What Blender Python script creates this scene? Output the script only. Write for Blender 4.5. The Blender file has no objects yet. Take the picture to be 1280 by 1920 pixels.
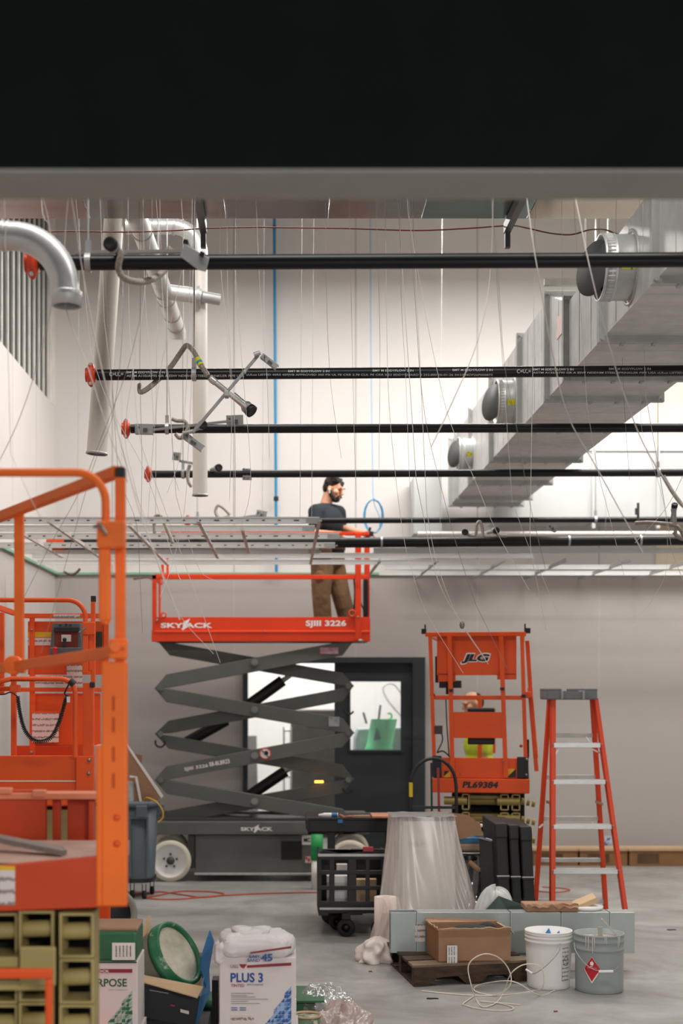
import bpy, math, random
from mathutils import Vector, Matrix, Quaternion
from mathutils import noise as mn
random.seed(7)
SC = bpy.context.scene
COL = SC.collection
# ---------------------------------------------------------------- camera
F = 2667.0; PX = 535.0; HY = 1285.0; H = 1.85
cam = bpy.data.cameras.new('camera'); camo = bpy.data.objects.new('camera', cam); COL.objects.link(camo)
camo.location = (0, 0, H); camo.rotation_euler = (math.pi/2, 0, 0)
cam.lens = 50.0; cam.sensor_width = 36.0; cam.sensor_fit = 'AUTO'
cam.shift_x = (640-PX)/1920.0; cam.shift_y = (HY-960)/1920.0
cam.dof.use_dof = True; cam.dof.focus_distance = 7.9; cam.dof.aperture_fstop = 2.0
cam.clip_end = 100; SC.camera = camo
# ---------------------------------------------------------------- view, world, lights
SC.view_settings.view_transform = 'Standard'; SC.view_settings.look = 'None'
SC.view_settings.gamma = 1.0; SC.view_settings.exposure = 0.0
W = bpy.data.worlds.new('world'); SC.world = W; W.use_nodes = True
W.node_tree.nodes['Background'].inputs[0].default_value = (0.9, 0.92, 1, 1)
W.node_tree.nodes['Background'].inputs[1].default_value = 0.5
def area(name, loc, sx, sy, power, col=(1, 0.97, 0.93), rot=(0, 0, 0)):
    l = bpy.data.lights.new(name, 'AREA'); l.shape = 'RECTANGLE'; l.size = sx; l.size_y = sy
    l.energy = power; l.color = col
    o = bpy.data.objects.new(name, l); COL.objects.link(o); o.location = loc; o.rotation_euler = rot
    return o
LP = 0.385
for i, (x, y, p) in enumerate(((-0.3, 4.9, 230), (2.6, 4.9, 230), (-0.8, 8.6, 240), (3.6, 8.8, 240), (-0.1, 12.7, 300), (2.4, 12.4, 470), (4.6, 12.6, 420))):
    area('high_bay_light', (x, y, 6.2), 2.4, 0.5, p*LP)
area('back_room_light', (0.6, 17.6, 3.3), 2.5, 1.5, 110)
area('front_room_light', (3.0, -4.2, 3.78), 2.4, 0.6, 1100)
# ---------------------------------------------------------------- helpers
def P(x, y, D):
    return Vector(((x-PX)*D/F, D, H-(y-HY)*D/F))
def gd(y, z=0.0):
    return (H-z)*F/(y-HY)
def lin(h):
    h = h.lstrip('#'); r = [int(h[i:i+2], 16)/255 for i in (0, 2, 4)]
    return tuple((c/12.92 if c <= 0.04045 else ((c+0.055)/1.055)**2.4) for c in r)
MATS = {}
def mat(name, hexc, rough=0.5, metal=0.0, var=0.12, scale=6.0, bump=0.0, bscale=None, alpha=1.0, hex2=None, stretch=(1, 1, 1), trans=0.0, detail=4, thr=None, emit=0.0):
    if name in MATS: return MATS[name]
    m = bpy.data.materials.new(name); m.use_nodes = True; nt = m.node_tree; b = nt.nodes['Principled BSDF']
    c = lin(hexc); b.inputs['Roughness'].default_value = rough; b.inputs['Metallic'].default_value = metal
    tc = nt.nodes.new('ShaderNodeTexCoord'); mp = nt.nodes.new('ShaderNodeMapping'); mp.inputs['Scale'].default_value = stretch
    nt.links.new(tc.outputs['Object'], mp.inputs[0])
    n = nt.nodes.new('ShaderNodeTexNoise'); n.inputs['Scale'].default_value = scale; n.inputs['Detail'].default_value = detail
    nt.links.new(mp.outputs[0], n.inputs[0])
    r = nt.nodes.new('ShaderNodeValToRGB')
    c2 = lin(hex2) if hex2 else tuple(x*(1-var) for x in c); c1 = c if hex2 else tuple(min(1, x*(1+var)) for x in c)
    r.color_ramp.elements[0].color = (*c2, 1); r.color_ramp.elements[1].color = (*c1, 1)
    lo, hi = thr if thr else (0.3, 0.7)
    r.color_ramp.elements[0].position = lo; r.color_ramp.elements[1].position = hi
    nt.links.new(n.outputs[0], r.inputs[0]); nt.links.new(r.outputs[0], b.inputs['Base Color'])
    if bump:
        n2 = nt.nodes.new('ShaderNodeTexNoise'); n2.inputs['Scale'].default_value = bscale or scale*4; n2.inputs['Detail'].default_value = 6
        nt.links.new(mp.outputs[0], n2.inputs[0])
        bp = nt.nodes.new('ShaderNodeBump'); bp.inputs['Strength'].default_value = bump; bp.inputs['Distance'].default_value = 0.02
        nt.links.new(n2.outputs[0], bp.inputs['Height']); nt.links.new(bp.outputs[0], b.inputs['Normal'])
    if alpha < 1: b.inputs['Alpha'].default_value = alpha
    if trans: b.inputs['Transmission Weight'].default_value = trans
    if emit:
        b.inputs['Emission Color'].default_value = (*c, 1); b.inputs['Emission Strength'].default_value = emit
    MATS[name] = m; return m
def film(name, hexc, clear, rough=0.25, gloss=0.12, bump=0.4):
    m = bpy.data.materials.new(name); m.use_nodes = True; nt = m.node_tree; nt.nodes.clear()
    out = nt.nodes.new('ShaderNodeOutputMaterial'); tr = nt.nodes.new('ShaderNodeBsdfTransparent')
    df = nt.nodes.new('ShaderNodeBsdfDiffuse'); tl = nt.nodes.new('ShaderNodeBsdfTranslucent'); gl = nt.nodes.new('ShaderNodeBsdfGlossy')
    df.inputs[0].default_value = tl.inputs[0].default_value = (*lin(hexc), 1); gl.inputs['Roughness'].default_value = rough
    n = nt.nodes.new('ShaderNodeTexNoise'); n.inputs['Scale'].default_value = 14; n.inputs['Detail'].default_value = 5
    tc = nt.nodes.new('ShaderNodeTexCoord'); nt.links.new(tc.outputs['Object'], n.inputs[0])
    bp = nt.nodes.new('ShaderNodeBump'); bp.inputs['Strength'].default_value = bump; nt.links.new(n.outputs[0], bp.inputs['Height'])
    for q in (df, tl, gl): nt.links.new(bp.outputs[0], q.inputs['Normal'])
    a = nt.nodes.new('ShaderNodeMixShader'); a.inputs[0].default_value = 0.35; nt.links.new(df.outputs[0], a.inputs[1]); nt.links.new(tl.outputs[0], a.inputs[2])
    b = nt.nodes.new('ShaderNodeMixShader'); b.inputs[0].default_value = clear; nt.links.new(a.outputs[0], b.inputs[1]); nt.links.new(tr.outputs[0], b.inputs[2])
    c = nt.nodes.new('ShaderNodeMixShader'); c.inputs[0].default_value = gloss; nt.links.new(b.outputs[0], c.inputs[1]); nt.links.new(gl.outputs[0], c.inputs[2])
    nt.links.new(c.outputs[0], out.inputs[0]); MATS[name] = m; return m
class MB:
    def __init__(s): s.v = []; s.f = []; s.mi = 0
    def add(s, vs, fs, smooth=False):
        o = len(s.v); s.v += [Vector(p) for p in vs]
        s.f += [([i+o for i in f], smooth, s.mi) for f in fs]; return s
    def hexa(s, c):      # 8 corners: bottom loop 0-3, top loop 4-7
        return s.add(c, [(3, 2, 1, 0), (4, 5, 6, 7), (0, 1, 5, 4), (1, 2, 6, 5), (2, 3, 7, 6), (3, 0, 4, 7)])
    def box(s, x0, x1, y0, y1, z0, z1):
        return s.hexa([(x0, y0, z0), (x1, y0, z0), (x1, y1, z0), (x0, y1, z0), (x0, y0, z1), (x1, y0, z1), (x1, y1, z1), (x0, y1, z1)])
    def slab(s, x0, y0, x1, y1, D, dep):     # front face fills the rectangle at distance D
        a = P(x0, y1, D); b = P(x1, y0, D); return s.box(a.x, b.x, D, D+dep, a.z, b.z)
    def prism(s, pts, ext):
        pts = [Vector(p) for p in pts]; n = len(pts); e = Vector(ext)
        return s.add(pts+[p+e for p in pts], [tuple(range(n)), tuple(range(2*n-1, n-1, -1))]+[((i+1) % n, i, i+n, (i+1) % n+n) for i in range(n)])
    def poly(s, pp, D, dep):
        return s.prism([P(x, y, D) for x, y in pp], (0, dep, 0))
    def rings(s, rs, closed=False, caps=True, smooth=True):
        n = len(rs[0]); m = len(rs); vs = [p for r in rs for p in r]; fs = []
        for j in range(m if closed else m-1):
            k = (j+1) % m
            for i in range(n): fs.append((j*n+i, j*n+(i+1) % n, k*n+(i+1) % n, k*n+i))
        s.add(vs, fs, smooth)
        if caps and not closed:
            s.add(rs[0], [tuple(range(n-1, -1, -1))]); s.add(rs[-1], [tuple(range(n))])
        return s
    def tube(s, pts, r, n=10, closed=False, caps=True, prof=None):
        pts = [Vector(p) for p in pts]; m = len(pts); rs = []; up = None
        for i, p in enumerate(pts):
            a = pts[(i-1) % m] if (closed or i > 0) else pts[0]; b = pts[(i+1) % m] if (closed or i < m-1) else pts[-1]
            t = (b-a).normalized()
            if up is None:
                up = Vector((0, 0, 1)) if abs(t.z) < 0.9 else Vector((0, -1, 0))
            x = t.cross(up)
            if x.length < 1e-5: x = t.cross(Vector((0, 1, 0.01)))
            x.normalize(); y = x.cross(t).normalized(); up = y
            rr = r[i] if isinstance(r, (list, tuple)) else r
            if prof: rs.append([p+x*u+y*w for u, w in prof])
            else: rs.append([p+x*math.cos(2*math.pi*k/n)*rr+y*math.sin(2*math.pi*k/n)*rr for k in range(n)])
        return s.rings(rs, closed, caps, smooth=not prof)
    def bar(s, p, q, w, h):      # rectangular section, h along the upright
        return s.tube([p, q], 0, prof=[(-w/2, -h/2), (w/2, -h/2), (w/2, h/2), (-w/2, h/2)])
    def cyl(s, p, q, r, n=20, r2=None):
        return s.tube([p, q], [r, r2 if r2 is not None else r], n)
    def lathe(s, prof, c, n=32, axis=(0, 0, 1), a0=0.0):
        c = Vector(c); ax = Vector(axis).normalized(); q = Vector((0, 0, 1)).rotation_difference(ax)
        rs = []
        for r, z in prof:
            rs.append([c+q @ Vector((r*math.cos(2*math.pi*k/n+a0), r*math.sin(2*math.pi*k/n+a0), z)) for k in range(n)])
        return s.rings(rs, caps=False)
    def surf(s, fn, nu, nv, smooth=True):
        vs = [fn(i/nu, j/nv) for j in range(nv+1) for i in range(nu+1)]
        return s.add(vs, [(j*(nu+1)+i, j*(nu+1)+i+1, (j+1)*(nu+1)+i+1, (j+1)*(nu+1)+i) for j in range(nv) for i in range(nu)], smooth)
    def ell(s, c, r, R=None, nu=16, nv=10):
        c = Vector(c); R = R or Matrix.Identity(3); rs = []
        for j in range(1, nv):
            t = math.pi*j/nv
            rs.append([c+R @ Vector((r[0]*math.sin(t)*math.cos(2*math.pi*k/nu), r[1]*math.sin(t)*math.sin(2*math.pi*k/nu), -r[2]*math.cos(t))) for k in range(nu)])
        return s.rings(rs, caps=True)
    def limb(s, pts, rr):
        for i, p in enumerate(pts): s.ell(p, (rr[i],)*3, nu=14, nv=8)
        for i in range(len(pts)-1): s.tube([pts[i], pts[i+1]], [rr[i], rr[i+1]], 14)
        return s
    def rot(s, pivot, axis, ang, start=0):
        M = Matrix.Rotation(ang, 3, Vector(axis)); pv = Vector(pivot)
        for i in range(start, len(s.v)): s.v[i] = pv+M @ (s.v[i]-pv)
        return s
    def bounds(s):
        lo = Vector([min(p[i] for p in s.v) for i in range(3)]); hi = Vector([max(p[i] for p in s.v) for i in range(3)]); return lo, hi
ORG = {}
SPLIT = set('bolt end_post pivot_rod toe_bolt rail_bolt corner_bolt post far_post guard_post hazard_decal corner_casting panel_post boot eyebrow eye rivet end_pin slot bolt_head toggle_switch rail_clip toe_board end_panel end_rail gate_post front_post front_side caster_fork folding_rail tie_ring cable seam cross_bar corner_foot crate_rail hazard_stripe rail_clamp flange frame_plate side_rail duct_panel bin_handle bin_rib support_bar coil_cable paint_drip cable_tail rod seam_band gusset_plate toe_ledge control_unit hanger bristle blue_text_line text_line upper_post printed_decal post_cap platform_beam end_rib'.split())
def islands(mb):
    n = len(mb.v); par = list(range(n))
    def fd(i):
        while par[i] != i: par[i] = par[par[i]]; i = par[i]
        return i
    for f in mb.f:
        a = fd(f[0][0])
        for j in f[0][1:]: par[fd(j)] = a
    gr = {}
    for i in range(n): gr.setdefault(fd(i), []).append(i)
    bb = [[Vector([min(mb.v[i][k] for i in g) for k in range(3)]), Vector([max(mb.v[i][k] for i in g) for k in range(3)]), set(g)] for g in gr.values()]
    if len(bb) > 60: return [mb]
    ch = True
    while ch:
        ch = False
        for i in range(len(bb)):
            for j in range(i+1, len(bb)):
                if all(bb[i][0][k] <= bb[j][1][k]+0.0015 and bb[j][0][k] <= bb[i][1][k]+0.0015 for k in range(3)):
                    bb[i] = [Vector(map(min, bb[i][0], bb[j][0])), Vector(map(max, bb[i][1], bb[j][1])), bb[i][2] | bb[j][2]]; bb.pop(j); ch = True; break
            if ch: break
    out = []
    for b in bb:
        ids = sorted(b[2]); mp = {q: k for k, q in enumerate(ids)}; q = MB(); q.v = [mb.v[i] for i in ids]
        q.f = [([mp[i] for i in f[0]], f[1], f[2]) for f in mb.f if f[0][0] in mp]; out.append(q)
    return out
def obj(name, mb, m, parent=None, bevel=0.0, mods=(), loc=None, label=None):
    if parent is not None and name in SPLIT:
        first = None
        for q in islands(mb):
            o = obj1(name, q, m, parent, bevel, mods, loc, label); first = first or o
        return first
    return obj1(name, mb, m, parent, bevel, mods, loc, label)
def obj1(name, mb, m, parent=None, bevel=0.0, mods=(), loc=None, label=None):
    if parent is not None: org = ORG[parent.name]
    elif loc is not None: org = Vector(loc)
    else:
        lo, hi = mb.bounds(); org = Vector(((lo.x+hi.x)/2, (lo.y+hi.y)/2, lo.z))
    me = bpy.data.meshes.new(name)
    me.from_pydata([tuple(v-org) for v in mb.v], [], [f[0] for f in mb.f])
    me.polygons.foreach_set('use_smooth', [f[1] for f in mb.f]); me.polygons.foreach_set('material_index', [f[2] for f in mb.f])
    for q in (m if isinstance(m, (list, tuple)) else [m]): me.materials.append(q)
    me.validate(); me.update()
    o = bpy.data.objects.new(name, me); COL.objects.link(o)
    if parent is not None: o.parent = parent
    else: o.location = org
    ORG[o.name] = org
    for k, kw in mods:
        d = o.modifiers.new(k.lower(), k)
        for a, b in kw.items(): setattr(d, a, b)
    if bevel:
        d = o.modifiers.new('bevel', 'BEVEL'); d.width = bevel; d.segments = 2; d.limit_method = 'ANGLE'; d.angle_limit = 0.8
    if label: o['label'] = label
    return o
def tag(o, label, cat, group=None, kind=None):
    o['label'] = label; o['category'] = cat
    if group: o['group'] = group
    if kind: o['kind'] = kind
    return o
def thing(name, label, cat, loc, group=None):
    o = bpy.data.objects.new(name, None); COL.objects.link(o); o.location = loc; o.empty_display_size = 0.1
    ORG[o.name] = Vector(loc); return tag(o, label, cat, group)
def struct(name, mb, m, bevel=0.0, loc=(0, 0, 0)):
    o = obj(name, mb, m, loc=loc, bevel=bevel); o['kind'] = 'structure'; return o
def textmb(s, x0, y0, x1, y1, D, shear=0.0, bold=0.0, ext=0.0015, fn=None):
    cu = bpy.data.curves.new('t', 'FONT'); cu.body = s; cu.shear = shear; cu.offset = bold; cu.extrude = 0; cu.resolution_u = 3
    t = bpy.data.objects.new('t', cu); COL.objects.link(t)
    bpy.context.view_layer.update()
    me = bpy.data.meshes.new_from_object(t); bpy.data.objects.remove(t)
    xs = [v.co.x for v in me.vertices]; ys = [v.co.y for v in me.vertices]
    a, b, c, d = min(xs), max(xs), min(ys), max(ys)
    mb = MB(); p = P(x0, y1, D); q = P(x1, y0, D)
    vs = []
    for v in me.vertices:
        u = (v.co.x-a)/(b-a); w = (v.co.y-c)/(d-c)
        pt = Vector((p.x+u*(q.x-p.x), D-ext, p.z+w*(q.z-p.z)))
        vs.append(fn(pt) if fn else pt)
    mb.add(vs, [tuple(f.vertices) for f in me.polygons]); bpy.data.meshes.remove(me)
    return mb
def arc(c, r, a0, a1, n, u=(1, 0, 0), w=(0, 0, 1)):
    c = Vector(c); u = Vector(u); w = Vector(w)
    return [c+u*math.cos(a0+(a1-a0)*i/n)*r+w*math.sin(a0+(a1-a0)*i/n)*r for i in range(n+1)]
def smooth_path(pts, k=6):
    pts = [Vector(p) for p in pts]; out = []
    q = [pts[0]*2-pts[1]]+pts+[pts[-1]*2-pts[-2]]
    for i in range(1, len(q)-2):
        for j in range(k):
            t = j/k; a, b, c, d = q[i-1], q[i], q[i+1], q[i+2]
            out.append(0.5*((2*b)+(c-a)*t+(2*a-5*b+4*c-d)*t*t+(3*b-a-3*c+d)*t**3))
    out.append(pts[-1]); return out
# ---------------------------------------------------------------- materials
M_or = mat('orange_paint', '#df5009', 0.45, var=0.10, scale=3)
M_orn = mat('orange_paint_worn', '#f26d10', 0.5, var=0.12, scale=2.5, bump=0.05)
M_orr = mat('red_orange_paint', '#c33e08', 0.42, var=0.08, scale=3)
M_blk = mat('black_plastic', '#17181a', 0.5, var=0.2)
M_blk2 = mat('black_rubber', '#1c1c1d', 0.75, var=0.2)
M_gal = mat('galvanised_steel', '#dddedc', 0.4, 0.5, var=0.10, scale=9, bump=0.03, hex2='#c9cbca')
M_galm = mat('galvanised_matt', '#b9bab8', 0.5, 0.6, var=0.1, scale=12)
M_alu = mat('aluminium', '#d2d2d0', 0.35, 0.7, var=0.08, scale=20, stretch=(1, 1, 8))
M_pipe = mat('black_steel_pipe', '#141518', 0.38, 0.3, var=0.3, scale=8, stretch=(0.4, 3, 3))
M_wht = mat('white_plastic', '#e6e3e0', 0.45, var=0.03)
M_grey = mat('grey_machine_paint', '#5d605c', 0.5, var=0.1, scale=4)
M_greyd = mat('dark_grey_machine_paint', '#3c3e3d', 0.55, var=0.12, scale=4)
M_olive = mat('olive_paint', '#a3925a', 0.5, var=0.15, scale=5)
M_dark = mat('painted_gap_shade', '#0b0b0b', 0.8, var=0.2)  # near-black that paints the shade inside holes and gaps
M_card = mat('brown_cardboard', '#a07b60', 0.85, var=0.08, scale=5, bump=0.03)
M_cardl = mat('pale_cardboard', '#c4a582', 0.85, var=0.08, scale=5)
M_label = mat('label_paper', '#d9cfc9', 0.6, var=0.05, scale=30)
def print_mat(name, base, ink, sc=160.0, axis='Z'):
    m = bpy.data.materials.new(name); m.use_nodes = True; nt = m.node_tree; b = nt.nodes['Principled BSDF']; b.inputs['Roughness'].default_value = 0.6
    tc = nt.nodes.new('ShaderNodeTexCoord'); wv = nt.nodes.new('ShaderNodeTexWave'); wv.bands_direction = axis
    wv.inputs['Scale'].default_value = sc/20; nt.links.new(tc.outputs['Object'], wv.inputs[0])
    n = nt.nodes.new('ShaderNodeTexNoise'); n.inputs['Scale'].default_value = sc/1.6; nt.links.new(tc.outputs['Object'], n.inputs[0])
    mu = nt.nodes.new('ShaderNodeMath'); mu.operation = 'MULTIPLY'; nt.links.new(wv.outputs['Fac'], mu.inputs[0]); nt.links.new(n.outputs[0], mu.inputs[1])
    r = nt.nodes.new('ShaderNodeValToRGB'); r.color_ramp.elements[0].position = 0.36; r.color_ramp.elements[1].position = 0.44
    r.color_ramp.elements[0].color = (*lin(base), 1); r.color_ramp.elements[1].color = (*lin(ink), 1)
    nt.links.new(mu.outputs[0], r.inputs[0]); nt.links.new(r.outputs[0], b.inputs['Base Color']); MATS[name] = m; return m
M_print = print_mat('printed_notice', '#d8cbc6', '#8a7f7c')
M_bar = print_mat('barcode', '#dcdad6', '#4a4a4a', 400, 'X')
M_film = film('milky_film', '#fcf3ee', 0.52, gloss=0.05)
M_clear = film('clear_film', '#d9dad8', 0.72, rough=0.12, gloss=0.22, bump=0.9)
# ---------------------------------------------------------------- setting
def concrete():
    m = bpy.data.materials.new('polished_concrete'); m.use_nodes = True; nt = m.node_tree; b = nt.nodes['Principled BSDF']
    tc = nt.nodes.new('ShaderNodeTexCoord'); n = nt.nodes.new('ShaderNodeTexNoise'); n.inputs['Scale'].default_value = 1.1; n.inputs['Detail'].default_value = 9; n.inputs['Roughness'].default_value = 0.68; n.inputs['Distortion'].default_value = 0.6
    nt.links.new(tc.outputs['Object'], n.inputs[0]); r = nt.nodes.new('ShaderNodeValToRGB')
    r.color_ramp.elements[0].position = 0.32; r.color_ramp.elements[1].position = 0.68
    r.color_ramp.elements[0].color = (*lin('#787571'), 1); r.color_ramp.elements[1].color = (*lin('#aaa9a6'), 1)
    nt.links.new(n.outputs[0], r.inputs[0]); nt.links.new(r.outputs[0], b.inputs['Base Color'])
    n2 = nt.nodes.new('ShaderNodeTexNoise'); n2.inputs['Scale'].default_value = 5; n2.inputs['Detail'].default_value = 6; nt.links.new(tc.outputs['Object'], n2.inputs[0])
    mr = nt.nodes.new('ShaderNodeMapRange'); mr.inputs[3].default_value = 0.28; mr.inputs[4].default_value = 0.55; nt.links.new(n2.outputs[0], mr.inputs[0]); nt.links.new(mr.outputs[0], b.inputs['Roughness'])
    return m
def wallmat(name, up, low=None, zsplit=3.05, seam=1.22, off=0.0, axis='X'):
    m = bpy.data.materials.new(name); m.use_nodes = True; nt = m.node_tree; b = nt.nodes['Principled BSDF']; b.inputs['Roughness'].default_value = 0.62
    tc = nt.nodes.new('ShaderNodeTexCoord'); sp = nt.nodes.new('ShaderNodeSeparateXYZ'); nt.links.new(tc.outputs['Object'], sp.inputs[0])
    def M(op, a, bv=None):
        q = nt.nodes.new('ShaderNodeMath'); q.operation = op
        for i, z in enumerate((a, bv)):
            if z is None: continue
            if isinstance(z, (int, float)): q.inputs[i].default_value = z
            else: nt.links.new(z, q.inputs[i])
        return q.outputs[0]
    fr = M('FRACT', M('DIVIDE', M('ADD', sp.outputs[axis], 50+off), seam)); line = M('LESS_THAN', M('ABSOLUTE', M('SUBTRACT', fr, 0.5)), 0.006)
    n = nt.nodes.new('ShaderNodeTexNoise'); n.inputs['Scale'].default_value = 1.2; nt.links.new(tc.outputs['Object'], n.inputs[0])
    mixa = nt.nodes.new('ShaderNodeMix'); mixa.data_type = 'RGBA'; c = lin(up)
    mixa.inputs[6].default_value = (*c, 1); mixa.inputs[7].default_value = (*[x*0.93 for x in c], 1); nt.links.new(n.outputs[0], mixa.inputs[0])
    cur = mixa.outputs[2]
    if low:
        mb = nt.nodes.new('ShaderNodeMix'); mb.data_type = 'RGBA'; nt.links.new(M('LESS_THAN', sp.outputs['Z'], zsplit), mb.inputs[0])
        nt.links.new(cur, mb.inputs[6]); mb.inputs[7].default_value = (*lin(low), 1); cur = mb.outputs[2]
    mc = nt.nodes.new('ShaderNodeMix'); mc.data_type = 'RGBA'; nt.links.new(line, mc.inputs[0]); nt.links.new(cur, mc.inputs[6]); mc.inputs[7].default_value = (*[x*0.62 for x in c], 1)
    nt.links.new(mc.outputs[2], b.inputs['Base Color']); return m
WB = 15.2; XL = -2.46; XR = 7.0; ZC = 7.4
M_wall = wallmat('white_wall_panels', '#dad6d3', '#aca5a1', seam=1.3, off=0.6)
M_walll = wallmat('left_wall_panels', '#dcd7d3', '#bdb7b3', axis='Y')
M_floor = concrete()
struct('floor', MB().box(XL-0.2, XR+0.2, -7, 20.5, -0.1, 0), M_floor)
dx0, dx1, dz = (455-PX)*WB/F, (797-PX)*WB/F, H+(HY-1232)*WB/F
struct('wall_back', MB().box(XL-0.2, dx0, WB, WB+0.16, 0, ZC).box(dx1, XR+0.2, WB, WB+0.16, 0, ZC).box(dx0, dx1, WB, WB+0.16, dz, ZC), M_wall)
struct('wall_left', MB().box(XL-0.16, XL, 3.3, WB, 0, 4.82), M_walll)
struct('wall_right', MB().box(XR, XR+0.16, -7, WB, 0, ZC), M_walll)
struct('ceiling', MB().box(XL-1.5, XR+0.2, 3.3, WB+0.2, ZC, ZC+0.1), mat('ceiling_deck', '#b9b6b1', 0.7))
# header above the wide opening the photographer looks through
struct('wall_front', MB().box(XL-0.16, XR, 3.2, 3.26, 3.012, ZC), mat('header_painted_shade', '#141616', 0.95, var=0.1))  # near-black colour paints in the shade of this unlit face
struct('trim_front', MB().box(XL-0.16, XR, 3.2, 3.385, 3.006, 3.0115).box(XL-0.16, XR, 3.262, 3.385, 3.0115, 3.05), mat('header_soffit_paint', '#95938a', 0.7, var=0.05))
MATS['header_painted_shade'].node_tree.nodes['Principled BSDF'].inputs['Specular IOR Level'].default_value = 0.05
# ribbed panels above the left wall
mb = MB().box(XL-0.16, XL-0.02, 3.3, 14.85, 4.82, ZC)
struct('wall_left_upper', mb, mat('dark_ribbed_panel', '#3b3f3a', 0.7))
mb = MB()
y = 11.0
while y < 14.85:
    mb.box(XL-0.02, XL-0.004, y, y+0.05, 4.82, ZC); y += 0.27
mb.box(XL-0.12, XL+0.003, 14.85, WB, 4.82, ZC)
struct('trim_1', mb, mat('pale_rib', '#dedbd6', 0.5))
mb = MB().box(XL, XL+0.035, 4, WB, 3.03, 3.055).box(XL+0.035, 0.95, WB-0.03, WB, 3.03, 3.055).box(0.95, XR, WB-0.03, WB, 3.03, 3.055)
struct('trim_2', mb, mat('green_wall_angle', '#7fae93', 0.5))
struct('trim_3', MB().box(3.95, XR, WB-0.02, WB-0.001, 3.06, ZC), mat('cream_board', '#e9dcc4', 0.7, var=0.03))
# door
M_door = mat('charcoal_door_paint', '#2c3136', 0.5, var=0.06)
d = obj('door_1', MB().slab(455, 1232, 464, 1611, 15.1, 0.26).slab(773, 1232, 797, 1611, 15.1, 0.26).slab(464, 1232, 773, 1243, 15.1, 0.26), M_door, bevel=0.004); d['kind'] = 'structure'
leaf = MB()
for r in ((627, 1243, 655, 1611), (753, 1243, 773, 1611), (655, 1243, 753, 1277), (655, 1408, 753, 1611)): leaf.slab(*r, 15.17, 0.05)
obj('door_leaf', leaf, M_door, d)
obj('glass_pane', MB().slab(655, 1277, 753, 1408, 15.19, 0.008), film('door_glass', '#e8eef0', 0.93, 0.02, 0.05, 0), d)
obj('glazing_bead', MB().slab(653, 1275, 657, 1410, 15.15, 0.02).slab(751, 1275, 755, 1410, 15.15, 0.02).slab(657, 1275, 751, 1278, 15.15, 0.02).slab(657, 1406, 751, 1410, 15.15, 0.02), M_door, d)
# room beyond the door
M_white = mat('bright_wall_paint', '#f2f2f0', 0.7, var=0.02)
struct('wall_room_beyond', MB().box(-1.6, 3.2, 19.4, 19.5, 0, 3.6).box(-1.7, -1.6, WB+0.16, 19.5, 0, 3.6).box(3.2, 3.3, WB+0.16, 19.5, 0, 3.6).box(-1.7, 3.3, WB+0.16, 19.5, 3.6, 3.7), M_white)
# ================================================================ main galvanised duct
DX, DZB, DWID = 1.69, 3.70, 0.70
g = thing('rectangular_duct', 'big galvanised rectangular duct running back across upper right', 'duct', (DX+0.35, 10, DZB))
def ductsec(y0, y1, zt0, zt1, zb=DZB):
    mb = MB(); x0, x1 = DX, DX+DWID
    mb.hexa([(x0, y0, zb), (x1, y0, zb), (x1, y1, zb), (x0, y1, zb), (x0, y0, zt0), (x1, y0, zt0), (x1, y1, zt1), (x0, y1, zt1)])
    n = max(2, int((y1-y0)/0.27))
    for i in range(1, n):      # cross-break beads
        yy = y0+(y1-y0)*i/n; zt = zt0+(zt1-zt0)*i/n
        mb.box(x0-0.002, x0, yy, yy+0.005, zb+0.01, zt-0.01); mb.box(x0+0.01, x1-0.01, yy, yy+0.005, zb-0.002, zb)
    return mb
secs = [(4.4, 6.45, 4.14, 4.14), (6.45, 7.55, 4.14, 4.14), (7.55, 8.5, 4.14, 4.14), (8.5, 9.1, 4.14, 4.34), (9.1, 10.2, 4.34, 4.34), (10.2, 11.6, 4.34, 4.34), (11.6, 12.9, 4.34, 4.34), (12.9, 14.45, 4.34, 4.34)]
for s_ in secs: obj('duct_section', ductsec(*s_), M_gal, g)
def flange(y, zt):
    mb = MB(); x0, x1, t = DX-0.035, DX+DWID+0.035, 0.04
    for (a, b, c, d_) in ((x0, x0+t, DZB-0.035, zt+0.035), (x1-t, x1, DZB-0.035, zt+0.035), (x0+t, x1-t, DZB-0.035, DZB+0.005), (x0+t, x1-t, zt-0.005, zt+0.035)):
        mb.box(a, b, y-0.02, y-0.003, c, d_); mb.box(a, b, y+0.003, y+0.02, c, d_)
    f = obj('flange', mb, M_galm, g, bevel=0.002)
    b = MB()
    for cx in (x0+0.02, x1-0.02):
        for cz in (DZB-0.015, zt+0.015):
            b.cyl((cx, y-0.036, cz), (cx, y-0.02, cz), 0.011, 6)
    for k in range(4):
        xx = x0+0.12+k*0.17; b.box(xx, xx+0.02, y-0.03, y+0.02, DZB-0.045, DZB-0.034)
    obj('bolt', b, M_galm, f)
for y, zt in ((6.45, 4.14), (7.55, 4.14), (8.5, 4.14), (9.12, 4.34), (10.2, 4.34), (11.6, 4.34), (12.9, 4.34), (13.95, 4.34), (14.45, 4.34)): flange(y, zt)
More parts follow.
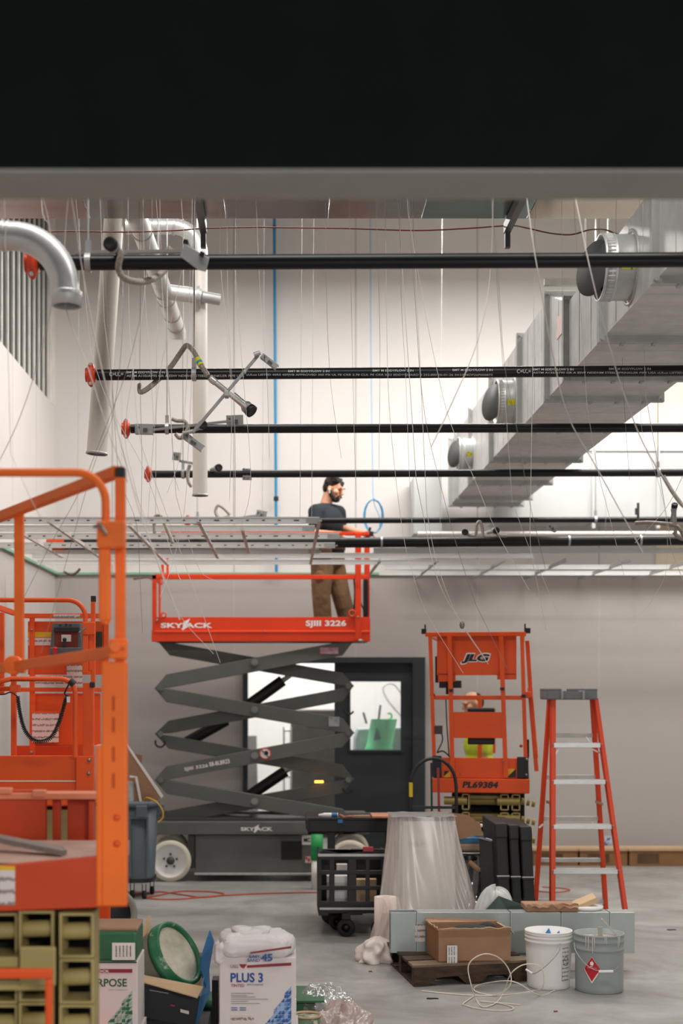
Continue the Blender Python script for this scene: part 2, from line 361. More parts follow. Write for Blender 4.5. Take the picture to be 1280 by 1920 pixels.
# stickers on the duct
obj('notice_sticker', MB().slab(1043, 624, 1057, 658, 8.42, 0.002).box(0, 0, 0, 0, 0, 0), M_print, g) if False else None
obj('notice_sticker', MB().box(DX-0.004, DX-0.002, 8.62, 8.86, 4.0, 4.13), mat('pink_sticker', '#e3cfc9', 0.6, hex2='#c2564f', scale=40, thr=(0.3, 0.4)), g)
def collar(yc, r, z, L=0.2):
    mb = MB().lathe([(r, 0), (r, L*0.62), (r*1.03, L*0.64), (r*1.03, L*0.7), (r, L*0.72), (r, L), (r*1.035, L), (r*1.035, L+0.012), (r*0.97, L+0.012), (r*0.97, 0.01)], (DX, yc, z), 48, (-1, 0, 0))
    c = obj('round_collar', mb, M_gal, g)
    mb = MB()
    for k in range(48):
        a = 2*math.pi*k/48; mb.box(DX-L*0.98, DX-L*0.74, yc+math.cos(a)*r*1.005-0.003, yc+math.cos(a)*r*1.005+0.003, z+math.sin(a)*r*1.005-0.003, z+math.sin(a)*r*1.005+0.003)
    obj('crimp', mb, M_gal, c)
    mb = MB().lathe([(r*1.06, 0.0), (r*1.06, 0.006), (r*1.16, 0.006), (r*1.16, 0.0)], (DX, yc, z), 40, (-1, 0, 0)); obj('mounting_ring', mb, M_galm, c)
    # damper blade stands part open out of the mouth
    mb = MB().lathe([(0.0, -0.004), (r*0.86, -0.004), (r*0.86, 0.004), (0.0, 0.004)], (DX-L-0.035, yc+0.01, z), 40, (-0.9, -0.42, 0.1)); obj('damper_blade', mb, mat('dull_steel', '#565958', 0.6, 0.3), c); obj('throat_shade_lining', MB().lathe([(0, 0.02), (r*0.96, 0.02), (r*0.96, L*0.8), (r*0.95, L*0.8), (r*0.95, 0.03), (0, 0.03)], (DX, yc, z), 36, (-1, 0, 0)), M_dark, c)  # black throat lining paints the shade inside the mouth
    a0 = math.radians(200); mb = MB(); n = 5
    a_, b_ = math.pi+0.05, math.pi+0.33
    vs = [];
    for i in range(n+1):
        a = a_+(b_-a_)*i/n
        for xx in (DX-L*0.55, DX-L*0.1): vs.append((xx, yc+math.cos(a)*r*1.008, z+math.sin(a)*r*1.008))
    mb.add(vs, [(2*i, 2*i+1, 2*i+3, 2*i+2) for i in range(n)]); obj('warning_sticker', mb, mat('yellow_sticker', '#d6cf1c', 0.5, hex2='#4f4d20', scale=60, thr=(0.35, 0.42)), c, label='yellow warning sticker')
collar(6.98, 0.158, 3.9, 0.14); collar(10.55, 0.158, 3.95, 0.12); collar(12.95, 0.145, 3.96, 0.11)
# trapeze strut over the duct
g2 = thing('trapeze_hanger', 'galvanised trapeze strut spanning over the duct bend', 'hanger', (2.05, 9.0, 4.42))
obj('strut', MB().box(1.64, 2.45, 9.0, 9.04, 4.385, 4.425), M_galm, g2)
obj('rod', MB().cyl((1.9, 9.02, 4.42), (1.9, 9.02, ZC), 0.005, 8).cyl((2.42, 9.02, 4.42), (2.42, 9.02, ZC), 0.005, 8), M_galm, g2)
# crossing duct overhead
g3 = thing('overhead_cross_duct', 'wide shiny sheet metal duct crossing overhead behind the header', 'duct', (2, 7.4, 4.58))
xs = [XL+0.02, -1.75, -1.15, -0.35, 0.25, 0.8, 1.42, 2.15, 2.9, 4.0, 5.5, XR-0.1]
cols = ['#8d8f8b', '#a0837c', '#8a8d89', '#7c8b8c', '#949692', '#6f8585', '#a08c78', '#999b97', '#a08880', '#8e908d', '#8e908d']  # orange and teal reflections are put into these panel colours
for i in range(len(xs)-1):
    m = mat('reflection_tint_panel_%d' % i, cols[i], 0.22, 0.75, var=0.12, scale=3, bump=0.05, bscale=3)
    obj('duct_panel', MB().box(xs[i]+0.002, xs[i+1]-0.002, 6.9, 8.38, 4.6, 5.15), m, g3, bevel=0.002)
for px_ in (377, 962):
    x = (px_-PX)*8.2/F
    o = obj('strut_channel', MB().box(x-0.02, x+0.02, 6.9, 8.44, 4.53, 4.59).box(x-0.015, x+0.015, 8.40, 8.44, 4.44, 4.53).cyl((x, 8.42, 4.44), (x, 8.42, 4.75), 0.006, 8), mat('dark_strut', '#6a6a68', 0.45, 0.6), g3)
# transverse duct on the back wall
g4 = thing('back_wall_duct', 'pale rectangular duct running along the back wall on right', 'duct', (4, 14.9, 3.5))
M_galp = mat('pale_galvanised', '#d3d5d4', 0.45, 0.5, var=0.06, scale=2)
obj('duct_section', MB().slab(925, 845, 1112, 978, 14.62, 0.5), M_galp, g4, bevel=0.004)
obj('duct_section', MB().slab(1114, 845, 1232, 978, 14.62, 0.5), M_galp, g4, bevel=0.004)
obj('duct_section', MB().slab(1236, 845, 1700, 978, 14.62, 0.5), M_galp, g4, bevel=0.004)
obj('top_flange', MB().slab(925, 838, 1700, 845, 14.6, 0.5), M_wht, g4)
obj('flange', MB().slab(1110, 838, 1116, 990, 14.58, 0.06).slab(1231, 838, 1237, 990, 14.58, 0.06), M_galp, g4)
obj('end_box', MB().slab(776, 893, 828, 1000, 14.66, 0.5), M_galp, g4)
# ================================================================ black sprinkler pipes
M_print_w = mat('white_pipe_stencil', '#c9c9c9', 0.6, var=0.1)
M_cap = mat('red_cap_paint', '#cf3f15', 0.42, var=0.08)
def cap_grooved(mb, x, y, z, r):
    # grooved end coupling with an upright two-bolt ear
    mb.ell((x, y-0.005, z), (0.027, r*1.35, r*2.25), None, 20, 14)
    mb.cyl((x-0.03, y, z), (x+0.024, y, z), r*1.28, 24)
pipes = [(493, 5.77, 57, 487, 'nearest the header'), (703, 7.88, 163, 695, 'with long white stencilled print along it'), (804, 9.5, 227, 802, 'third back, below the stencilled one'),
         (889, 11.4, 267, 886, 'fourth back, just above the worker'), (977, 13.1, 340, 974, 'passing in front of the worker')]
PIPE = []
for i, (yl, D, xl, yr, desc) in enumerate(pipes):
    r = 0.0302 if D < 12 else 0.026
    a = P(xl+18, yl, D); b = P(1280, yr, D); b = a+(b-a)*1.6
    gp = thing('sprinkler_pipe', 'black steel sprinkler pipe '+desc, 'pipe', a, 'black sprinkler pipes')
    PIPE.append((a, b, r))
    obj('pipe', MB().cyl(a, b, r, 28), M_pipe, gp)
    c = MB(); cap_grooved(c, a.x-0.03, D, a.z, r); e = obj('end_cap', c, M_cap, gp)
    bb = MB()
    for s_ in (1, -1): bb.cyl((a.x-0.03, D-0.022, a.z+s_*r*1.75), (a.x-0.03, D-0.036, a.z+s_*r*1.75), 0.009, 6)
    obj('bolt', bb, M_galm, e)
    def hang(x, top=None):
        z = a.z+(b.z-a.z)*(x-a.x)/(b.x-a.x); h = obj('hanger_clamp', MB().tube(arc((x, D, z), r+0.006, 0, 2*math.pi, 20, (0, 1, 0), (0, 0, 1)), 0, prof=[(-0.012, -0.002), (0.012, -0.002), (0.012, 0.002), (-0.012, 0.002)]).box(x-0.012, x+0.012, D-0.004, D+0.004, z+r, z+r+0.06), M_galm, gp)
        obj('threaded_rod', MB().cyl((x, D, z+r+0.04), (x, D, top or ZC), 0.0045, 8), M_galm, h)
    hx = {0: [165], 1: [364, 1500], 2: [313, 1480], 3: [343, 1233], 4: [370, 1116]}[i]
    for q in hx: hang((q-PX)*D/F)
    # thin cord ties hanging on the pipe
# stencil on the second pipe
a, b, r = PIPE[1]
def onpipe(a, b, r):
    def f(p):
        z = a.z+(b.z-a.z)*(p.x-a.x)/(b.x-a.x); dzz = max(-r*0.97, min(r*0.97, p.z-z)); return Vector((p.x, a.y-math.sqrt(r*r-dzz*dzz)-0.0008, z+dzz))
    return f
pp = bpy.data.objects['pipe.001']
rows = [('BMT M EDDYFLOW 2 IN', 238, 310), ('BMT M EDDYFLOW 2 IN', 540, 617), ('BMT M EDDYFLOW 2 IN', 698, 774), ('BMT M EDDYFLOW 2 IN', 847, 922), ('BMT M EDDYFLOW 2 IN', 997, 1073), ('BMT M EDDYFLOW 2 IN', 1139, 1217)]
full = MB()
def addmb(A, B): A.add(B.v, [f[0] for f in B.f])
for s_, x0, x1 in rows:
    yy = 703-8*(x0-160)/1120; addmb(full, textmb(s_, x0, yy-4.5, x1, yy-0.2, 7.88, bold=0.012, fn=onpipe(a, b, r)))
for s_, x0, x1 in (('ASTM A135/A795 GR A ESW NDE/HM STEEL SPRINKLER PIPE USA', 238, 458), ('cULus LISTED 45R5 45FJVB APPROVED 300 PSI UL FE CRR 2.78 CUL PE CRR 0.23 EDDYGUARD II 252.000 06-01-26 04:27 MDP26P000873', 462, 922),
                  ('ASTM A135/A795 GR A ESW NDE/HM STEEL SPRINKLER PIPE USA cULus LISTED 45R5 45FJVB APPROVED 300 PSI', 997, 1390)):
    yy = 703-8*(x0-160)/1120; addmb(full, textmb(s_, x0, yy+2.2, x1, yy+6.2, 7.88, bold=0.012, fn=onpipe(a, b, r)))
for x0 in (206, 967):
    yy = 703-8*(x0-160)/1120
    addmb(full, textmb('C=UL=', x0, yy-2.5, x0+26, yy+4.5, 7.88, bold=0.01, fn=onpipe(a, b, r)))
obj('stencilled_lettering', full, M_print_w, pp)
# low thick pipe
a = P(120, 1021, 12.0); b = P(1280, 1013, 12.0); b = a+(b-a)*1.5
gp = thing('sprinkler_main_pipe', 'thicker low black pipe running just above the ceiling grid', 'pipe', a)
obj('pipe', MB().cyl(a, b, 0.043, 28), M_pipe, gp)
obj('coupling', MB().cyl(P(88, 1021.2, 12), P(121, 1021, 12), 0.047, 24), M_cap, gp, label='red painted end coupling')
for q in (715, 1066, 1200):
    x = (q-PX)*12/F; z = a.z+(b.z-a.z)*(x-a.x)/(b.x-a.x)
    obj('hanger_clamp', MB().tube(arc((x, 12, z), 0.047, 0, 2*math.pi, 20, (0, 1, 0), (0, 0, 1)), 0, prof=[(-0.008, -0.002), (0.008, -0.002), (0.008, 0.002), (-0.008, 0.002)]), M_galm, gp)
o = obj('conduit', MB().cyl(P(783, 1001, 13.5), P(1700, 1000, 13.5), 0.022, 16), M_wht); tag(o, 'white conduit running level just above the thick low pipe', 'pipe')
# ================================================================ ventilation and exhaust pipes on the left
def elbowpipe(name, pts, r, label, cat, ends=()):
    t = thing(name, label, cat, pts[-1]); return t
# big elbow in the corner
t = thing('exhaust_elbow', 'shiny galvanised elbow pipe turning downward at upper left edge', 'duct pipe', P(125, 573, 5.3))
D = 5.3; s = D/F
path = [P(-60, 441, D), P(25, 442, D)]+[P(25, 527, D)+Vector((math.sin(u)*85*s+0, 0, math.cos(u)*85*s)) for u in [math.pi/2*k/10*1.08 for k in range(1, 11)]]
path = [P(-60, 441, D), P(10, 442, D)]+[P(20, 540, D)+Vector((math.sin(u)*101*s, 0, math.cos(u)*98*s)) for u in [math.pi/2*k/12 for k in range(1, 13)]]
obj('elbow_body', MB().tube(path+[P(124, 555, D)], 27*s, 32, caps=False), M_gal, t)
obj('outlet_collar', MB().lathe([(25*s, 0), (28*s, 0), (28*s, 18*s), (29.5*s, 20*s), (28*s, 22*s), (29.5*s, 25*s), (27.5*s, 28*s), (25*s, 28*s), (25*s, 0)], P(125, 574, D), 32), M_gal, t)
obj('seam_band', MB().cyl(P(4, 441.5, D), P(9, 441.8, D), 29*s, 32).cyl(P(13, 442, D), P(17, 442.5, D), 28.6*s, 32), M_gal, t)
# leaning white pipe
M_white_pipe = mat('off_white_pipe', '#dcd6ce', 0.4, 0.1, var=0.04, scale=4)
a, b = P(216, 380, 8.5), P(181, 852, 8.5); a = b+(a-b)*((ZC-b.z)/(a.z-b.z))
t = thing('white_vent_pipe', 'off-white vertical pipe leaning left, open at its lower end', 'pipe', b)
obj('pipe', MB().tube([a, b], 19*8.5/F, 32, caps=False), M_white_pipe, t)
obj('rim', MB().tube([b+Vector((0, 0, 0.012)), b], 20.2*8.5/F, 32).tube([b+Vector((0.0, 0, 0.3)), b+Vector((0, 0, 0.3))], 0.01, 4) if False else MB().lathe([(18*8.5/F, 0), (20.5*8.5/F, 0), (20.5*8.5/F, 0.012), (18*8.5/F, 0.012), (18*8.5/F, 0)], b, 32, a-b), M_galm, t)
# straight pipe with elbow on top
D = 10.3; s = D/F
t = thing('elbowed_vent_pipe', 'off-white vertical pipe with shiny elbow at its top', 'pipe', P(375, 930, D))
path = [P(236, 424, D), P(300, 424, D)]+[P(322, 477, D)+Vector((math.sin(u)*53*s, 0, math.cos(u)*53*s)) for u in [math.pi/2*k/10 for k in range(0, 11)]]
obj('elbow', MB().tube(path+[P(375, 490, D)], 14.5*s, 28), M_gal, t)
obj('pipe', MB().tube([P(375, 486, D), P(375, 929, D)], 14*s, 28, caps=False), M_white_pipe, t)
obj('rim', MB().lathe([(13*s, 0), (15.2*s, 0), (15.2*s, 3*s), (13*s, 3*s), (13*s, 0)], P(375, 930, D), 28), M_galm, t)
obj('clamp', MB().cyl(P(325, 424, D), P(329, 425, D), 16.5*s, 24), M_galm, t)
x_ = P(327, 0, D).x; obj('hanger_rod', MB().cyl((x_, D, P(0, 412, D).z), (x_, D, ZC), 0.005, 8), M_galm, t)
# diagonal receding branch line
a, b = P(254, 400, 8.5), P(330, 612, 11.2)
t = thing('galvanised_branch_duct', 'round galvanised duct sloping away with a side tee', 'duct pipe', (a+b)/2)
dr = (b-a)
obj('pipe', MB().tube([a-(b-a).normalized()*0.02+Vector((-0.02, 0.0, 0.9)), a, b], 0.062, 28, caps=False), M_gal, t)
obj('hanger_rod', MB().cyl((a+(b-a)*0.5), Vector(((a+(b-a)*0.5).x, (a+(b-a)*0.5).y, ZC)), 0.004, 8), M_galm, t)
for k in (0.12, 0.3, 0.62, 0.7, 0.86, 0.98):
    c = a+dr*k; obj('joint_band', MB().lathe([(0.06, 0), (0.068, 0), (0.068, 0.02), (0.06, 0.02)], c, 28, dr), M_galm, t)
c = a+dr*0.63
obj('tee_branch', MB().cyl(c, c+Vector((0.27, 0.02, -0.03)), 0.055, 24), M_gal, t)
obj('branch_flange', MB().cyl(c+Vector((0.24, 0.02, -0.03)), c+Vector((0.26, 0.02, -0.03)), 0.078, 8).cyl(c+Vector((0.27, 0.02, -0.03)), c+Vector((0.40, 0.05, -0.045)), 0.04, 20), M_galm, t)
obj('end_elbow', MB().tube([b, b+Vector((0.01, 0.05, -0.03)), b+Vector((0.01, 0.07, -0.08))], [0.063, 0.063, 0.06], 24, caps=True), M_gal, t)
# blue pipe on the wall
t = thing('blue_pipe', 'slim bright blue air pipe running down the back wall', 'pipe', P(518, 1040, 15.1))
M_blue = mat('blue_pipe_paint', '#1c87b8', 0.45, var=0.05)
obj('pipe', MB().cyl(P(514, 380, 15.1), P(518, 1072, 15.1), 0.0155, 14), M_blue, t)
obj('coupling', MB().cyl(P(517.4, 931, 15.1), P(517.4, 939, 15.1), 0.026, 14).cyl(P(514.3, 424, 15.1), P(514.3, 428, 15.1), 0.022, 14), M_blk, t, label='black pipe coupling')
# hanging blue cable coil
t = thing('blue_cable_coil', 'light blue cable coiled in an oval loop beside worker', 'cable', P(700, 1000, 14.4))
M_cab = mat('light_blue_cable', '#4f9cc9', 0.5, var=0.08)
mb = MB()
for k in range(6):
    pts = []
    for i in range(40):
        an = 2*math.pi*i/40; rx = 19-k*0.7+random.uniform(-.4, .4); ry = 31+random.uniform(-1, 1)
        pts.append(P(700+math.cos(an)*rx, 968+math.sin(an)*ry, 14.3+0.012*k+0.02*math.sin(an*2+k)))
    mb.tube(pts, 0.0045, 6, closed=True)
obj('coil', mb, M_cab, t)
obj('cable_tail', MB().tube(smooth_path([P(694, 380, 14.9), P(695, 640, 14.8), P(698, 860, 14.5), P(700, 937, 14.32), P(710, 965, 14.3), P(712, 990, 14.3)]), 0.004, 6), M_cab, t)
obj('tie', MB().tube(arc(P(701, 938, 14.33), 0.016, 0, 6.28, 10, (0, 1, 0)), 0.004, 6), M_blk, t)
# red wire strung across
pts = [P(x, y, d_) for x, y, d_ in ((-60, 440, 8.4), (105, 434, 8.4), (240, 435, 8.4), (330, 432, 8.42), (385, 428, 8.42), (480, 426, 8.45), (560, 427, 8.45), (640, 428, 8.45), (700, 430, 8.45), (790, 432, 8.45), (880, 428, 8.45), (955, 423, 8.45), (985, 427, 8.3), (1030, 437, 8.2), (1070, 440, 8.0), (1105, 431, 7.9), (1135, 431, 7.7), (1158, 439, 7.6), (1185, 437, 7.4))]
o = obj('red_wire', MB().tube(smooth_path(pts), 0.0042, 6), mat('dark_red_insulation', '#7c2a22', 0.5, var=0.1)); tag(o, 'dark red wire strung across below the overhead duct', 'wire')
# ================================================================ helper for machine parts in one plane
def part(name, parent, m, *slabs, bevel=0.003, label=None):
    mb = MB()
    for s_ in slabs: mb.slab(*s_)
    return obj(name, mb, m, parent, bevel=bevel, label=label)
def ptube(pp, D, w, n=12, k=None):
    pts = [P(x, y, D) for x, y in pp]
    if k: pts = smooth_path(pts, k)
    return MB().tube(pts, w*D/F/2, n)
def hoop(x0, y0, x1, y1, rad, D, n=8):
    """pixel path: level from (x0,y0), rounded corner, then down to (x1,y1)"""
    return [(x0, y0), (x1-rad, y0)]+[(x1-rad+rad*math.sin(a), y0+rad-rad*math.cos(a)) for a in [math.pi/2*i/n for i in range(1, n+1)]]+[(x1, y1)]
M_decal_y = mat('yellow_warning_decal', '#e0b21c', 0.5, var=0.05)
M_bolt = mat('zinc_bolt', '#8d8d88', 0.4, 0.7)
M_txt_w = mat('white_lettering', '#f1eeee', 0.5, var=0.01); M_txt_k = mat('black_lettering', '#131517', 0.5, var=0.05)
# ================================================================ nearest orange scissor lift (left foreground)
D = 4.5
t1 = thing('scissor_lift', 'large orange scissor lift in the left foreground, cropped by frame', 'scissor lift', (-0.95, 5.0, 0))
def slab3(mb, x0, y0, x1, y1, D, dep): mb.slab(x0, y0, x1, y1, D, dep); return mb
f = obj('platform_frame', MB().poly([(-420, 1640), (0, 1624), (178, 1607), (237, 1540), (237, 1700), (0, 1709), (-420, 1725)], D, 0.05).slab(-420, 1628, -400, 1706, D, 0.9).prism([P(222, 1620, D+0.05), P(235, 1700, D+0.05), P(206, 1660, 5.3), P(206, 1600, 5.3)], (0.01, 0, 0)), M_orr, t1, bevel=0.004)
obj('mount_hole', MB().cyl(P(217, 1665, D-0.003), P(217, 1665, D+0.002), 9*D/F, 20), M_dark, f, label='dark round hole in the orange frame')
for yy in (1533, 1582):
    obj('round_bolt', MB().ell(P(219, yy, D-0.005), (0.013, 0.012, 0.013)), M_or, f)
sm = part('safety_decal', t1, M_print, (-2, 1632, 28, 1697, D-0.003, 0.002), bevel=0); part('decal_header', sm, M_decal_y, (-2, 1624, 28, 1632, D-0.003, 0.002), bevel=0)
zd = H-(1622-HY)*D/F
M_deck = mat('dusty_deck', '#b08f80', 0.75, var=0.15, scale=9, bump=0.1)
obj('deck', MB().box(P(-400, 0, D).x, P(196, 0, D).x, D+0.05, 5.22, zd-0.05, zd).box(P(-400, 0, D).x, P(226, 0, D).x, D+0.05, 4.72, zd-0.05, zd-0.001), M_deck, t1)
# far toe board pieces standing behind the deck
part('toe_board', t1, M_orr, (-400, 1482, 85, 1578, 5.26, 0.04))
mb = MB().slab(-400, 1484, 188, 1500, 5.35, 0.05).slab(98, 1500, 112, 1590, 5.32, 0.04).slab(166, 1500, 176, 1600, 5.3, 0.05).slab(126, 1500, 166, 1590, 5.36, 0.02)
obj('toe_board', mb, M_orr, t1, bevel=0.003)
part('toe_ledge', t1, mat('dusty_orange_ledge', '#e08a66', 0.7, var=0.1), (-400, 1487, 188, 1499, 5.24, 0.1), (-10, 1478, 20, 1489, 5.22, 0.05), (60, 1482, 84, 1495, 5.22, 0.05), bevel=0.004)
# corner post
p = part('corner_post', t1, M_orn, (190, 1240, 237, 1700, D-0.01, 0.05), (180, 1400, 192, 1700, D-0.005, 0.05), bevel=0.006)
up = part('upper_post', t1, M_orn, (215, 893, 234, 1250, D, 0.036), bevel=0.004)
part('post_cap', up, M_blk, (216, 875, 234, 895, D-0.002, 0.04), bevel=0.004)
mb = MB()
for yy in (1305, 1345, 1400, 1450): mb.slab(210, yy, 215, yy+28, D-0.0115, 0.003)
obj('slot', mb, mat('worn_slot_shadow', '#b84610', 0.7), p)
h = obj('gate_hoop', ptube(hoop(-160, 886, 198, 1170, 55, D), D-0.03, 16, 14), M_orn, t1)
obj('hoop_post', MB().slab(184, 1020, 206, 1165, D-0.05, 0.04), M_orn, t1, bevel=0.008)
b = part('gate_bracket', t1, M_orn, (181, 976, 234, 1027, D-0.075, 0.045), (181, 976, 196, 1000, D-0.08, 0.05), bevel=0.006)
obj('latch_pin', MB().cyl(P(186, 982, D-0.09), P(200, 1002, D-0.1), 0.0055, 10).cyl(P(176, 988, D-0.08), P(190, 984, D-0.1), 0.005, 10), M_bolt, b)
obj('top_rail', MB().bar(P(222, 884, D+0.02), P(-60, 992, 5.9), 0.04, 0.034), M_orn, t1, bevel=0.003)
obj('mid_rail', MB().bar(P(215, 1222, D+0.01), P(-60, 1262, 5.9), 0.03, 0.036), M_orn, t1, bevel=0.003)
obj('side_post', MB().slab(26, 962, 43, 1245, 5.42, 0.034).slab(24, 1235, 45, 1262, 5.40, 0.05), M_orn, t1, bevel=0.003)
obj('rail_clamp', MB().lathe([(0, 0), (18*5.3/F, 0), (18*5.3/F, 0.05), (0, 0.05)], P(23, 1247, 5.33), 16, (0, 1, 0)), M_orn, t1, bevel=0.004)
hg = obj('hinge_plate', MB().slab(203, 1197, 238, 1236, D-0.035, 0.03), M_orn, t1, bevel=0.008)
obj('hinge_bolt', MB().cyl(P(216, 1212, D-0.06), P(216, 1212, D-0.03), 0.018, 8).cyl(P(218, 1212, D-0.05), P(234, 1211, D-0.05), 0.009, 12), M_orn, hg)
# scissor stack under the platform
mb = MB(); rods = MB(); back = MB()
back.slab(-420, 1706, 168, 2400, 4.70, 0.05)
for (x0, x1, D_) in ((-60, 33, 4.56), (35, 101, 4.53), (111, 176, 4.5)):
    y = 1712 if x0 != 35 else 1708
    k = 0
    while y < 2350:
        hgt = 84
        for r_ in ((x0, y, x0+5, y+hgt), (x1-5, y, x1, y+hgt), (x0+5, y, x1-5, y+5), (x0+5, y+hgt-5, x1-5, y+hgt)): mb.slab(*r_, D_, 0.13)
        rods.cyl(P(x0+3, y+34, D_+0.045), P(x1+3, y+32, D_+0.045), 0.027, 18)
        y += hgt+2; k += 1
sc = obj('scissor_frame', mb, M_olive, t1); obj('pivot_rod', rods, M_olive, sc); obj('stack_shadow_plate', back, M_dark, t1)  # plate is an added black sheet standing for shade behind the rods
part('gusset_plate', t1, M_olive, (36, 1776, 104, 1850, D-0.05, 0.02), (-60, 1795, 34, 1815, D-0.03, 0.05), (-60, 1840, 96, 1858, D-0.04, 0.02), bevel=0.006)
part('ladder_rung', t1, M_or, (-60, 1818, 97, 1836, 4.3, 0.03), (84, 1836, 97, 2200, 4.3, 0.03), bevel=0.006)
zb = 0.0
obj('chassis', MB().box(-1.9, -0.75, 4.6, 6.3, 0.08, 0.32), M_or, t1, bevel=0.01)
for xx, yy in ((-1.8, 4.8), (-0.72, 4.8), (-1.8, 6.1), (-0.72, 6.1)):
    obj('wheel', MB().lathe([(0, -0.06), (0.1, -0.06), (0.11, -0.05), (0.16, -0.06), (0.16, 0.06), (0.11, 0.05), (0.1, 0.06), (0, 0.06)], (xx, yy, 0.16), 32, (1, 0, 0)), M_blk2, t1)
# metal track bundle lying on the deck
tr = MB()
for k in range(3):
    tr.bar(P(-80+k*6, 1556+k*3, 5.0-k*0.03)+Vector((0, 0, 0.002)), P(112+k*4, 1594+k*3, 4.78-k*0.03)+Vector((0, 0, 0.002)), 0.03, 0.018)
zz = min(v.z for v in tr.v)
for v in tr.v: v.z += 0
o = obj('metal_track_bundle', tr, mat('dull_track_steel', '#8b857f', 0.45, 0.6, var=0.2, scale=30, stretch=(1, 8, 8))); tag(o, 'grey metal tracks lying on the dusty deck of the near lift', 'metal track')
# ================================================================ second orange lift behind it
D = 8.4; E = 9.3
t2 = thing('scissor_lift', 'second orange scissor lift behind the near one, with control box and coiled cable', 'scissor lift', (-1.35, 9.1, 0))
part('toe_board', t2, M_or, (-200, 1417, 146, 1463, D, 0.03), (-200, 1466, 188, 1510, D, 0.04), bevel=0.004)
part('toe_seam', t2, mat('pale_scrape', '#e9c6b4', 0.7), (-200, 1463, 146, 1466, D-0.003, 0.005), bevel=0)
part('platform_deck', t2, M_or, (-200, 1500, 188, 1512, D+0.04, 1.1))
cp = part('corner_post', t2, M_or, (155, 1280, 175, 1510, D-0.02, 0.05), (170, 1124, 178, 1285, D-0.01, 0.026), (142, 1418, 176, 1510, D-0.03, 0.03), bevel=0.004)
part('post_cap', cp, M_blk, (170, 1117, 179, 1128, D-0.012, 0.03), (168, 1279, 177, 1289, D-0.03, 0.03))
obj('toe_bolt', MB().ell(P(167, 1425, D-0.035), (0.011, 0.011, 0.011)).ell(P(166, 1450, D-0.035), (0.011, 0.011, 0.011)), M_bolt, cp, label='grey bolts')
obj('hole', MB().cyl(P(165, 1488, D-0.032), P(165, 1488, D-0.02), 0.012, 16), M_dark, cp)
obj('gate_hoop', ptube(hoop(-120, 1125, 160, 1168, 33, D), D-0.03, 9), M_or, t2)
part('gate_bracket', t2, M_or, (154, 1166, 178, 1190, D-0.05, 0.03), bevel=0.005)
part('gate_post', t2, M_or, (155, 1190, 165, 1262, D-0.04, 0.03), (166, 1190, 172, 1258, D-0.02, 0.02))
obj('latch_pin', MB().cyl(P(148, 1186, D-0.07), P(161, 1177, D-0.07), 0.005, 8), M_bolt, t2)
obj('guard_hoop', ptube([(-12, 1300), (0, 1278), (20, 1273)]+hoop(20, 1273, 141, 1420, 28, D), D-0.1, 9.5), M_or, t2)
obj('grab_rail', ptube([(-30, 1292), (35, 1291)], D-0.06, 9), M_or, t2); part('rail_sleeve', t2, M_or, (18, 1284, 36, 1298, D-0.09, 0.05))
part('front_post', t2, M_or, (20, 1245, 30, 1418, D+0.1, 0.03), (-24, 1148, 7, 1302, D+0.2, 0.03))
obj('slanted_rail', MB().bar(P(-60, 1120, D+0.1), P(28, 1150, E), 0.03, 0.03), M_or, t2)
# far end of the platform: panel, rails, decals
part('end_panel', t2, M_or, (52, 1165, 155, 1265, E, 0.02), (66, 1300, 188, 1398, E, 0.02), (155, 1165, 196, 1265, E, 0.02), bevel=0.004)
part('end_toe_board', t2, M_orr, (20, 1398, 190, 1425, E-0.02, 0.03))
part('end_rail', t2, M_or, (44, 1150, 200, 1159, E-0.03, 0.03), (32, 1289, 190, 1297, E-0.03, 0.03), (55, 1152, 64, 1300, E-0.025, 0.03), (55, 1300, 66, 1420, E-0.025, 0.03), (194, 1152, 203, 1300, E-0.02, 0.03))
obj('rail_bolt', MB().ell(P(59, 1181, E-0.03), (0.009,)*3).ell(P(59, 1411, E-0.03), (0.012,)*3), M_bolt, t2)
part('warning_decal', t2, M_decal_y, (52, 1185, 96, 1195, E-0.003, 0.002), bevel=0, label='yellow warning decal')
part('printed_decal', t2, M_print, (52, 1196, 96, 1210, E-0.003, 0.002), bevel=0); part('printed_decal', t2, M_print, (100, 1152, 150, 1158, E-0.033, 0.002), bevel=0)
part('printed_decal', t2, M_print, (66, 1265, 124, 1286, E-0.033, 0.002), bevel=0); part('printed_decal', t2, M_print, (125, 1246, 154, 1286, E-0.04, 0.002), bevel=0)
part('instruction_decal', t2, M_print, (60, 1337, 110, 1392, E-0.033, 0.002), bevel=0, label='large pale instruction sheet'); part('decal_header', t2, M_or, (60, 1333, 110, 1337, E-0.033, 0.002), bevel=0)
M_box = mat('control_box_grey', '#54585a', 0.55, var=0.2, scale=20)
cb = obj('control_box', MB().poly([(98, 1168), (150, 1168), (154, 1230), (93, 1230)], E-0.2, 0.12).poly([(93, 1214), (154, 1214), (156, 1232), (92, 1232)], E-0.26, 0.06), M_box, t2, bevel=0.004)
part('control_recess', cb, mat('dark_orange_recess', '#702408', 0.6), (102, 1179, 146, 1215, E-0.204, 0.004), bevel=0)
part('recess_top', cb, M_blk, (101, 1176, 148, 1185, E-0.225, 0.02))
obj('joystick', MB().cyl(P(121, 1214, E-0.25), P(121, 1199, E-0.25), 0.011, 12).ell(P(121, 1199, E-0.25), (0.014, 0.014, 0.012)), M_blk, cb)
part('small_label', cb, M_label, (115, 1190, 133, 1203, E-0.208, 0.003), bevel=0)
obj('stop_button', MB().cyl(P(103, 1222, E-0.3), P(103, 1220, E-0.26), 0.016, 16).ell(P(103, 1216, E-0.29), (0.017, 0.015, 0.012)), mat('red_button', '#c42026', 0.4), cb, label='red emergency stop button')
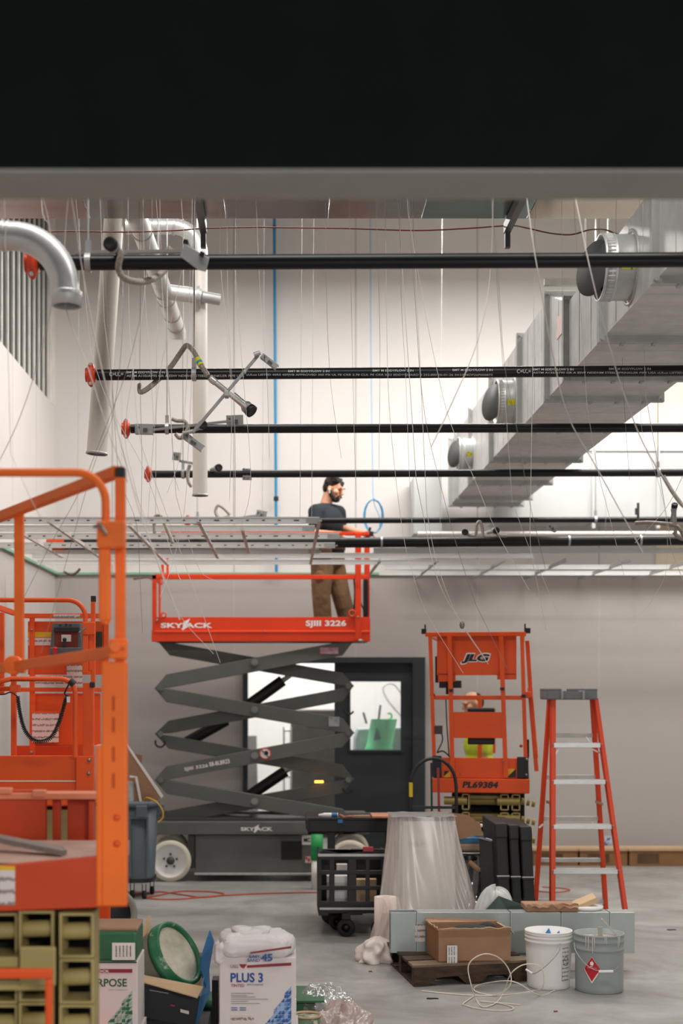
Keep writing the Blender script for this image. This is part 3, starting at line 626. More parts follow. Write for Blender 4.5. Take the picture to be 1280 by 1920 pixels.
obj('toggle_switch', MB().cyl(P(113, 1172, E-0.2), P(113, 1172, E-0.22), 0.007, 8).cyl(P(124, 1171, E-0.2), P(124, 1171, E-0.22), 0.007, 8).cyl(P(132, 1172, E-0.2), P(132, 1172, E-0.22), 0.007, 8), M_blk, cb)
part('battery_box', t2, M_blk, (180, 1184, 190, 1216, E-0.03, 0.05))
# coiled black cable
ctrl = smooth_path([P(33, 1306, D-0.11), P(37, 1335, D-0.11), P(46, 1368, D-0.1), P(62, 1387, D-0.1), P(80, 1390, D-0.1), P(98, 1380, D-0.1), P(112, 1350, D-0.1), P(122, 1315, D-0.11), P(127, 1304, D-0.12)], 60)
pts = []; L = 0
for i in range(len(ctrl)):
    if i: L += (ctrl[i]-ctrl[i-1]).length
    tg = (ctrl[min(i+1, len(ctrl)-1)]-ctrl[max(i-1, 0)]).normalized(); n1 = tg.cross(Vector((0, 1, 0))).normalized(); n2 = Vector((0, 1, 0))
    a = L/0.0078*2*math.pi*0.78; pts.append(ctrl[i]+n1*math.cos(a)*0.0105+n2*math.sin(a)*0.0105)
cc = obj('coiled_cable', MB().tube(pts, 0.0036, 5), M_blk, t2, label='black coiled cable')
obj('cable_tail', MB().tube(smooth_path([P(127, 1304, D-0.12), P(121, 1300, D-0.12), P(128, 1285, D-0.13), P(134, 1274, D-0.13)]), 0.005, 8).tube(smooth_path([P(-30, 1300, D-0.12), P(5, 1302, D-0.12), P(20, 1298, D-0.12), P(33, 1306, D-0.11)]), 0.004, 8), M_blk, cc)
obj('cable_tie_wrap', MB().cyl(P(131, 1276, D-0.12), P(139, 1283, D-0.12), 0.02, 12), M_blk, t2)
obj('cable_tag', MB().slab(125, 1306, 131, 1317, D-0.14, 0.004), M_label, t2)
part('plastic_wrap', t2, film('pink_stretch_wrap', '#e9a695', 0.25, 0.3, 0.2), (175, 1398, 188, 1505, D-0.01, 0.2), bevel=0.003)
# base of the second lift
obj('scissor_pack', MB().box(-1.85, -1.3, 8.6, 10.2, 0.5, 1.1), M_olive, t2, bevel=0.01)
obj('chassis', MB().box(-1.8, P(175, 0, 10.2).x, 8.6, 10.5, 0.16, 0.55), M_or, t2, bevel=0.01)
part('chassis_bracket', t2, M_or, (180, 1697, 204, 1790, 9.9, 0.1))
def solid_wheel(x, y, r, w, rimm, hubm, parent, ax=(1, 0, 0)):
    wl = obj('wheel', MB().lathe([(r*0.72, -w/2), (r*0.97, -w/2), (r, -w/2+0.012), (r, w/2-0.012), (r*0.97, w/2), (r*0.72, w/2), (r*0.72, -w/2)], (x, y, r), 40, ax), rimm, parent)
    obj('wheel_hub', MB().lathe([(0, -w/2+0.02), (r*0.3, -w/2+0.02), (r*0.32, -w/2+0.035), (r*0.73, -w/2+0.02), (r*0.73, w/2-0.02), (0, w/2-0.02)], (x, y, r), 36, ax), hubm, wl)
    return wl
for xx, yy in ((P(212, 0, 10.2).x, 10.2), (-1.8, 10.2), (P(150, 0, 8.9).x, 8.9), (-1.8, 8.9)):
    solid_wheel(xx, yy, 0.19, 0.13, mat('dusty_tyre', '#8d897d', 0.85), M_blk, t2, (0.8, -0.6, 0) if xx > -1.5 and yy > 10 else (1, 0, 0))
# ================================================================ raised scissor lift in the middle
D = 13.45
t3 = thing('raised_scissor_lift', 'raised scissor lift with red platform and grey scissor arms, worker aboard', 'scissor lift', (-0.25, 13.85, 0))
DB = 14.2      # far side plane
M_red = mat('platform_red', '#e03c0c', 0.42, var=0.06, scale=3)
M_redd = mat('platform_red_far', '#b8290b', 0.5, var=0.06, scale=3)
part('platform_beam', t3, M_red, (284, 1182, 694, 1203, D, 0.06), (284, 1182, 694, 1203, DB-0.0, 0.06), bevel=0.004)
part('platform_deck', t3, M_greyd, (286, 1190, 692, 1202, D+0.06, 0.69))
part('toe_board', t3, M_red, (288, 1157, 692, 1182, D+0.01, 0.012), (288, 1157, 692, 1182, DB, 0.012), (288, 1159, 293, 1182, D+0.03, 0.75), bevel=0.002)
part('toe_sill', t3, mat('red_beam_face', '#e8440e', 0.42, var=0.05), (288, 1183, 692, 1186, D-0.006, 0.02))
part('end_post', t3, M_red, (285, 1078, 293, 1184, D, 0.045), (297, 1083, 301, 1160, D, 0.03), (285, 1078, 293, 1184, DB, 0.04), bevel=0.003)
part('mid_rail', t3, M_red, (285, 1078, 690, 1086, D, 0.035), bevel=0.003)
part('mid_rail', t3, M_red, (290, 1076, 690, 1082, DB, 0.035), (285, 1078, 293, 1086, D+0.035, 0.75), bevel=0.003)
part('guard_post', t3, M_red, (302, 999, 307, 1082, D+0.05, 0.03), (311.5, 1002, 316, 1082, DB-0.1, 0.03), bevel=0.002)
rp = part('guard_post', t3, M_red, (666, 999, 677, 1200, D-0.01, 0.045), bevel=0.003); part('guard_post', t3, M_red, (683, 1002, 693, 1200, D+0.3, 0.045), (668, 1002, 675, 1184, DB, 0.04), bevel=0.003)
part('top_rail', t3, M_red, (302, 997, 690, 1003, D+0.02, 0.035), (300, 999, 690, 1004, DB, 0.035), (686, 997, 692, 1003, D+0.05, 0.72), bevel=0.003)
part('gate_panel', t3, M_red, (677, 1160, 694, 1200, D+0.04, 0.02))
part('control_box', t3, M_blk, (682, 1086, 690, 1172, D+0.2, 0.16))
obj('rail_control', MB().slab(684, 996, 700, 1004, D+0.25, 0.1).cyl(P(692, 996, D+0.3), P(694, 989, D+0.3), 0.012, 10), M_blk, t3, bevel=0.005)
obj('cable', MB().tube(smooth_path([P(663, 1082, D+0.1), P(665, 1110, D+0.1), P(664, 1145, D+0.1), P(668, 1160, D+0.1)]), 0.008, 8).tube(smooth_path([P(676, 1130, D+0.1), P(684, 1150, D+0.1), P(688, 1160, D+0.1)]), 0.006, 8), M_blk, t3)
obj('tie_ring', MB().tube(arc(P(660, 1150, D-0.01), 0.03, 0, 6.28, 16), 0.008, 8).tube(arc(P(307, 1153, D-0.01), 0.022, 0, 6.28, 16), 0.007, 8), M_red, t3)
obj('bolt_head', MB().ell(P(294, 1163, D-0.01), (0.012,)*3).ell(P(671, 1157, D-0.012), (0.011,)*3).ell(P(495, 1184, D-0.012), (0.009,)*3).ell(P(676, 1202, D-0.02), (0.03, 0.02, 0.02)), M_bolt, t3)
obj('brand_lettering', textmb('SKYJACK', 301, 1168, 398, 1180, D+0.01, bold=0.035), M_txt_w, t3, label='white lettering')
obj('brand_flash', MB().poly([(341, 1183), (344, 1166), (356, 1160), (348, 1178)], D+0.004, 0.003), M_txt_w, t3)
obj('model_lettering', textmb('SJIII 3226', 573, 1163, 649, 1177, D+0.01, bold=0.03), M_txt_w, t3)
obj('rental_lettering', textmb('WINWINEQUIPMENT.com', 297, 1187, 432, 1199, D-0.006, bold=0.035, shear=0.1), M_txt_w, t3)
# scissor arms
def arm(parent, x0, y0, x1, y1, w, D, dep, name='scissor_arm', hex0=True, hex1=True, m=None):
    a = Vector((x0, y0)); b = Vector((x1, y1)); u = (b-a).normalized(); n = Vector((-u.y, u.x))
    pp = []
    e = 18
    pp += [a+n*w/2+u*0, a-u*e+n*w*0.0 if hex0 else a+n*0, a-n*w/2]
    pp += [b-n*w/2, b+u*e if hex1 else b+n*0, b+n*w/2]
    mb = MB().poly([(q.x, q.y) for q in pp], D, dep); return obj(name, mb, m or M_grey, parent, bevel=0.004)
def arm2(x0, y0, x1, y1, near, tl, tr):
    def one(D_, dep, w, m):
        a = Vector((x0, y0)); b = Vector((x1, y1)); u = (b-a).normalized(); n = Vector((-u.y, u.x))*w/2
        pp = [a+n, Vector(tl), a-n, b-n, Vector(tr), b+n]
        return obj('scissor_arm', MB().poly([(q.x, q.y) for q in pp], D_, dep), m, t3, bevel=0.004)
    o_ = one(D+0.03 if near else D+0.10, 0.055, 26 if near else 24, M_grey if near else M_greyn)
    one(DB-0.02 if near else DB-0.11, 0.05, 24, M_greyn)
    return o_
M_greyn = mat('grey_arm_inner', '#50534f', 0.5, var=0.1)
near = [((314, 1277, 640, 1216), (289, 1291), (664, 1200)), ((314, 1304, 640, 1360), (289, 1290), (665, 1375)), ((314, 1449, 640, 1388), (289, 1463), (665, 1373)), ((314, 1476, 640, 1530), (289, 1462), (668, 1545))]
inner = [((320, 1217, 640, 1273), (297, 1204), (664, 1287)), ((318, 1363, 640, 1303), (290, 1376), (664, 1285)), ((318, 1392, 640, 1446), (290, 1376), (664, 1463)), ((320, 1532, 640, 1476), (300, 1546), (664, 1460))]
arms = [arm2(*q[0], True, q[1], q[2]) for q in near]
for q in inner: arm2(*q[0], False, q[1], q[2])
M_hub = mat('pivot_grey', '#7b7d79', 0.5)
for yy in (1242, 1331, 1417, 1503):
    pv = obj('pivot_pin', MB().cyl(P(477, yy, D-0.01), P(477, yy, DB+0.1), 0.035, 24).cyl(P(477, yy, D-0.02), P(477, yy, D-0.01), 0.026, 20), M_hub, t3)
for x, ys in ((301, (1290, 1376, 1462)), (653, (1286, 1374, 1462))):
    for yy in ys: obj('end_pin', MB().cyl(P(x, yy, D+0.0), P(x, yy, DB+0.05), 0.028, 18), M_grey, t3)
for (x0, y0, x1, y1) in ((455, 1330, 530, 1276), (350, 1392, 425, 1350), (455, 1500, 535, 1446), (360, 1540, 430, 1512)):
    c = obj('hydraulic_cylinder', MB().cyl(P(x0, y0, D+0.38), P(x1, y1, D+0.38), 0.055, 20), M_blk, t3); a = P(x1, y1, D+0.38); u = (a-P(x0, y0, D+0.38)).normalized()
    obj('piston_rod', MB().cyl(a, a+u*0.12, 0.025, 14), M_galm, c)
for x, yy in ((300, 1392), (654, 1330), (652, 1478)):
    obj('hydraulic_hose', MB().tube(arc(P(x, yy, D+0.04), 0.045, -0.4, 3.6 if x < 400 else -3.2, 16, (1, 0, 0), (0, 0, -1 if x < 400 else 1)), 0.009, 8), M_blk, t3)
part('arm_sticker', t3, mat('pink_flag_sticker', '#b8a3ae', 0.6, hex2='#b5656a', scale=25), (600, 1214, 634, 1226, D+0.022, 0.004), bevel=0)
part('arm_sticker', t3, mat('pale_sticker', '#b5b3b8', 0.6, hex2='#8b8a90', scale=25), (616, 1344, 636, 1362, D+0.022, 0.004), bevel=0)
obj('no_hands_sign', MB().cyl(P(497, 1413, D+0.02), P(497, 1413, D+0.03), 11.5*D/F, 28), M_orr, arms[2], label='round red and white prohibition sticker')
obj('sign_face', MB().cyl(P(497, 1413, D+0.016), P(497, 1413, D+0.02), 9*D/F, 28), M_label, arms[2])
obj('sign_symbol', MB().ell(P(499, 1412, D+0.014), (0.02, 0.003, 0.022)).bar(P(490, 1406, D+0.013), P(504, 1420, D+0.013), 0.002, 0.007), M_txt_k, arms[2])
bm_ = textmb('SJIII 3226', 345, 1432, 390, 1440, D+0.028, bold=0.015); addmb(bm_, textmb('E8-BLBR23', 393, 1430, 431, 1438, D+0.028, bold=0.02))
bm_.rot(P(388, 1436, D), (0, 1, 0), -0.17); obj('arm_lettering', bm_, M_txt_w, t3)
obj('beacon_light', MB().slab(590, 1464, 606, 1468, D+0.02, 0.03), mat('amber_beacon', '#ff9a2e', 0.3, emit=6), t3, label='small glowing amber light')
# base
part('base_deck_beam', t3, M_grey, (290, 1541, 577, 1565, D-0.06, 0.08), (290, 1541, 692, 1565, DB, 0.08), bevel=0.006)
part('base_deck', t3, M_greyd, (290, 1534, 692, 1545, D+0.02, 0.8), (577, 1541, 692, 1560, D-0.04, 0.08))
obj('brand_lettering', textmb('SKYJACK', 451, 1551, 511, 1560, D-0.062, bold=0.035), M_txt_w, t3)
obj('brand_flash', MB().poly([(476, 1562), (478, 1550), (486, 1546), (480, 1560)], D-0.066, 0.003), M_txt_w, t3)
body = part('base_body', t3, M_grey, (366, 1566, 590, 1635, D-0.02, 0.8), bevel=0.006)
part('base_window', body, M_blk, (527, 1577, 566, 1612, D-0.026, 0.01))
part('frame_plate', t3, M_greyd, (355, 1566, 366, 1628, D+0.0, 0.1), (352, 1566, 364, 1610, D-0.03, 0.04), bevel=0.003)
part('pothole_guard', t3, M_galm, (364, 1637, 592, 1641, D-0.05, 0.05), (366, 1628, 590, 1637, D, 0.05))
s_ = part('white_plate', t3, M_wht, (566, 1566, 585, 1584, D-0.03, 0.006), bevel=0); obj('plate_lettering', textmb('MC', 569, 1571, 582, 1579, D-0.031, bold=0.04), M_txt_k, s_)
part('red_white_sticker', t3, mat('red_white_sticker', '#d8c9c6', 0.5, hex2='#b03b33', scale=35, thr=(0.45, 0.5)), (572, 1606, 583, 1618, D-0.028, 0.004), bevel=0)
M_tyre = mat('cream_tyre', '#d9d2bf', 0.7, var=0.08, scale=8)
r = 0.195
for x, yy in ((320, D+0.0), (655, D+0.02), (320, DB+0.02), (655, DB+0.06)):
    cx = (x-PX)*yy/F
    wl = obj('wheel', MB().lathe([(r*0.8, -0.06), (r*0.98, -0.06), (r, -0.048), (r, 0.05), (r*0.98, 0.06), (r*0.8, 0.06), (r*0.8, -0.06)], (cx, yy+0.0, r), 48, (0, 1, 0)), M_tyre, t3)
    obj('wheel_rim', MB().lathe([(0, -0.03), (r*0.6, -0.035), (r*0.8, -0.055), (r*0.82, -0.058), (r*0.82, 0.05), (0, 0.05)], (cx, yy, r), 48, (0, 1, 0)), M_wht, wl)
    hb = MB().lathe([(0, -0.055), (r*0.17, -0.055), (r*0.2, -0.03), (r*0.2, 0)], (cx, yy, r), 20, (0, 1, 0))
    for k in range(5):
        a = 2*math.pi*k/5+0.3; hb.cyl((cx+math.cos(a)*r*0.32, yy-0.045, r+math.sin(a)*r*0.32), (cx+math.cos(a)*r*0.32, yy-0.02, r+math.sin(a)*r*0.32), 0.011, 8)
    obj('wheel_hub', hb, mat('hub_dark', '#4c4c4c', 0.5, 0.3), wl)
# ================================================================ right orange lift seen from its end
D = 11.5
t4 = thing('scissor_lift', 'lowered orange scissor lift seen end-on beside the grey door', 'scissor lift', (1.55, 12.4, 0))
part('lower_beam', t4, M_or, (809, 1460, 993, 1487, D-0.04, 0.06), bevel=0.008)
obj('rental_lettering', textmb('PL69384', 868, 1465, 935, 1478, D-0.04, shear=0.18, bold=0.045), M_txt_k, t4, label='black lettering')
part('end_plate', t4, M_or, (828, 1421, 970, 1459, D, 0.02), bevel=0.004)
part('hazard_decal', t4, M_decal_y, (833, 1446, 850, 1458, D-0.003, 0.002), (948, 1441, 964, 1457, D-0.003, 0.002), bevel=0)
obj('hazard_stripe', MB().poly([(833, 1446), (843, 1446), (833, 1456)], D-0.006, 0.002).poly([(966, 1441), (966, 1457), (950, 1457)], D-0.006, 0.002), M_blk, t4)
part('corner_casting', t4, M_blk, (969, 1419, 990, 1458, D-0.02, 0.05), (811, 1418, 828, 1458, D-0.02, 0.05))
obj('corner_bolt', MB().ell(P(986, 1452, D-0.025), (0.01,)*3).ell(P(987, 1423, D-0.025), (0.01,)*3).ell(P(945, 1450, D-0.005), (0.009,)*3).ell(P(863, 1450, D-0.005), (0.008,)*3).ell(P(944, 1427, D-0.035), (0.008,)*3), M_bolt, t4)
part('top_rail', t4, M_or, (797, 1185, 985, 1193, D, 0.035), bevel=0.003)
obj('end_post', MB().bar(P(806.5, 1193, D), P(814, 1425, D), 0.03, 0.03), M_or, t4); obj('end_post', MB().bar(P(977, 1190, D), P(984, 1425, D), 0.032, 0.032), M_or, t4)
for q in ((843, 1193, 849, 1458), (939, 1193, 948, 1458)): obj('panel_post', MB().bar(P(q[0], q[1], D-0.01), P(q[2], q[3], D-0.01), 0.036, 0.03), M_or, t4)
part('brand_panel', t4, M_or, (818, 1193, 966, 1266, D+0.03, 0.015), (820, 1262, 853, 1278, D+0.03, 0.015), (930, 1262, 966, 1274, D+0.03, 0.015), bevel=0.003)
lt = textmb('JLG', 864, 1226, 917, 1244, D+0.028, shear=0.25, bold=0.06); obj('brand_lettering', lt, M_txt_k, t4, label='black lettering')
lt = textmb('JLG', 862, 1224, 919, 1246, D+0.029, shear=0.25, bold=0.1); obj('lettering_outline', lt, M_txt_w, t4)
part('mid_rail', t4, M_or, (808, 1304, 980, 1312, D, 0.03), bevel=0.003)
part('rail_clip', t4, M_blk, (807, 1308, 813, 1316, D-0.01, 0.02), (843, 1292, 850, 1297, D-0.035, 0.02), (938, 1289, 946, 1294, D-0.035, 0.02), (977, 1302, 985, 1308, D-0.02, 0.03), (806, 1301, 816, 1305, D-0.01, 0.02))
part('middle_panel', t4, M_or, (843, 1335, 945, 1384, D-0.02, 0.015), bevel=0.003)
part('black_tray', t4, M_blk, (872, 1328, 922, 1396, D+0.12, 0.3), bevel=0.01)
part('far_post', t4, M_or, (838, 1304, 846, 1421, D+1.7, 0.03), (866, 1328, 871, 1412, D+1.7, 0.03), bevel=0.002)
part('side_rail', t4, M_or, (975, 1187, 981, 1193, D+0.03, 1.7), (800, 1187, 806, 1193, D+0.03, 1.7))
obj('folding_rail', MB().bar(P(983, 1202, D+0.1), P(990, 1310, D+0.1), 0.034, 0.03).bar(P(988, 1290, D+0.08), P(1001, 1445, D+0.08), 0.034, 0.03).bar(P(987, 1310, D+0.2), P(996, 1420, D+0.2), 0.03, 0.02), M_or, t4, bevel=0.003)
part('rail_clamp', t4, M_or, (978, 1297, 994, 1309, D+0.02, 0.06), bevel=0.004)
for xx in (794, 988):
    obj('rail_stop', MB().slab(xx-4, 1178, xx+5, 1188, D+0.0, 0.03).slab(xx+(1 if xx < 900 else -7), 1170, xx+(4 if xx < 900 else -4), 1186, D+0.01, 0.02), M_blk, t4, bevel=0.002)
part('control_unit', t4, M_blk, (812, 1230, 818, 1280, D+0.1, 0.1), (821, 1276, 862, 1290, D+0.06, 0.12), (832, 1288, 846, 1302, D+0.1, 0.06))
part('socket_box', t4, mat('taped_socket', '#4d3a36', 0.7), (815, 1361, 830, 1377, D-0.02, 0.05))
obj('cable', MB().tube(smooth_path([P(829, 1375, D-0.02), P(830, 1390, D-0.02), P(820, 1412, D-0.02)]), 0.005, 8).tube(smooth_path([P(834, 1310, D+0.05), P(836, 1360, D+0.05), P(840, 1418, D+0.05)]), 0.005, 8).tube(smooth_path([P(820, 1412, D-0.02), P(832, 1409, D-0.03), P(845, 1420, D-0.02)]), 0.006, 8), M_blk, t4)
part('deck', t4, M_greyd, (812, 1458, 990, 1466, D+0.02, 1.8))
part('hydraulic_fitting', t4, M_blk, (974, 1386, 981, 1420, D+0.25, 0.05)); obj('valve_knob', MB().ell(P(968, 1398, D+0.2), (0.014,)*3), M_orr, t4)
mb = MB(); rd = MB()
for yy in (1489, 1523, 1557):
    for x0 in (866, 937, 958): 
        x1 = x0+(16 if x0 > 900 else 14)
        for r_ in ((x0, yy, x0+2.5, yy+30), (x1-2.5, yy, x1, yy+30), (x0, yy, x1, yy+2), (x0, yy+28, x1, yy+30)): mb.slab(*r_, D+0.0, 0.3)
    mb.slab(875, yy+3, 932, yy+19, D+0.1, 0.2)
    for xa, xb, dd in ((832, 875, 0.02), (931, 972, 0.02), (875, 934, 0.12)):
        rd.cyl(P(xa, yy+13 if yy < 1500 else yy+11, D+dd), P(xb, yy+13 if yy < 1500 else yy+11, D+dd), 0.034 if dd < .1 else 0.03, 18)
    for kx in range(3): rd.cyl(P(972+kx*6, yy+12+kx*2, D+0.1+kx*0.1), P(978+kx*6, yy+13+kx*2, D+0.1+kx*0.1), 0.028, 16)
sc = obj('scissor_frame', mb, M_olive, t4); obj('pivot_rod', rd, mat('olive_rod', '#9a8a4c', 0.4, 0.2), sc)
part('stack_shade_block', t4, M_dark, (835, 1488, 970, 1640, D+0.32, 0.2))  # solid black block painting the shade within the stack
part('lower_pack', t4, M_olive, (838, 1588, 972, 1660, D+0.05, 1.6), bevel=0.01)
obj('chassis', MB().slab(826, 1655, 985, 1712, D+0.02, 1.9), M_or, t4, bevel=0.01)
for xx in (832, 978):
    for yy in (D+0.25, D+1.65):
        obj('wheel', MB().lathe([(0, -0.05), (0.12, -0.05), (0.16, -0.055), (0.16, 0.055), (0.12, 0.05), (0, 0.05)], ((xx-PX)*D/F, yy, 0.16), 32, (1, 0, 0)), M_tyre, t4)

# the right lift stands turned a little clockwise
pv = Vector((P(900, 0, 11.5).x, 11.5, 0)); Rz = Matrix.Rotation(math.radians(-9.5), 3, 'Z')
t4.rotation_euler = (0, 0, math.radians(-9.5)); t4.location = pv+Rz @ (Vector(t4.location)-pv)
# ================================================================ the worker on the raised lift
def frame3(fwd, up=(0, 0, 1)):
    f = Vector(fwd).normalized(); u = Vector(up); r = f.cross(u).normalized(); u = r.cross(f).normalized()
    return Matrix((r, f, u)).transposed()      # columns: right, forward, up
REM = (('REMESH', dict(mode='VOXEL', voxel_size=0.007, use_smooth_shade=True)), ('SMOOTH', dict(factor=0.5, iterations=3)))
M_skin = mat('skin', '#d29a7c', 0.55, var=0.05, scale=30)
def head(mb, c, R, s=1.0):
    def q(x, y, z): return Vector(c)+R @ (Vector((x, y, z))*s)
    mb.ell(q(0, -0.005, 0.02), (0.074*s, 0.093*s, 0.096*s), R, 22, 16)
    mb.ell(q(0, 0.03, -0.05), (0.056*s, 0.062*s, 0.062*s), R, 18, 12)
    mb.ell(q(0, 0.066, -0.088), (0.026*s, 0.024*s, 0.02*s), R)
    mb.ell(q(0, 0.084, 0.03), (0.05*s, 0.018*s, 0.016*s), R)
    mb.tube([q(0, 0.09, 0.024), q(0, 0.112, -0.018)], [0.009*s, 0.0155*s], 12); mb.ell(q(0, 0.108, -0.02), (0.018*s, 0.014*s, 0.011*s), R)
    mb.ell(q(0, 0.092, -0.051), (0.024*s, 0.012*s, 0.008*s), R); mb.ell(q(0, 0.09, -0.062), (0.021*s, 0.012*s, 0.008*s), R)
    for k in (1, -1):
        mb.ell(q(0.074*k, -0.005, -0.005), (0.012*s, 0.02*s, 0.032*s), R); mb.ell(q(0.045*k, 0.06, -0.015), (0.026*s, 0.03*s, 0.026*s), R)
    return q
def hand(mb, wrist, fwd, down, s=1.0, curl=0.9):
    """palm plus four unequal bent fingers and a side thumb"""
    f = Vector(fwd).normalized(); d = Vector(down).normalized(); d = (d-f*d.dot(f)).normalized(); r = f.cross(d)
    w = Vector(wrist); mb.limb([w, w+f*0.05*s], [0.024*s, 0.028*s])
    for k, ln in zip((-1.5, -0.5, 0.5, 1.5), (0.068, 0.082, 0.078, 0.06)):
        a = w+f*0.07*s+r*k*0.019*s; mb.limb([w+f*0.03*s+r*k*0.015*s, a], [0.014*s, 0.0105*s])
        p = a; ang = 0.25
        for j, fr in enumerate((0.45, 0.32, 0.23)):
            ang += curl*0.55; dn = f*math.cos(ang)+d*math.sin(ang); n = p+dn*ln*fr*1.1*s; mb.limb([p, n], [0.0095*s-0.001*j, 0.0088*s-0.001*j]); p = n
    a = w+f*0.022*s-r*0.024*s; b = a+(f*0.55-r*0.6+d*0.35).normalized()*0.04*s; c = b+(f*0.75-r*0.1+d*0.6).normalized()*0.033*s
    mb.limb([a, b, c], [0.014*s, 0.011*s, 0.009*s])
Dm = 13.95
man = thing('person', 'bearded man in dark t-shirt and brown trousers standing on the raised platform', 'person', P(620, 1205, Dm))
pel = P(615, 1046, Dm); ch = P(611, 985, Dm); nb = P(611, 950, Dm); hc = P(625, 917, Dm-0.02)
sr, sl = P(592, 960, Dm-0.14), P(634, 962, Dm+0.13)
er, wr = P(590, 1000, 13.74), P(628, 1001, 13.58)
el_, wl_ = P(641, 990, 14.08), P(684, 1001, 13.86)
hr, hl = P(604, 1052, Dm-0.07), P(623, 1052, Dm+0.08)
kr, kl = P(602, 1116, Dm-0.1), P(639, 1116, Dm+0.02)
ar, al = P(606, 1186, Dm-0.08), P(656, 1186, Dm+0.05)
HR = frame3((0.80, -0.46, -0.36))
b = MB(); hq = head(b, hc, HR)
b.limb([hc+HR @ Vector((0, -0.03, -0.05)), nb+Vector((0, 0, 0.02)), ch], [0.055, 0.06, 0.11])
b.ell(ch, (0.15, 0.15, 0.17)); b.ell((ch+pel)/2, (0.135, 0.125, 0.17)); b.ell(pel, (0.14, 0.14, 0.12))
b.limb([sr, er, wr], [0.058, 0.04, 0.026]); b.limb([sl, el_, wl_], [0.058, 0.04, 0.026])
b.limb([hr, kr, ar], [0.085, 0.058, 0.04]); b.limb([hl, kl, al], [0.085, 0.058, 0.04])
hand(b, wr, (0.9, -0.25, -0.1), (0.1, 0.1, -1)); hand(b, wl_, (0.95, -0.2, -0.05), (0, -0.2, -1))
obj('body', b, M_skin, man, mods=(('REMESH', dict(mode='VOXEL', voxel_size=0.0055, use_smooth_shade=True)), ('SMOOTH', dict(factor=0.5, iterations=2))))
M_hair = mat('dark_brown_hair', '#1f1713', 0.8, var=0.3, scale=60, bump=0.6, bscale=90)
b = MB(); b.ell(hq(0, -0.022, 0.048), (0.083, 0.094, 0.083), HR, 24, 16); b.ell(hq(0, -0.055, 0.0), (0.078, 0.058, 0.07), HR)
for k in range(26):
    a = random.uniform(-2.6, 2.6); z = random.uniform(0.03, 0.11)
    b.ell(hq(math.sin(a)*0.072, 0.0+math.cos(a)*0.07 if z > 0.06 else -0.03-abs(math.cos(a))*0.05, z), (0.02, 0.024, 0.017), HR, 8, 6)
obj('hair', b, M_hair, man, mods=REM)
b = MB(); b.ell(hq(0, 0.055, -0.086), (0.047, 0.044, 0.034), HR); b.ell(hq(0, 0.098, -0.04), (0.027, 0.012, 0.0065), HR)
for k in (1, -1):
    b.limb([hq(0.07*k, 0.01, -0.02), hq(0.06*k, 0.025, -0.058), hq(0.032*k, 0.068, -0.088)], [0.014, 0.02, 0.022]); b.ell(hq(0.03*k, 0.094, -0.053), (0.008, 0.012, 0.017), HR)
obj('beard', b, M_hair, man, mods=REM)
obj('eyebrow', MB().ell(hq(0.031, 0.093, 0.036), (0.021, 0.006, 0.006), HR).ell(hq(-0.031, 0.093, 0.036), (0.021, 0.006, 0.006), HR), M_hair, man)
obj('eye', MB().ell(hq(0.03, 0.078, 0.012), (0.014, 0.01, 0.007), HR).ell(hq(-0.03, 0.078, 0.012), (0.014, 0.01, 0.007), HR), mat('eye_dark', '#3a2a22', 0.3), man)
obj('earbud', MB().ell(hq(0.084, 0.006, -0.012), (0.01, 0.012, 0.012), HR).tube([hq(0.086, 0.01, -0.015), hq(0.083, 0.018, -0.045)], 0.0055, 10), M_wht, man, label='white earbud')
M_shirt = mat('dark_navy_cotton', '#20272e', 0.9, var=0.12, scale=6, bump=0.35, bscale=9)
b = MB()
b.ell(ch+Vector((0, 0, 0.03)), (0.175, 0.165, 0.17), None, 24, 16); b.ell((ch+pel)/2+Vector((0, 0, -0.01)), (0.155, 0.145, 0.19), None, 24, 16); b.ell(pel+Vector((0, 0, 0.06)), (0.162, 0.15, 0.08), None, 24, 14)
b.limb([nb+Vector((0, 0, -0.015)), ch], [0.075, 0.13])
for s_, e_ in ((sr, er), (sl, el_)):
    m_ = s_+(e_-s_)*0.62; b.limb([nb+(s_-nb)*0.35+Vector((0, 0, -0.02)), s_, m_], [0.075, 0.078, 0.064])
obj('t_shirt', b, M_shirt, man, mods=REM)
M_pant = mat('khaki_brown_cotton', '#7d6145', 0.9, var=0.18, scale=9, bump=0.9, bscale=10)
b = MB(); b.ell(pel+Vector((0, 0, -0.01)), (0.165, 0.155, 0.125), None, 24, 14)
b.limb([hr, kr, ar+Vector((0, 0, 0.05))], [0.118, 0.092, 0.086]); b.limb([hl, kl, al+Vector((0, 0, 0.05))], [0.118, 0.092, 0.088])
for kk, (p, q) in enumerate(((hr, kr), (kr, ar), (hl, kl), (kl, al))):
    for j in range(4):
        c = p+(q-p)*random.uniform(0.15, 0.85); an = random.uniform(0, 6.28); b.ell(c+Vector((math.cos(an)*0.075, math.sin(an)*0.075, 0)), (0.035, 0.03, 0.014), frame3((math.cos(an), math.sin(an), random.uniform(-.5, .5))))
pants = obj('trousers', b, M_pant, man, mods=REM)
obj('cargo_pocket', MB().ell((hr*0.35+kr*0.65)+Vector((-0.02, -0.09, 0.06)), (0.05, 0.025, 0.06)), M_pant, pants)
obj('belt', MB().lathe([(0.166, 0), (0.17, 0.004), (0.17, 0.036), (0.166, 0.04)], pel+Vector((0, 0, 0.07)), 32), mat('brown_leather', '#4e3322', 0.6), man)
obj('tool_pouch', MB().box(pel.x-0.17, pel.x+0.03, pel.y-0.21, pel.y-0.14, pel.z-0.03, pel.z+0.09), mat('brown_tool_leather', '#59402c', 0.7, var=0.2), man, bevel=0.02)
b = MB()
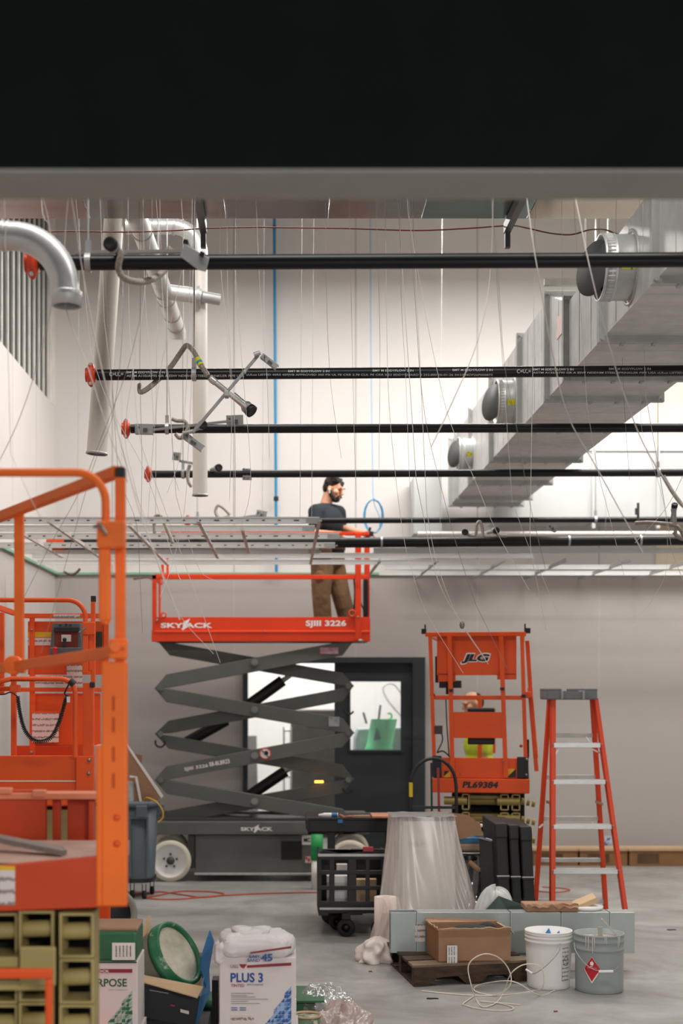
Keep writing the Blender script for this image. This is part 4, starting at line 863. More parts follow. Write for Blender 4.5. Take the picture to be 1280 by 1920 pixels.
for a_, fw in ((ar, (0.75, -0.66, 0)), (al, (0.85, -0.5, 0))):
    f = Vector(fw).normalized(); g0 = Vector((a_.x, a_.y, H-(1205-HY)*Dm/F+0.045)); b.ell(g0+f*0.06, (0.05, 0.135, 0.045), frame3(fw)); b.limb([g0+Vector((0, 0, 0.01)), a_+Vector((0, 0, 0.02))], [0.045, 0.05])
obj('boot', b, mat('dark_boot_leather', '#2b2622', 0.6), man, mods=REM)
# ================================================================ the second worker, behind the right lift
Dw = 13.6
wk = thing('person', 'worker in yellow-green hi-vis top standing on floor behind the right lift', 'person', P(890, gd(0, 0) and 1648, Dw))
wk.location.z = 0; ORG[wk.name] = Vector(wk.location)
hc2 = P(886, 1320, Dw); hc2.z = H-(1320-HY)*Dw/F
HR2 = frame3((-0.9, -0.3, -0.25))
cx = hc2.x+0.06; cy = Dw
b = MB(); q2 = head(b, hc2, HR2)
chh = Vector((cx, cy, 1.28)); pe2 = Vector((cx, cy, 0.93)); s2r, s2l = Vector((cx+0.03, cy-0.17, 1.40)), Vector((cx+0.0, cy+0.17, 1.40))
b.limb([hc2+Vector((0.02, 0, -0.05)), Vector((cx, cy, 1.44)), chh], [0.055, 0.06, 0.12]); b.ell(chh, (0.12, 0.16, 0.16)); b.ell(pe2, (0.12, 0.15, 0.12)); b.ell((chh+pe2)/2, (0.11, 0.14, 0.18))
e2r, e2l = s2r+Vector((-0.02, -0.02, -0.27)), s2l+Vector((-0.02, 0.02, -0.27)); w2r, w2l = e2r+Vector((-0.19, 0.03, -0.04)), e2l+Vector((-0.19, -0.03, -0.04))
b.limb([s2r, e2r, w2r], [0.055, 0.04, 0.027]); b.limb([s2l, e2l, w2l], [0.055, 0.04, 0.027]); hand(b, w2r, (-1, 0.1, 0), (0, 0, -1)); hand(b, w2l, (-1, -0.1, 0), (0, 0, -1))
for k in (1, -1): b.limb([pe2+Vector((0, 0.09*k, -0.04)), Vector((cx-0.02, cy+0.1*k, 0.5)), Vector((cx, cy+0.1*k, 0.1))], [0.085, 0.058, 0.04])
obj('body', b, M_skin, wk, mods=REM)
b = MB(); b.ell(q2(0, -0.045, 0.015), (0.08, 0.07, 0.085), HR2, 22, 14); obj('hair', b, M_hair, wk, mods=REM)
b = MB(); b.ell(chh, (0.15, 0.185, 0.18), None, 22, 14).ell((chh+pe2)/2, (0.14, 0.17, 0.2), None, 22, 14).ell(pe2+Vector((0, 0, 0.02)), (0.15, 0.17, 0.1), None, 22, 14)
b.limb([s2r, s2r+(e2r-s2r)*0.6], [0.075, 0.062]); b.limb([s2l, s2l+(e2l-s2l)*0.6], [0.075, 0.062]); obj('hi_vis_shirt', b, mat('hi_vis_yellow', '#c6d63a', 0.8, var=0.06, bump=0.2), wk, mods=REM)
b = MB(); b.ell(pe2+Vector((0, 0, -0.03)), (0.14, 0.165, 0.12))
for k in (1, -1): b.limb([pe2+Vector((0, 0.09*k, -0.05)), Vector((cx-0.02, cy+0.1*k, 0.5)), Vector((cx, cy+0.1*k, 0.12))], [0.1, 0.08, 0.075])
obj('trousers', b, mat('dark_work_trousers', '#2d3036', 0.9), wk, mods=REM)
b = MB()
for k in (1, -1): b.ell((cx-0.06, cy+0.1*k, 0.05), (0.135, 0.05, 0.05)); b.limb([(cx, cy+0.1*k, 0.06), (cx, cy+0.1*k, 0.14)], [0.045, 0.05])
obj('boot', b, mat('dark_boot_leather', '#2b2622', 0.6), wk, mods=REM)
# ================================================================ step ladder
DL = 10.55
M_fib = mat('orange_fibreglass', '#e04418', 0.45, var=0.06)
lad = thing('step_ladder', 'orange fibreglass step ladder with aluminium steps and grey top cap', 'ladder', P(1090, gd(1) and 1752, DL)); 
ORG[lad.name] = Vector((P(1090, 0, DL).x, DL, 0)); lad.location = ORG[lad.name]
def fl(px_, z, y):   # point over pixel column px_ at height z and depth y
    return Vector(((px_-PX)*y/F, y, z))
yf, yr = DL, DL+0.55; zt = H-(1310-HY)*(DL+0.25)/F; yt = DL+0.25
def zpx(y, d): return H-(y-HY)*d/F
obj('front_rail', MB().bar(fl(1036, zt, yt-0.04), fl(1035, 0, yf), 0.035, 0.075), M_fib, lad, bevel=0.003)
obj('front_rail', MB().bar(fl(1116, zt, yt-0.04), fl(1178, 0, yf), 0.03, 0.075), M_fib, lad, bevel=0.003)
obj('rear_rail', MB().bar(fl(1030, zt, yt+0.03), fl(1001, 0, yr), 0.03, 0.06), M_fib, lad, bevel=0.003)
obj('rear_rail', MB().bar(fl(1110, zt, yt+0.03), fl(1137, 0, yr), 0.03, 0.06), M_fib, lad, bevel=0.003)
mb = MB().slab(1025, 1295, 1120, 1312, yt-0.12, 0.3)
cp = obj('top_cap', mb, mat('grey_ladder_plastic', '#6e7173', 0.55), lad, bevel=0.01)
obj('cap_tray_lip', MB().slab(1025, 1291, 1053, 1296, yt-0.12, 0.3).slab(1063, 1291, 1085, 1296, yt-0.12, 0.03).slab(1093, 1291, 1120, 1296, yt-0.12, 0.3), mat('grey_ladder_plastic', '#6e7173'), cp, bevel=0.004)
obj('cap_rib', MB().slab(1052, 1295, 1056, 1311, yt-0.135, 0.02).slab(1092, 1295, 1096, 1311, yt-0.135, 0.02), mat('pale_rib_plastic', '#9b9d9e', 0.5), cp, bevel=0.003)
def lerp(a, b, t): return a+(b-a)*t
for yy in (1397, 1466, 1550, 1634, 1722):
    t = (yy-1310)/(1765-1310); d_ = lerp(yt-0.04, yf, t); xl = lerp(1036, 1035, t); xr = lerp(1116, 1178, t)
    s_ = obj('step', MB().slab(xl+2, yy-4, xr-2, yy+5, d_-0.045, 0.085), M_alu, lad, bevel=0.003)
    obj('rivet', MB().cyl(P(xl, yy-2, d_-0.06), P(xl, yy-2, d_-0.04), 0.006, 8).cyl(P(xr, yy-2, d_-0.06), P(xr, yy-2, d_-0.04), 0.006, 8), M_bolt, s_)
for yy in (1378, 1456, 1534, 1612, 1689):
    t = (yy-1310)/(1735-1310); d_ = lerp(yt+0.03, yr, t); xl = lerp(1030, 1001, t); xr = lerp(1110, 1137, t)
    obj('rear_brace', MB().slab(xl+2, yy-3, xr-2, yy+5, d_-0.01, 0.03), M_galm, lad, bevel=0.002)
for a_, b_ in (((1048, 1400), (1040, 1416)), ((1102, 1400), (1124, 1412)), ((1098, 1382), (1106, 1393)), ((1018, 1545), (1010, 1552)), ((1108, 1540), (1116, 1550))):
    obj('gusset_brace', MB().bar(P(*a_, yt), P(*b_, yt), 0.012, 0.012), M_alu, lad)
for xx in (1032, 1124):
    obj('spreader_bar', MB().bar(P(xx-8, 1503, yf-0.02+0.1), P(xx+6, 1508, yr-0.1), 0.006, 0.02), mat('brass_spreader', '#9a7c56', 0.5, 0.4), lad)
for xx, yy in ((1035, yf), (1178, yf), (1001, yr), (1137, yr)):
    obj('rubber_foot', MB().box((xx-PX)*yy/F-0.03, (xx-PX)*yy/F+0.03, yy-0.045, yy+0.045, 0, 0.03), M_blk2, lad, bevel=0.006)
# ================================================================ grey wheeled bin with waste
D = 12.3; s = D/F
gb = thing('waste_bin', 'grey plastic waste bin on caster dolly, overfilled with board scraps', 'bin', fl(239, 0, 12.55))
M_bin = mat('blue_grey_plastic', '#59656c', 0.55, var=0.1, scale=4)
mb = MB(); cxb = 239
def ring(px_, py, hw, dep, D_):
    c = P(px_, py, D_); w = hw*D_/F; pts = []
    for k in range(32):
        a = 2*math.pi*k/32; q = 0.55
        sx = math.copysign(abs(math.cos(a))**q, math.cos(a)); sy = math.copysign(abs(math.sin(a))**q, math.sin(a))
        pts.append(Vector((c.x+sx*w, D_+0.25+sy*dep, c.z)))
    return pts
obj('bin_body', MB().rings([ring(cxb, 1650, 45, 0.2, D), ring(cxb, 1508, 52, 0.24, D), ring(cxb, 1508, 48, 0.22, D), ring(cxb, 1640, 42, 0.18, D)], caps=True), M_bin, gb)
obj('bin_rim', MB().rings([ring(cxb, 1514, 55, 0.26, D), ring(cxb, 1505, 55.5, 0.262, D), ring(cxb, 1503, 50, 0.235, D), ring(cxb, 1514, 50, 0.235, D)], closed=True), M_bin, gb)
obj('bin_handle', MB().slab(254, 1511, 275, 1533, D-0.04, 0.05).slab(288, 1508, 306, 1526, D+0.2, 0.12), M_bin, gb, bevel=0.008)
obj('bin_rib', MB().slab(242, 1535, 246, 1645, D-0.005, 0.05).slab(274, 1535, 278, 1645, D-0.005, 0.05).slab(242, 1531, 278, 1536, D-0.015, 0.05), M_bin, gb, bevel=0.004)
obj('dolly', MB().rings([ring(cxb, 1657, 47, 0.22, D), ring(cxb, 1650, 48, 0.22, D)]), M_blk, gb)
for k, (px_, dd) in enumerate(((248, 0.05), (270, 0.02), (285, 0.3), (205, 0.1), (215, 0.42))):
    x = (px_-PX)*(D+dd)/F
    c = obj('caster', MB().lathe([(0, -0.012), (0.034, -0.012), (0.036, 0), (0.034, 0.012), (0, 0.012)], (x, D+dd, 0.036), 20, (0.9, 0.4, 0)), M_blk2, gb)
    obj('caster_fork', MB().box(x-0.018, x-0.013, D+dd-0.02, D+dd+0.02, 0.03, 0.13).box(x+0.013, x+0.018, D+dd-0.02, D+dd+0.02, 0.03, 0.13), M_blk, c)
o = obj('board_scrap', MB().poly([(205, 1400), (232, 1394), (303, 1494), (292, 1505), (230, 1505)], D+0.16, 0.012), M_card); tag(o, 'tall brown board scrap leaning out of the grey waste bin', 'board')
obj('white_edge', MB().poly([(232, 1392), (235, 1391), (306, 1493), (302, 1497)], D+0.15, 0.02), M_wht, o, label='white board edge')
o = obj('board_scrap', MB().poly([(247, 1412), (267, 1416), (262, 1470), (250, 1480)], D+0.3, 0.012), M_card); tag(o, 'small brown cardboard piece standing at the back of the waste bin', 'cardboard')
o = obj('angle_scrap', MB().tube([P(243, 1456, D+0.1), P(255, 1457, D+0.1), P(264, 1505, D+0.1)], 0, prof=[(-0.008, -0.01), (0.008, -0.01), (0.008, 0.01), (-0.008, 0.01)]), M_wht); tag(o, 'white bent metal strip sticking out of the grey waste bin', 'metal strip')
o = obj('plastic_bundle', MB().rings([ring(238, 1510, 9, 0.06, D-0.05), ring(237, 1470, 10, 0.07, D-0.03), ring(240, 1450, 6, 0.04, D)]), mat('pale_grey_wrap', '#aab0b2', 0.5, bump=0.6, bscale=14)); tag(o, 'pale grey plastic bundle at the left inside the waste bin', 'plastic')
o = obj('yellow_strap', MB().tube(smooth_path([P(268, 1503, D+0.1), P(275, 1496, D+0.05), P(292, 1503, D-0.03), P(304, 1518, D-0.03), P(305, 1533, D-0.03), P(296, 1542, D-0.03)]), 0.007, 8), mat('yellow_strap', '#d9a62c', 0.5)); tag(o, 'yellow strap looping over the rim of the waste bin', 'strap')
# ================================================================ orange cord on the floor
zc = 0.008; pts = []
def onf(x, y, z=zc): 
    d_ = gd(y, z); return Vector(((x-PX)*d_/F, d_, z))
for x, y in ((236, 1681), (262, 1676), (300, 1672), (345, 1678), (380, 1682), (420, 1677), (396, 1672), (340, 1671), (300, 1678), (275, 1684), (330, 1686), (400, 1680), (470, 1676), (530, 1674), (600, 1673), (660, 1673), (720, 1680)): pts.append(onf(x, y))
o = obj('extension_cord', MB().tube(smooth_path(pts), 0.006, 8), mat('orange_red_cord', '#b8492c', 0.6)); tag(o, 'red-orange extension cord looped on floor in front of raised lift', 'cord')
o = obj('extension_cord', MB().tube(smooth_path([onf(1008, 1671), onf(1040, 1673), onf(1068, 1669), onf(1050, 1665), onf(1016, 1663)]), 0.005, 8), mat('orange_red_cord', '#b8492c', 0.6)); tag(o, 'thin red cord on floor seen between the ladder legs', 'cord')
# ================================================================ black tool crate trolley
D = 10.45
ct = thing('tool_crate', 'black lattice tool crate on casters holding small parts', 'crate', fl(660, 0, D+0.25))
mb = MB()
X0, X1, Y0, Y1 = 596, 724, 1600, 1713
for yy, h_ in ((Y0, 12), (1632, 8), (1661, 8), (1690, 22)): mb.slab(X0, yy, X1, yy+h_, D, 0.02)
for xx, w_ in ((X0, 7), (617, 10), (652, 16), (685, 8), (715, 9)): mb.slab(xx, Y0, xx+w_, Y1, D+0.001, 0.018)
for xx in (X0, X1-5): mb.slab(xx, Y0, xx+5, Y1, D+0.02, 0.42)
mb.slab(X0, Y0, X1, Y1, D+0.44, 0.015).slab(X0, 1705, X1, Y1, D+0.02, 0.42)
obj('crate_frame', mb, M_blk, ct, bevel=0.004)
obj('crate_rail', MB().slab(X0, 1601, X1, 1606, D-0.012, 0.012).slab(X0+3, 1702, X1, 1706, D-0.012, 0.012), M_galm, ct, label='perforated metal rail')
obj('crate_handle', MB().poly([(598, 1600), (606, 1592), (628, 1592), (640, 1598), (660, 1592), (724, 1592), (724, 1600)], D, 0.03), M_blk, ct, bevel=0.006)
obj('red_badge', MB().slab(680, 1588, 700, 1597, D-0.015, 0.02), mat('red_badge', '#a3202a', 0.4), ct, bevel=0.004)
obj('corner_foot', MB().slab(597, 1711, 616, 1717, D, 0.3).slab(650, 1711, 680, 1716, D, 0.3), M_blk, ct, bevel=0.004)
for px_, dd, rr in ((649, 0.02, 0.066), (633, 0.3, 0.066), (712, 0.02, 0.066)):
    x = (px_-PX)*(D+dd)/F
    c = obj('caster', MB().lathe([(rr*.5, -0.02), (rr*0.95, -0.02), (rr, -0.012), (rr, 0.012), (rr*0.95, 0.02), (rr*.5, 0.02), (rr*.5, -0.02)], (x, D+dd, rr), 28, (0.25, 1, 0)), M_blk2, ct)
    obj('caster_hub', MB().lathe([(0, -0.022), (rr*.18, -0.022), (rr*.22, -0.01), (rr*.52, -0.008), (rr*.52, 0.01), (0, 0.01)], (x, D+dd, rr), 24, (0.25, 1, 0)), M_blk, c)
    obj('caster_fork', MB().box(x-0.03, x+0.03, D+dd-0.03, D+dd+0.03, 2*rr, 0.175).box(x-0.02, x+0.0, D+dd+0.023, D+dd+0.03, rr, 2*rr), M_blk, c)
for k, (x0, y0, x1, y1, m_, nm) in enumerate(((612, 1640, 650, 1700, M_wht, 'white'), (668, 1650, 706, 1700, M_cardl, 'tan cardboard'), (632, 1625, 652, 1700, M_label, 'pale paper'))):
    a_ = P(x0, y0, D+0.2); b_ = P(x1, 1705, D+0.2)
    o = obj('parts_box', MB().box(a_.x, b_.x, D+0.12+0.1*k, D+0.2+0.1*k, P(0, 1705, D).z, a_.z), m_); tag(o, '%s box inside the black lattice tool crate' % nm, 'box')
# workbench cart behind it
D = 10.95
wb = thing('workbench_cart', 'black plastic work cart topped with tools behind the lattice crate', 'cart', fl(660, 0, D+0.3))
obj('cart_top', MB().slab(576, 1536, 738, 1561, D, 0.6), M_blk, wb, bevel=0.01); obj('cart_lip', MB().slab(576, 1533, 738, 1538, D-0.01, 0.02).slab(574, 1536, 580, 1556, D-0.015, 0.6), M_blk, wb, bevel=0.004)
for x0 in (614, 722):
    for dd in (0.02, 0.52): obj('cart_post', MB().slab(x0, 1560, x0+14, 1690, D+dd, 0.05), M_blk, wb, bevel=0.004)
zb_ = H-(1690-HY)*D/F
obj('cart_shelf', MB().box(P(606, 0, D).x, P(738, 0, D).x, D, D+0.6, zb_-0.03, zb_+0.03), M_blk, wb, bevel=0.01)
for px_ in (620, 730):
    for dd in (0.06, 0.52):
        x = (px_-PX)*(D+dd)/F; rr = (zb_-0.03)/2
        obj('caster', MB().lathe([(0, -0.018), (rr*0.95, -0.018), (rr, 0), (rr*0.95, 0.018), (0, 0.018)], (x, D+dd, rr), 20, (0.3, 1, 0)), M_blk2, wb)
ztop = H-(1536-HY)*D/F+0.001
def ontop(px_, d_): return Vector(((px_-PX)*d_/F, d_, ztop))
a_ = ontop(597, D+0.1); 
t = thing('squeeze_bottle', 'white and blue plastic bottle lying on the black cart top', 'bottle', ontop(618, D+0.1))
obj('bottle_body', MB().cyl(a_+Vector((0.04, 0, 0.02)), a_+Vector((0.15, 0, 0.02)), 0.019, 20), M_wht, t); obj('bottle_cap', MB().cyl(a_+Vector((0, 0, 0.02)), a_+Vector((0.04, 0, 0.02)), 0.008, 12, 0.016), M_wht, t)
obj('bottle_label', MB().cyl(a_+Vector((0.1, 0, 0.02)), a_+Vector((0.145, 0, 0.02)), 0.0195, 20), mat('blue_label', '#2d5f9e', 0.5), t, label='blue label')
o = obj('copper_scrap', MB().tube(smooth_path([ontop(636, D+0.03)+Vector((0, 0, .03)), ontop(645, D+0.02)+Vector((0, 0, .012)), ontop(655, D-0.01)+Vector((0, 0, .02)), ontop(662, D+0.03)+Vector((0, 0, .012))]), 0.011, 8), mat('copper_leather', '#9c6148', 0.6)); tag(o, 'crumpled copper-brown strap on the black cart beside the bottle', 'strap')
o = obj('cardboard_strip', MB().box(ontop(664, D).x, ontop(694, D).x, D+0.05, D+0.12, ztop, ztop+0.02), M_card); tag(o, 'small brown cardboard strip on the black cart top', 'cardboard')
o = obj('copper_board', MB().box(ontop(698, D).x, ontop(738, D).x, D-0.01, D+0.3, ztop, ztop+0.022), mat('pinkish_board', '#b87c63', 0.6)); tag(o, 'flat pinkish brown board on the right end of the black cart', 'board')
o = obj('tape_piece', MB().slab(633, 1537, 642, 1543, D-0.018, 0.006), mat('blue_tape', '#2b7cb8', 0.5)); tag(o, 'small blue tape piece on the front edge of the black cart', 'tape')
xg = P(594, 0, 12.9).x; z1_ = P(0, 1612, 12.9).z; z2_ = P(0, 1565, 12.9).z
o = obj('green_canister', MB().lathe([(0, z1_), (0.055, z1_), (0.055, z2_), (0, z2_)], (xg, 12.9, 0), 28), mat('bright_green_plastic', '#1f9a50', 0.5), loc=(xg, 12.9, 0)); tag(o, 'upright bright green canister between raised lift and black cart', 'canister')
obj('white_base', MB().lathe([(0, 0), (0.05, 0), (0.05, z1_), (0, z1_)], (xg, 12.9, 0), 28), M_wht, o, label='white lower part')
# ================================================================ film-draped white carton and film roll
D = 10.05
o = obj('white_carton', MB().box(P(755, 0, D).x, P(853, 0, D).x, D, D+0.36, 0.0, P(0, 1540, D).z), mat('white_carton', '#dfdfdb', 0.6, var=0.04)); tag(o, 'tall white carton standing beneath draped milky film', 'carton')
obj('carton_seam', MB().slab(755, 1594, 853, 1595.5, D-0.002, 0.003).slab(755, 1681, 853, 1682.5, D-0.002, 0.003), mat('seam_pale', '#e9e8e4', 0.6), o)
obj('faint_print', textmb('OSB 3430', 764, 1578, 810, 1586, D, bold=0.01), mat('faint_grey_ink', '#a5a4a1', 0.6), o)
def drape(u, v):
    # closed loop around the carton, flaring towards the floor
    a = 2*math.pi*u; q = 0.45+0.25*v
    sx = math.copysign(abs(math.cos(a))**q, math.cos(a)); sy = math.copysign(abs(math.sin(a))**q, math.sin(a))
    c0 = P(794, 0, D).x; c1 = P(808, 0, D).x
    hw = 0.228+0.175*v**1.25; hd = 0.2+0.10*v
    fold = 0.012*math.sin(a*9+v*5+3*mn.noise(Vector((a, v*1.3, 4))))+0.006*math.sin(a*31-v*6+4*mn.noise(Vector((a*2, v, 9))))+0.03*v*mn.noise(Vector((a*3, v*2, 1)))
    fold *= 0.35+0.9*v
    zt_ = P(0, 1532, D).z
    return Vector((c0+(c1-c0)*v+sx*(hw+fold), D+0.17+sy*(hd+fold), zt_*(1-v)+0.004))
o = obj('draped_film', MB().surf(drape, 220, 40), M_film); tag(o, 'milky plastic film draped and flaring over the tall white carton', 'film')
mb = MB().surf(lambda u, v: Vector((P(794, 0, D).x+(u-0.5)*0.46, D-0.03+v*0.4, P(0, 1532, D).z+0.004+0.012*mn.noise(Vector((u*6, v*5, 2))))), 30, 20)
obj('film_top', mb, mat('dusty_film_top', '#7f7b76', 0.7), o)
D = 9.62
t = thing('film_roll', 'upright pinkish plastic film roll with bunched film around its foot', 'film roll', fl(722, 0, D))
obj('roll', MB().lathe([(0.035, 0.0), (0.075, 0.0), (0.074, 0.42), (0.035, 0.42), (0.035, 0.3)], fl(722, 0, D), 32), mat('pink_film_roll', '#dcc9c0', 0.55, var=0.05, scale=3, stretch=(14, 14, 1)), t)
def bunch(u, v):
    a = 2*math.pi*u; r = 0.115*(1-v**3)+0.01; n = mn.noise(Vector((math.cos(a)*2, math.sin(a)*2, v*3)))
    r *= 1+0.5*n+0.06*math.sin(a*11+v*4)
    return Vector((P(706, 0, D).x+math.cos(a)*r*1.0, D-0.09+math.sin(a)*r*0.8, 0.002+v*0.17))
obj('bunched_film', MB().surf(bunch, 90, 24), mat('crumpled_pink_film', '#ddd0c8', 0.45, bump=0.5, bscale=10), t)
def veil(u, v): return Vector((P(706+38*u, 0, D).x+0.02*math.sin(v*7), D-0.085-0.012*math.sin(u*18+v*3), 0.01+0.42*(1-v)))
obj('film_tail', MB().surf(veil, 40, 12), M_film, t)
# ================================================================ hand truck hoop
D = 10.55
t = thing('hand_truck', 'black tubular hand truck with arched handle beside the right lift', 'hand truck', fl(812, 0, D+0.02))
ap = [(770, 1700), (770, 1475)]+[(812-42*math.cos(a), 1470-48*math.sin(a)) for a in [math.pi*k/14 for k in range(1, 14)]]+[(855, 1475), (857, 1700)]
obj('handle_frame', ptube([(p[0], p[1]) for p in ap], D, 6.5, 12), M_blk, t)
obj('cross_bar', MB().bar(P(772, 1514, D), P(856, 1514, D), 0.02, 0.02).bar(P(772, 1600, D), P(856, 1600, D), 0.02, 0.02), M_blk, t)
obj('inner_upright', MB().bar(P(808, 1430, D+0.02), P(812, 1700, D+0.02), 0.014, 0.014), M_blk, t)
obj('red_upright', MB().bar(P(821, 1440, D+0.03), P(827, 1700, D+0.03), 0.018, 0.012), mat('deep_red_bar', '#9e2319', 0.5), t, label='deep red upright bar')
obj('yellow_tag', MB().cyl(P(770, 1467, D), P(770, 1494, D), 0.0145, 14), mat('yellow_tape', '#d8bb24', 0.5), t, label='yellow tape wrap')
obj('toe_plate', MB().box(P(764, 0, D).x, P(862, 0, D).x, D-0.05, D+0.02, 0.0, 0.012).box(P(766, 0, D).x, P(774, 0, D).x, D-0.01, D+0.02, 0.0, 0.32).box(P(853, 0, D).x, P(861, 0, D).x, D-0.01, D+0.02, 0, 0.32), M_blk, t)
# ================================================================ stacked black folding panels
M_case = mat('scuffed_black_plastic', '#232425', 0.55, var=0.35, scale=10, hex2='#131415')
for k, (x0, x1, dd) in enumerate(((928, 953, 0), (954, 974, 0.03), (975, 999, 0.06))):
    D = 10.1+dd
    t = thing('folded_case', 'scuffed black folded plastic table, %s' % ('leftmost of the three upright beside the ladder', 'middle one of the three upright beside ladder', 'rightmost of the three, nearest the ladder')[k], 'folding table', fl((x0+x1)/2, 0, D), 'upright black folded tables')
    sh = -14
    def lean(mb):
        for v in mb.v: v.x += (v.z)*(-0.05); 
        return mb
    zt_ = P(0, 1545+k*3, D).z
    a_, b_ = P(x0+10, 0, D).x, P(x1+8, 0, D).x
    obj('table_shell', lean(MB().box(a_, b_, D, D+0.62, 0.0, zt_)), M_case, t, bevel=0.012)
    obj('top_cap', lean(MB().box(a_-0.002, b_+0.001, D-0.012, D+0.63, zt_-0.1, zt_+0.006)), M_case, t, bevel=0.01)
    mb = MB().box(a_-0.002, b_+0.001, D-0.01, D+0.3, zt_*0.55, zt_*0.57)
    for j in range(6): mb.box(a_-0.002, b_+0.001, D-0.008, D+0.3, 0.05+j*0.05, 0.08+j*0.05)
    obj('side_ridge', lean(mb), M_case, t, bevel=0.003)
    obj('rail_edge', lean(MB().box(a_-0.002, b_, D-0.014, D-0.008, zt_*0.57, zt_*0.58)), M_galm, t)
# ================================================================ waste heap between film and panels
D = 10.6
t = thing('lined_bin', 'black bin wrapped in clear plastic liner behind the draped film', 'bin', fl(884, 0, D+0.2))
c0 = fl(884, 0, D+0.2)
obj('bin_shell', MB().lathe([(0.13, 0), (0.17, 0.56), (0.155, 0.56), (0.125, 0.03), (0, 0.02)], c0, 32), M_blk, t)
obj('bin_rim', MB().lathe([(0.165, 0.54), (0.185, 0.545), (0.185, 0.57), (0.155, 0.57), (0.165, 0.54)], c0, 32), M_blk, t)
def liner(u, v):
    a = 2*math.pi*u; r = (0.195+0.13*v**1.4)*(1+0.05*math.sin(a*17+v*4)+0.10*mn.noise(Vector((math.cos(a)*3, math.sin(a)*3, v*4))))
    return c0+Vector((math.cos(a)*r, math.sin(a)*r*0.9, 0.58-0.45*v))
obj('clear_liner', MB().surf(liner, 140, 26), M_clear, t)
o = obj('pipe_scrap', MB().cyl(P(880, 1617, D-0.12), P(901, 1635, D-0.17), 0.02, 16), M_card); tag(o, 'short brown cardboard tube poking out beside the clear liner', 'tube')
t = o; obj('tube_bore', MB().cyl(P(901, 1635, D-0.17), P(901.6, 1635.6, D-0.172), 0.014, 14), M_dark, t)
o = obj('paper_plate', MB().lathe([(0, 0.012), (0.15, 0.012), (0.185, 0.02), (0.185, 0.026), (0.15, 0.018), (0, 0.018)], c0+Vector((-0.01, -0.02, 0.575)), 32), M_wht); tag(o, 'white lid lying across the top of the lined black bin', 'lid')
o = obj('brown_parcel', MB().box(c0.x-0.13, c0.x+0.16, c0.y-0.12, c0.y+0.06, 0.605, 0.66), mat('taupe_parcel', '#8e7662', 0.7, var=0.2)); tag(o, 'flat brown wrapped parcel on top of the lined bin', 'parcel')
o.modifiers.new('b', 'BEVEL').width = 0.015
o = obj('blue_box', MB().box(c0.x-0.1, c0.x+0.165, c0.y-0.1, c0.y+0.08, 0.663, 0.70), mat('blue_carton', '#3c6f96', 0.6)); tag(o, 'flat blue box under the large brown cardboard flap', 'box')
D = 10.2
o = obj('cardboard_sheet', MB().poly([(830, 1530), (842, 1523), (880, 1530), (900, 1545), (904, 1563), (862, 1574), (851, 1560), (845, 1700), (835, 1700)], D+0.08, 0.006), M_card); tag(o, 'big bent brown cardboard flap standing behind the draped film', 'cardboard')
o = obj('crumpled_paper', MB().surf(lambda u, v: c0+Vector((0.02+0.13*u, -0.02+0.12*v, 0.76+0.05*mn.noise(Vector((u*5, v*5, 3)))+0.045*u)), 16, 16, False), M_label); tag(o, 'crumpled white paper on the heap beside brown cardboard flap', 'paper')
o.modifiers.new('s', 'SOLIDIFY').thickness = 0.004
o = obj('grey_cover_panel', MB().prism([P(898, 1572, D+0.15), P(938, 1583, D+0.02), P(950, 1668, D-0.02), P(950, 1760, D-0.02), P(905, 1760, D+0.15)], (0.01, 0.02, 0.01)), mat('dark_grey_sheet', '#4c4d4e', 0.4, 0.3)); tag(o, 'dark grey sheet panel leaning between lined bin and black folded tables', 'panel')
obj('panel_edge', MB().tube([P(911, 1572, D+0.1), P(938, 1581, D+0.0), P(941, 1600, D-0.02), P(949, 1672, D-0.04)], 0.006, 8), M_galm, o)
def bag(u, v):
    a = 2*math.pi*u; t_ = math.pi*v*0.5; r = 1+0.22*mn.noise(Vector((math.cos(a)*1.7, math.sin(a)*1.7, v*2.2)))+0.04*math.sin(a*15+v*9)
    return Vector((P(930, 0, 9.95).x+math.cos(a)*0.165*math.cos(t_)**0.6*r, 9.98+math.sin(a)*0.13*math.cos(t_)**0.6*r, 0.001+0.43*math.sin(t_)*(1+0.12*mn.noise(Vector((math.cos(a)*2, math.sin(a)*2, 5))))))
o = obj('white_bag', MB().surf(bag, 80, 24), mat('white_plastic_bag', '#cfcfcd', 0.4, bump=0.4, bscale=12)); tag(o, 'full white plastic bag slumped behind the sheet metal duct', 'bag')
D = 9.75
o = obj('green_sheet', MB().prism([P(905, 1712, D), P(935, 1680, D+0.05), P(992, 1702, D), P(1000, 1790, D), P(905, 1790, D)], (0, 0.02, 0)), mat('grey_green_board', '#4d5f59', 0.6)); tag(o, 'grey-green triangular board scrap behind the sheet metal duct', 'board')
# ================================================================ pallet, sheet metal duct, boxes on it
M_wood = mat('weathered_wood', '#4f3a28', 0.8, var=0.35, scale=7, bump=0.3, stretch=(1, 6, 6), hex2='#2d2118')
M_wood2 = mat('grey_wood', '#77634f', 0.8, var=0.2, scale=7, bump=0.3, stretch=(1, 6, 6))
pal = thing('wooden_pallet', 'small dark worn wooden pallet under the cardboard box', 'pallet', fl(860, 0, 9.1))
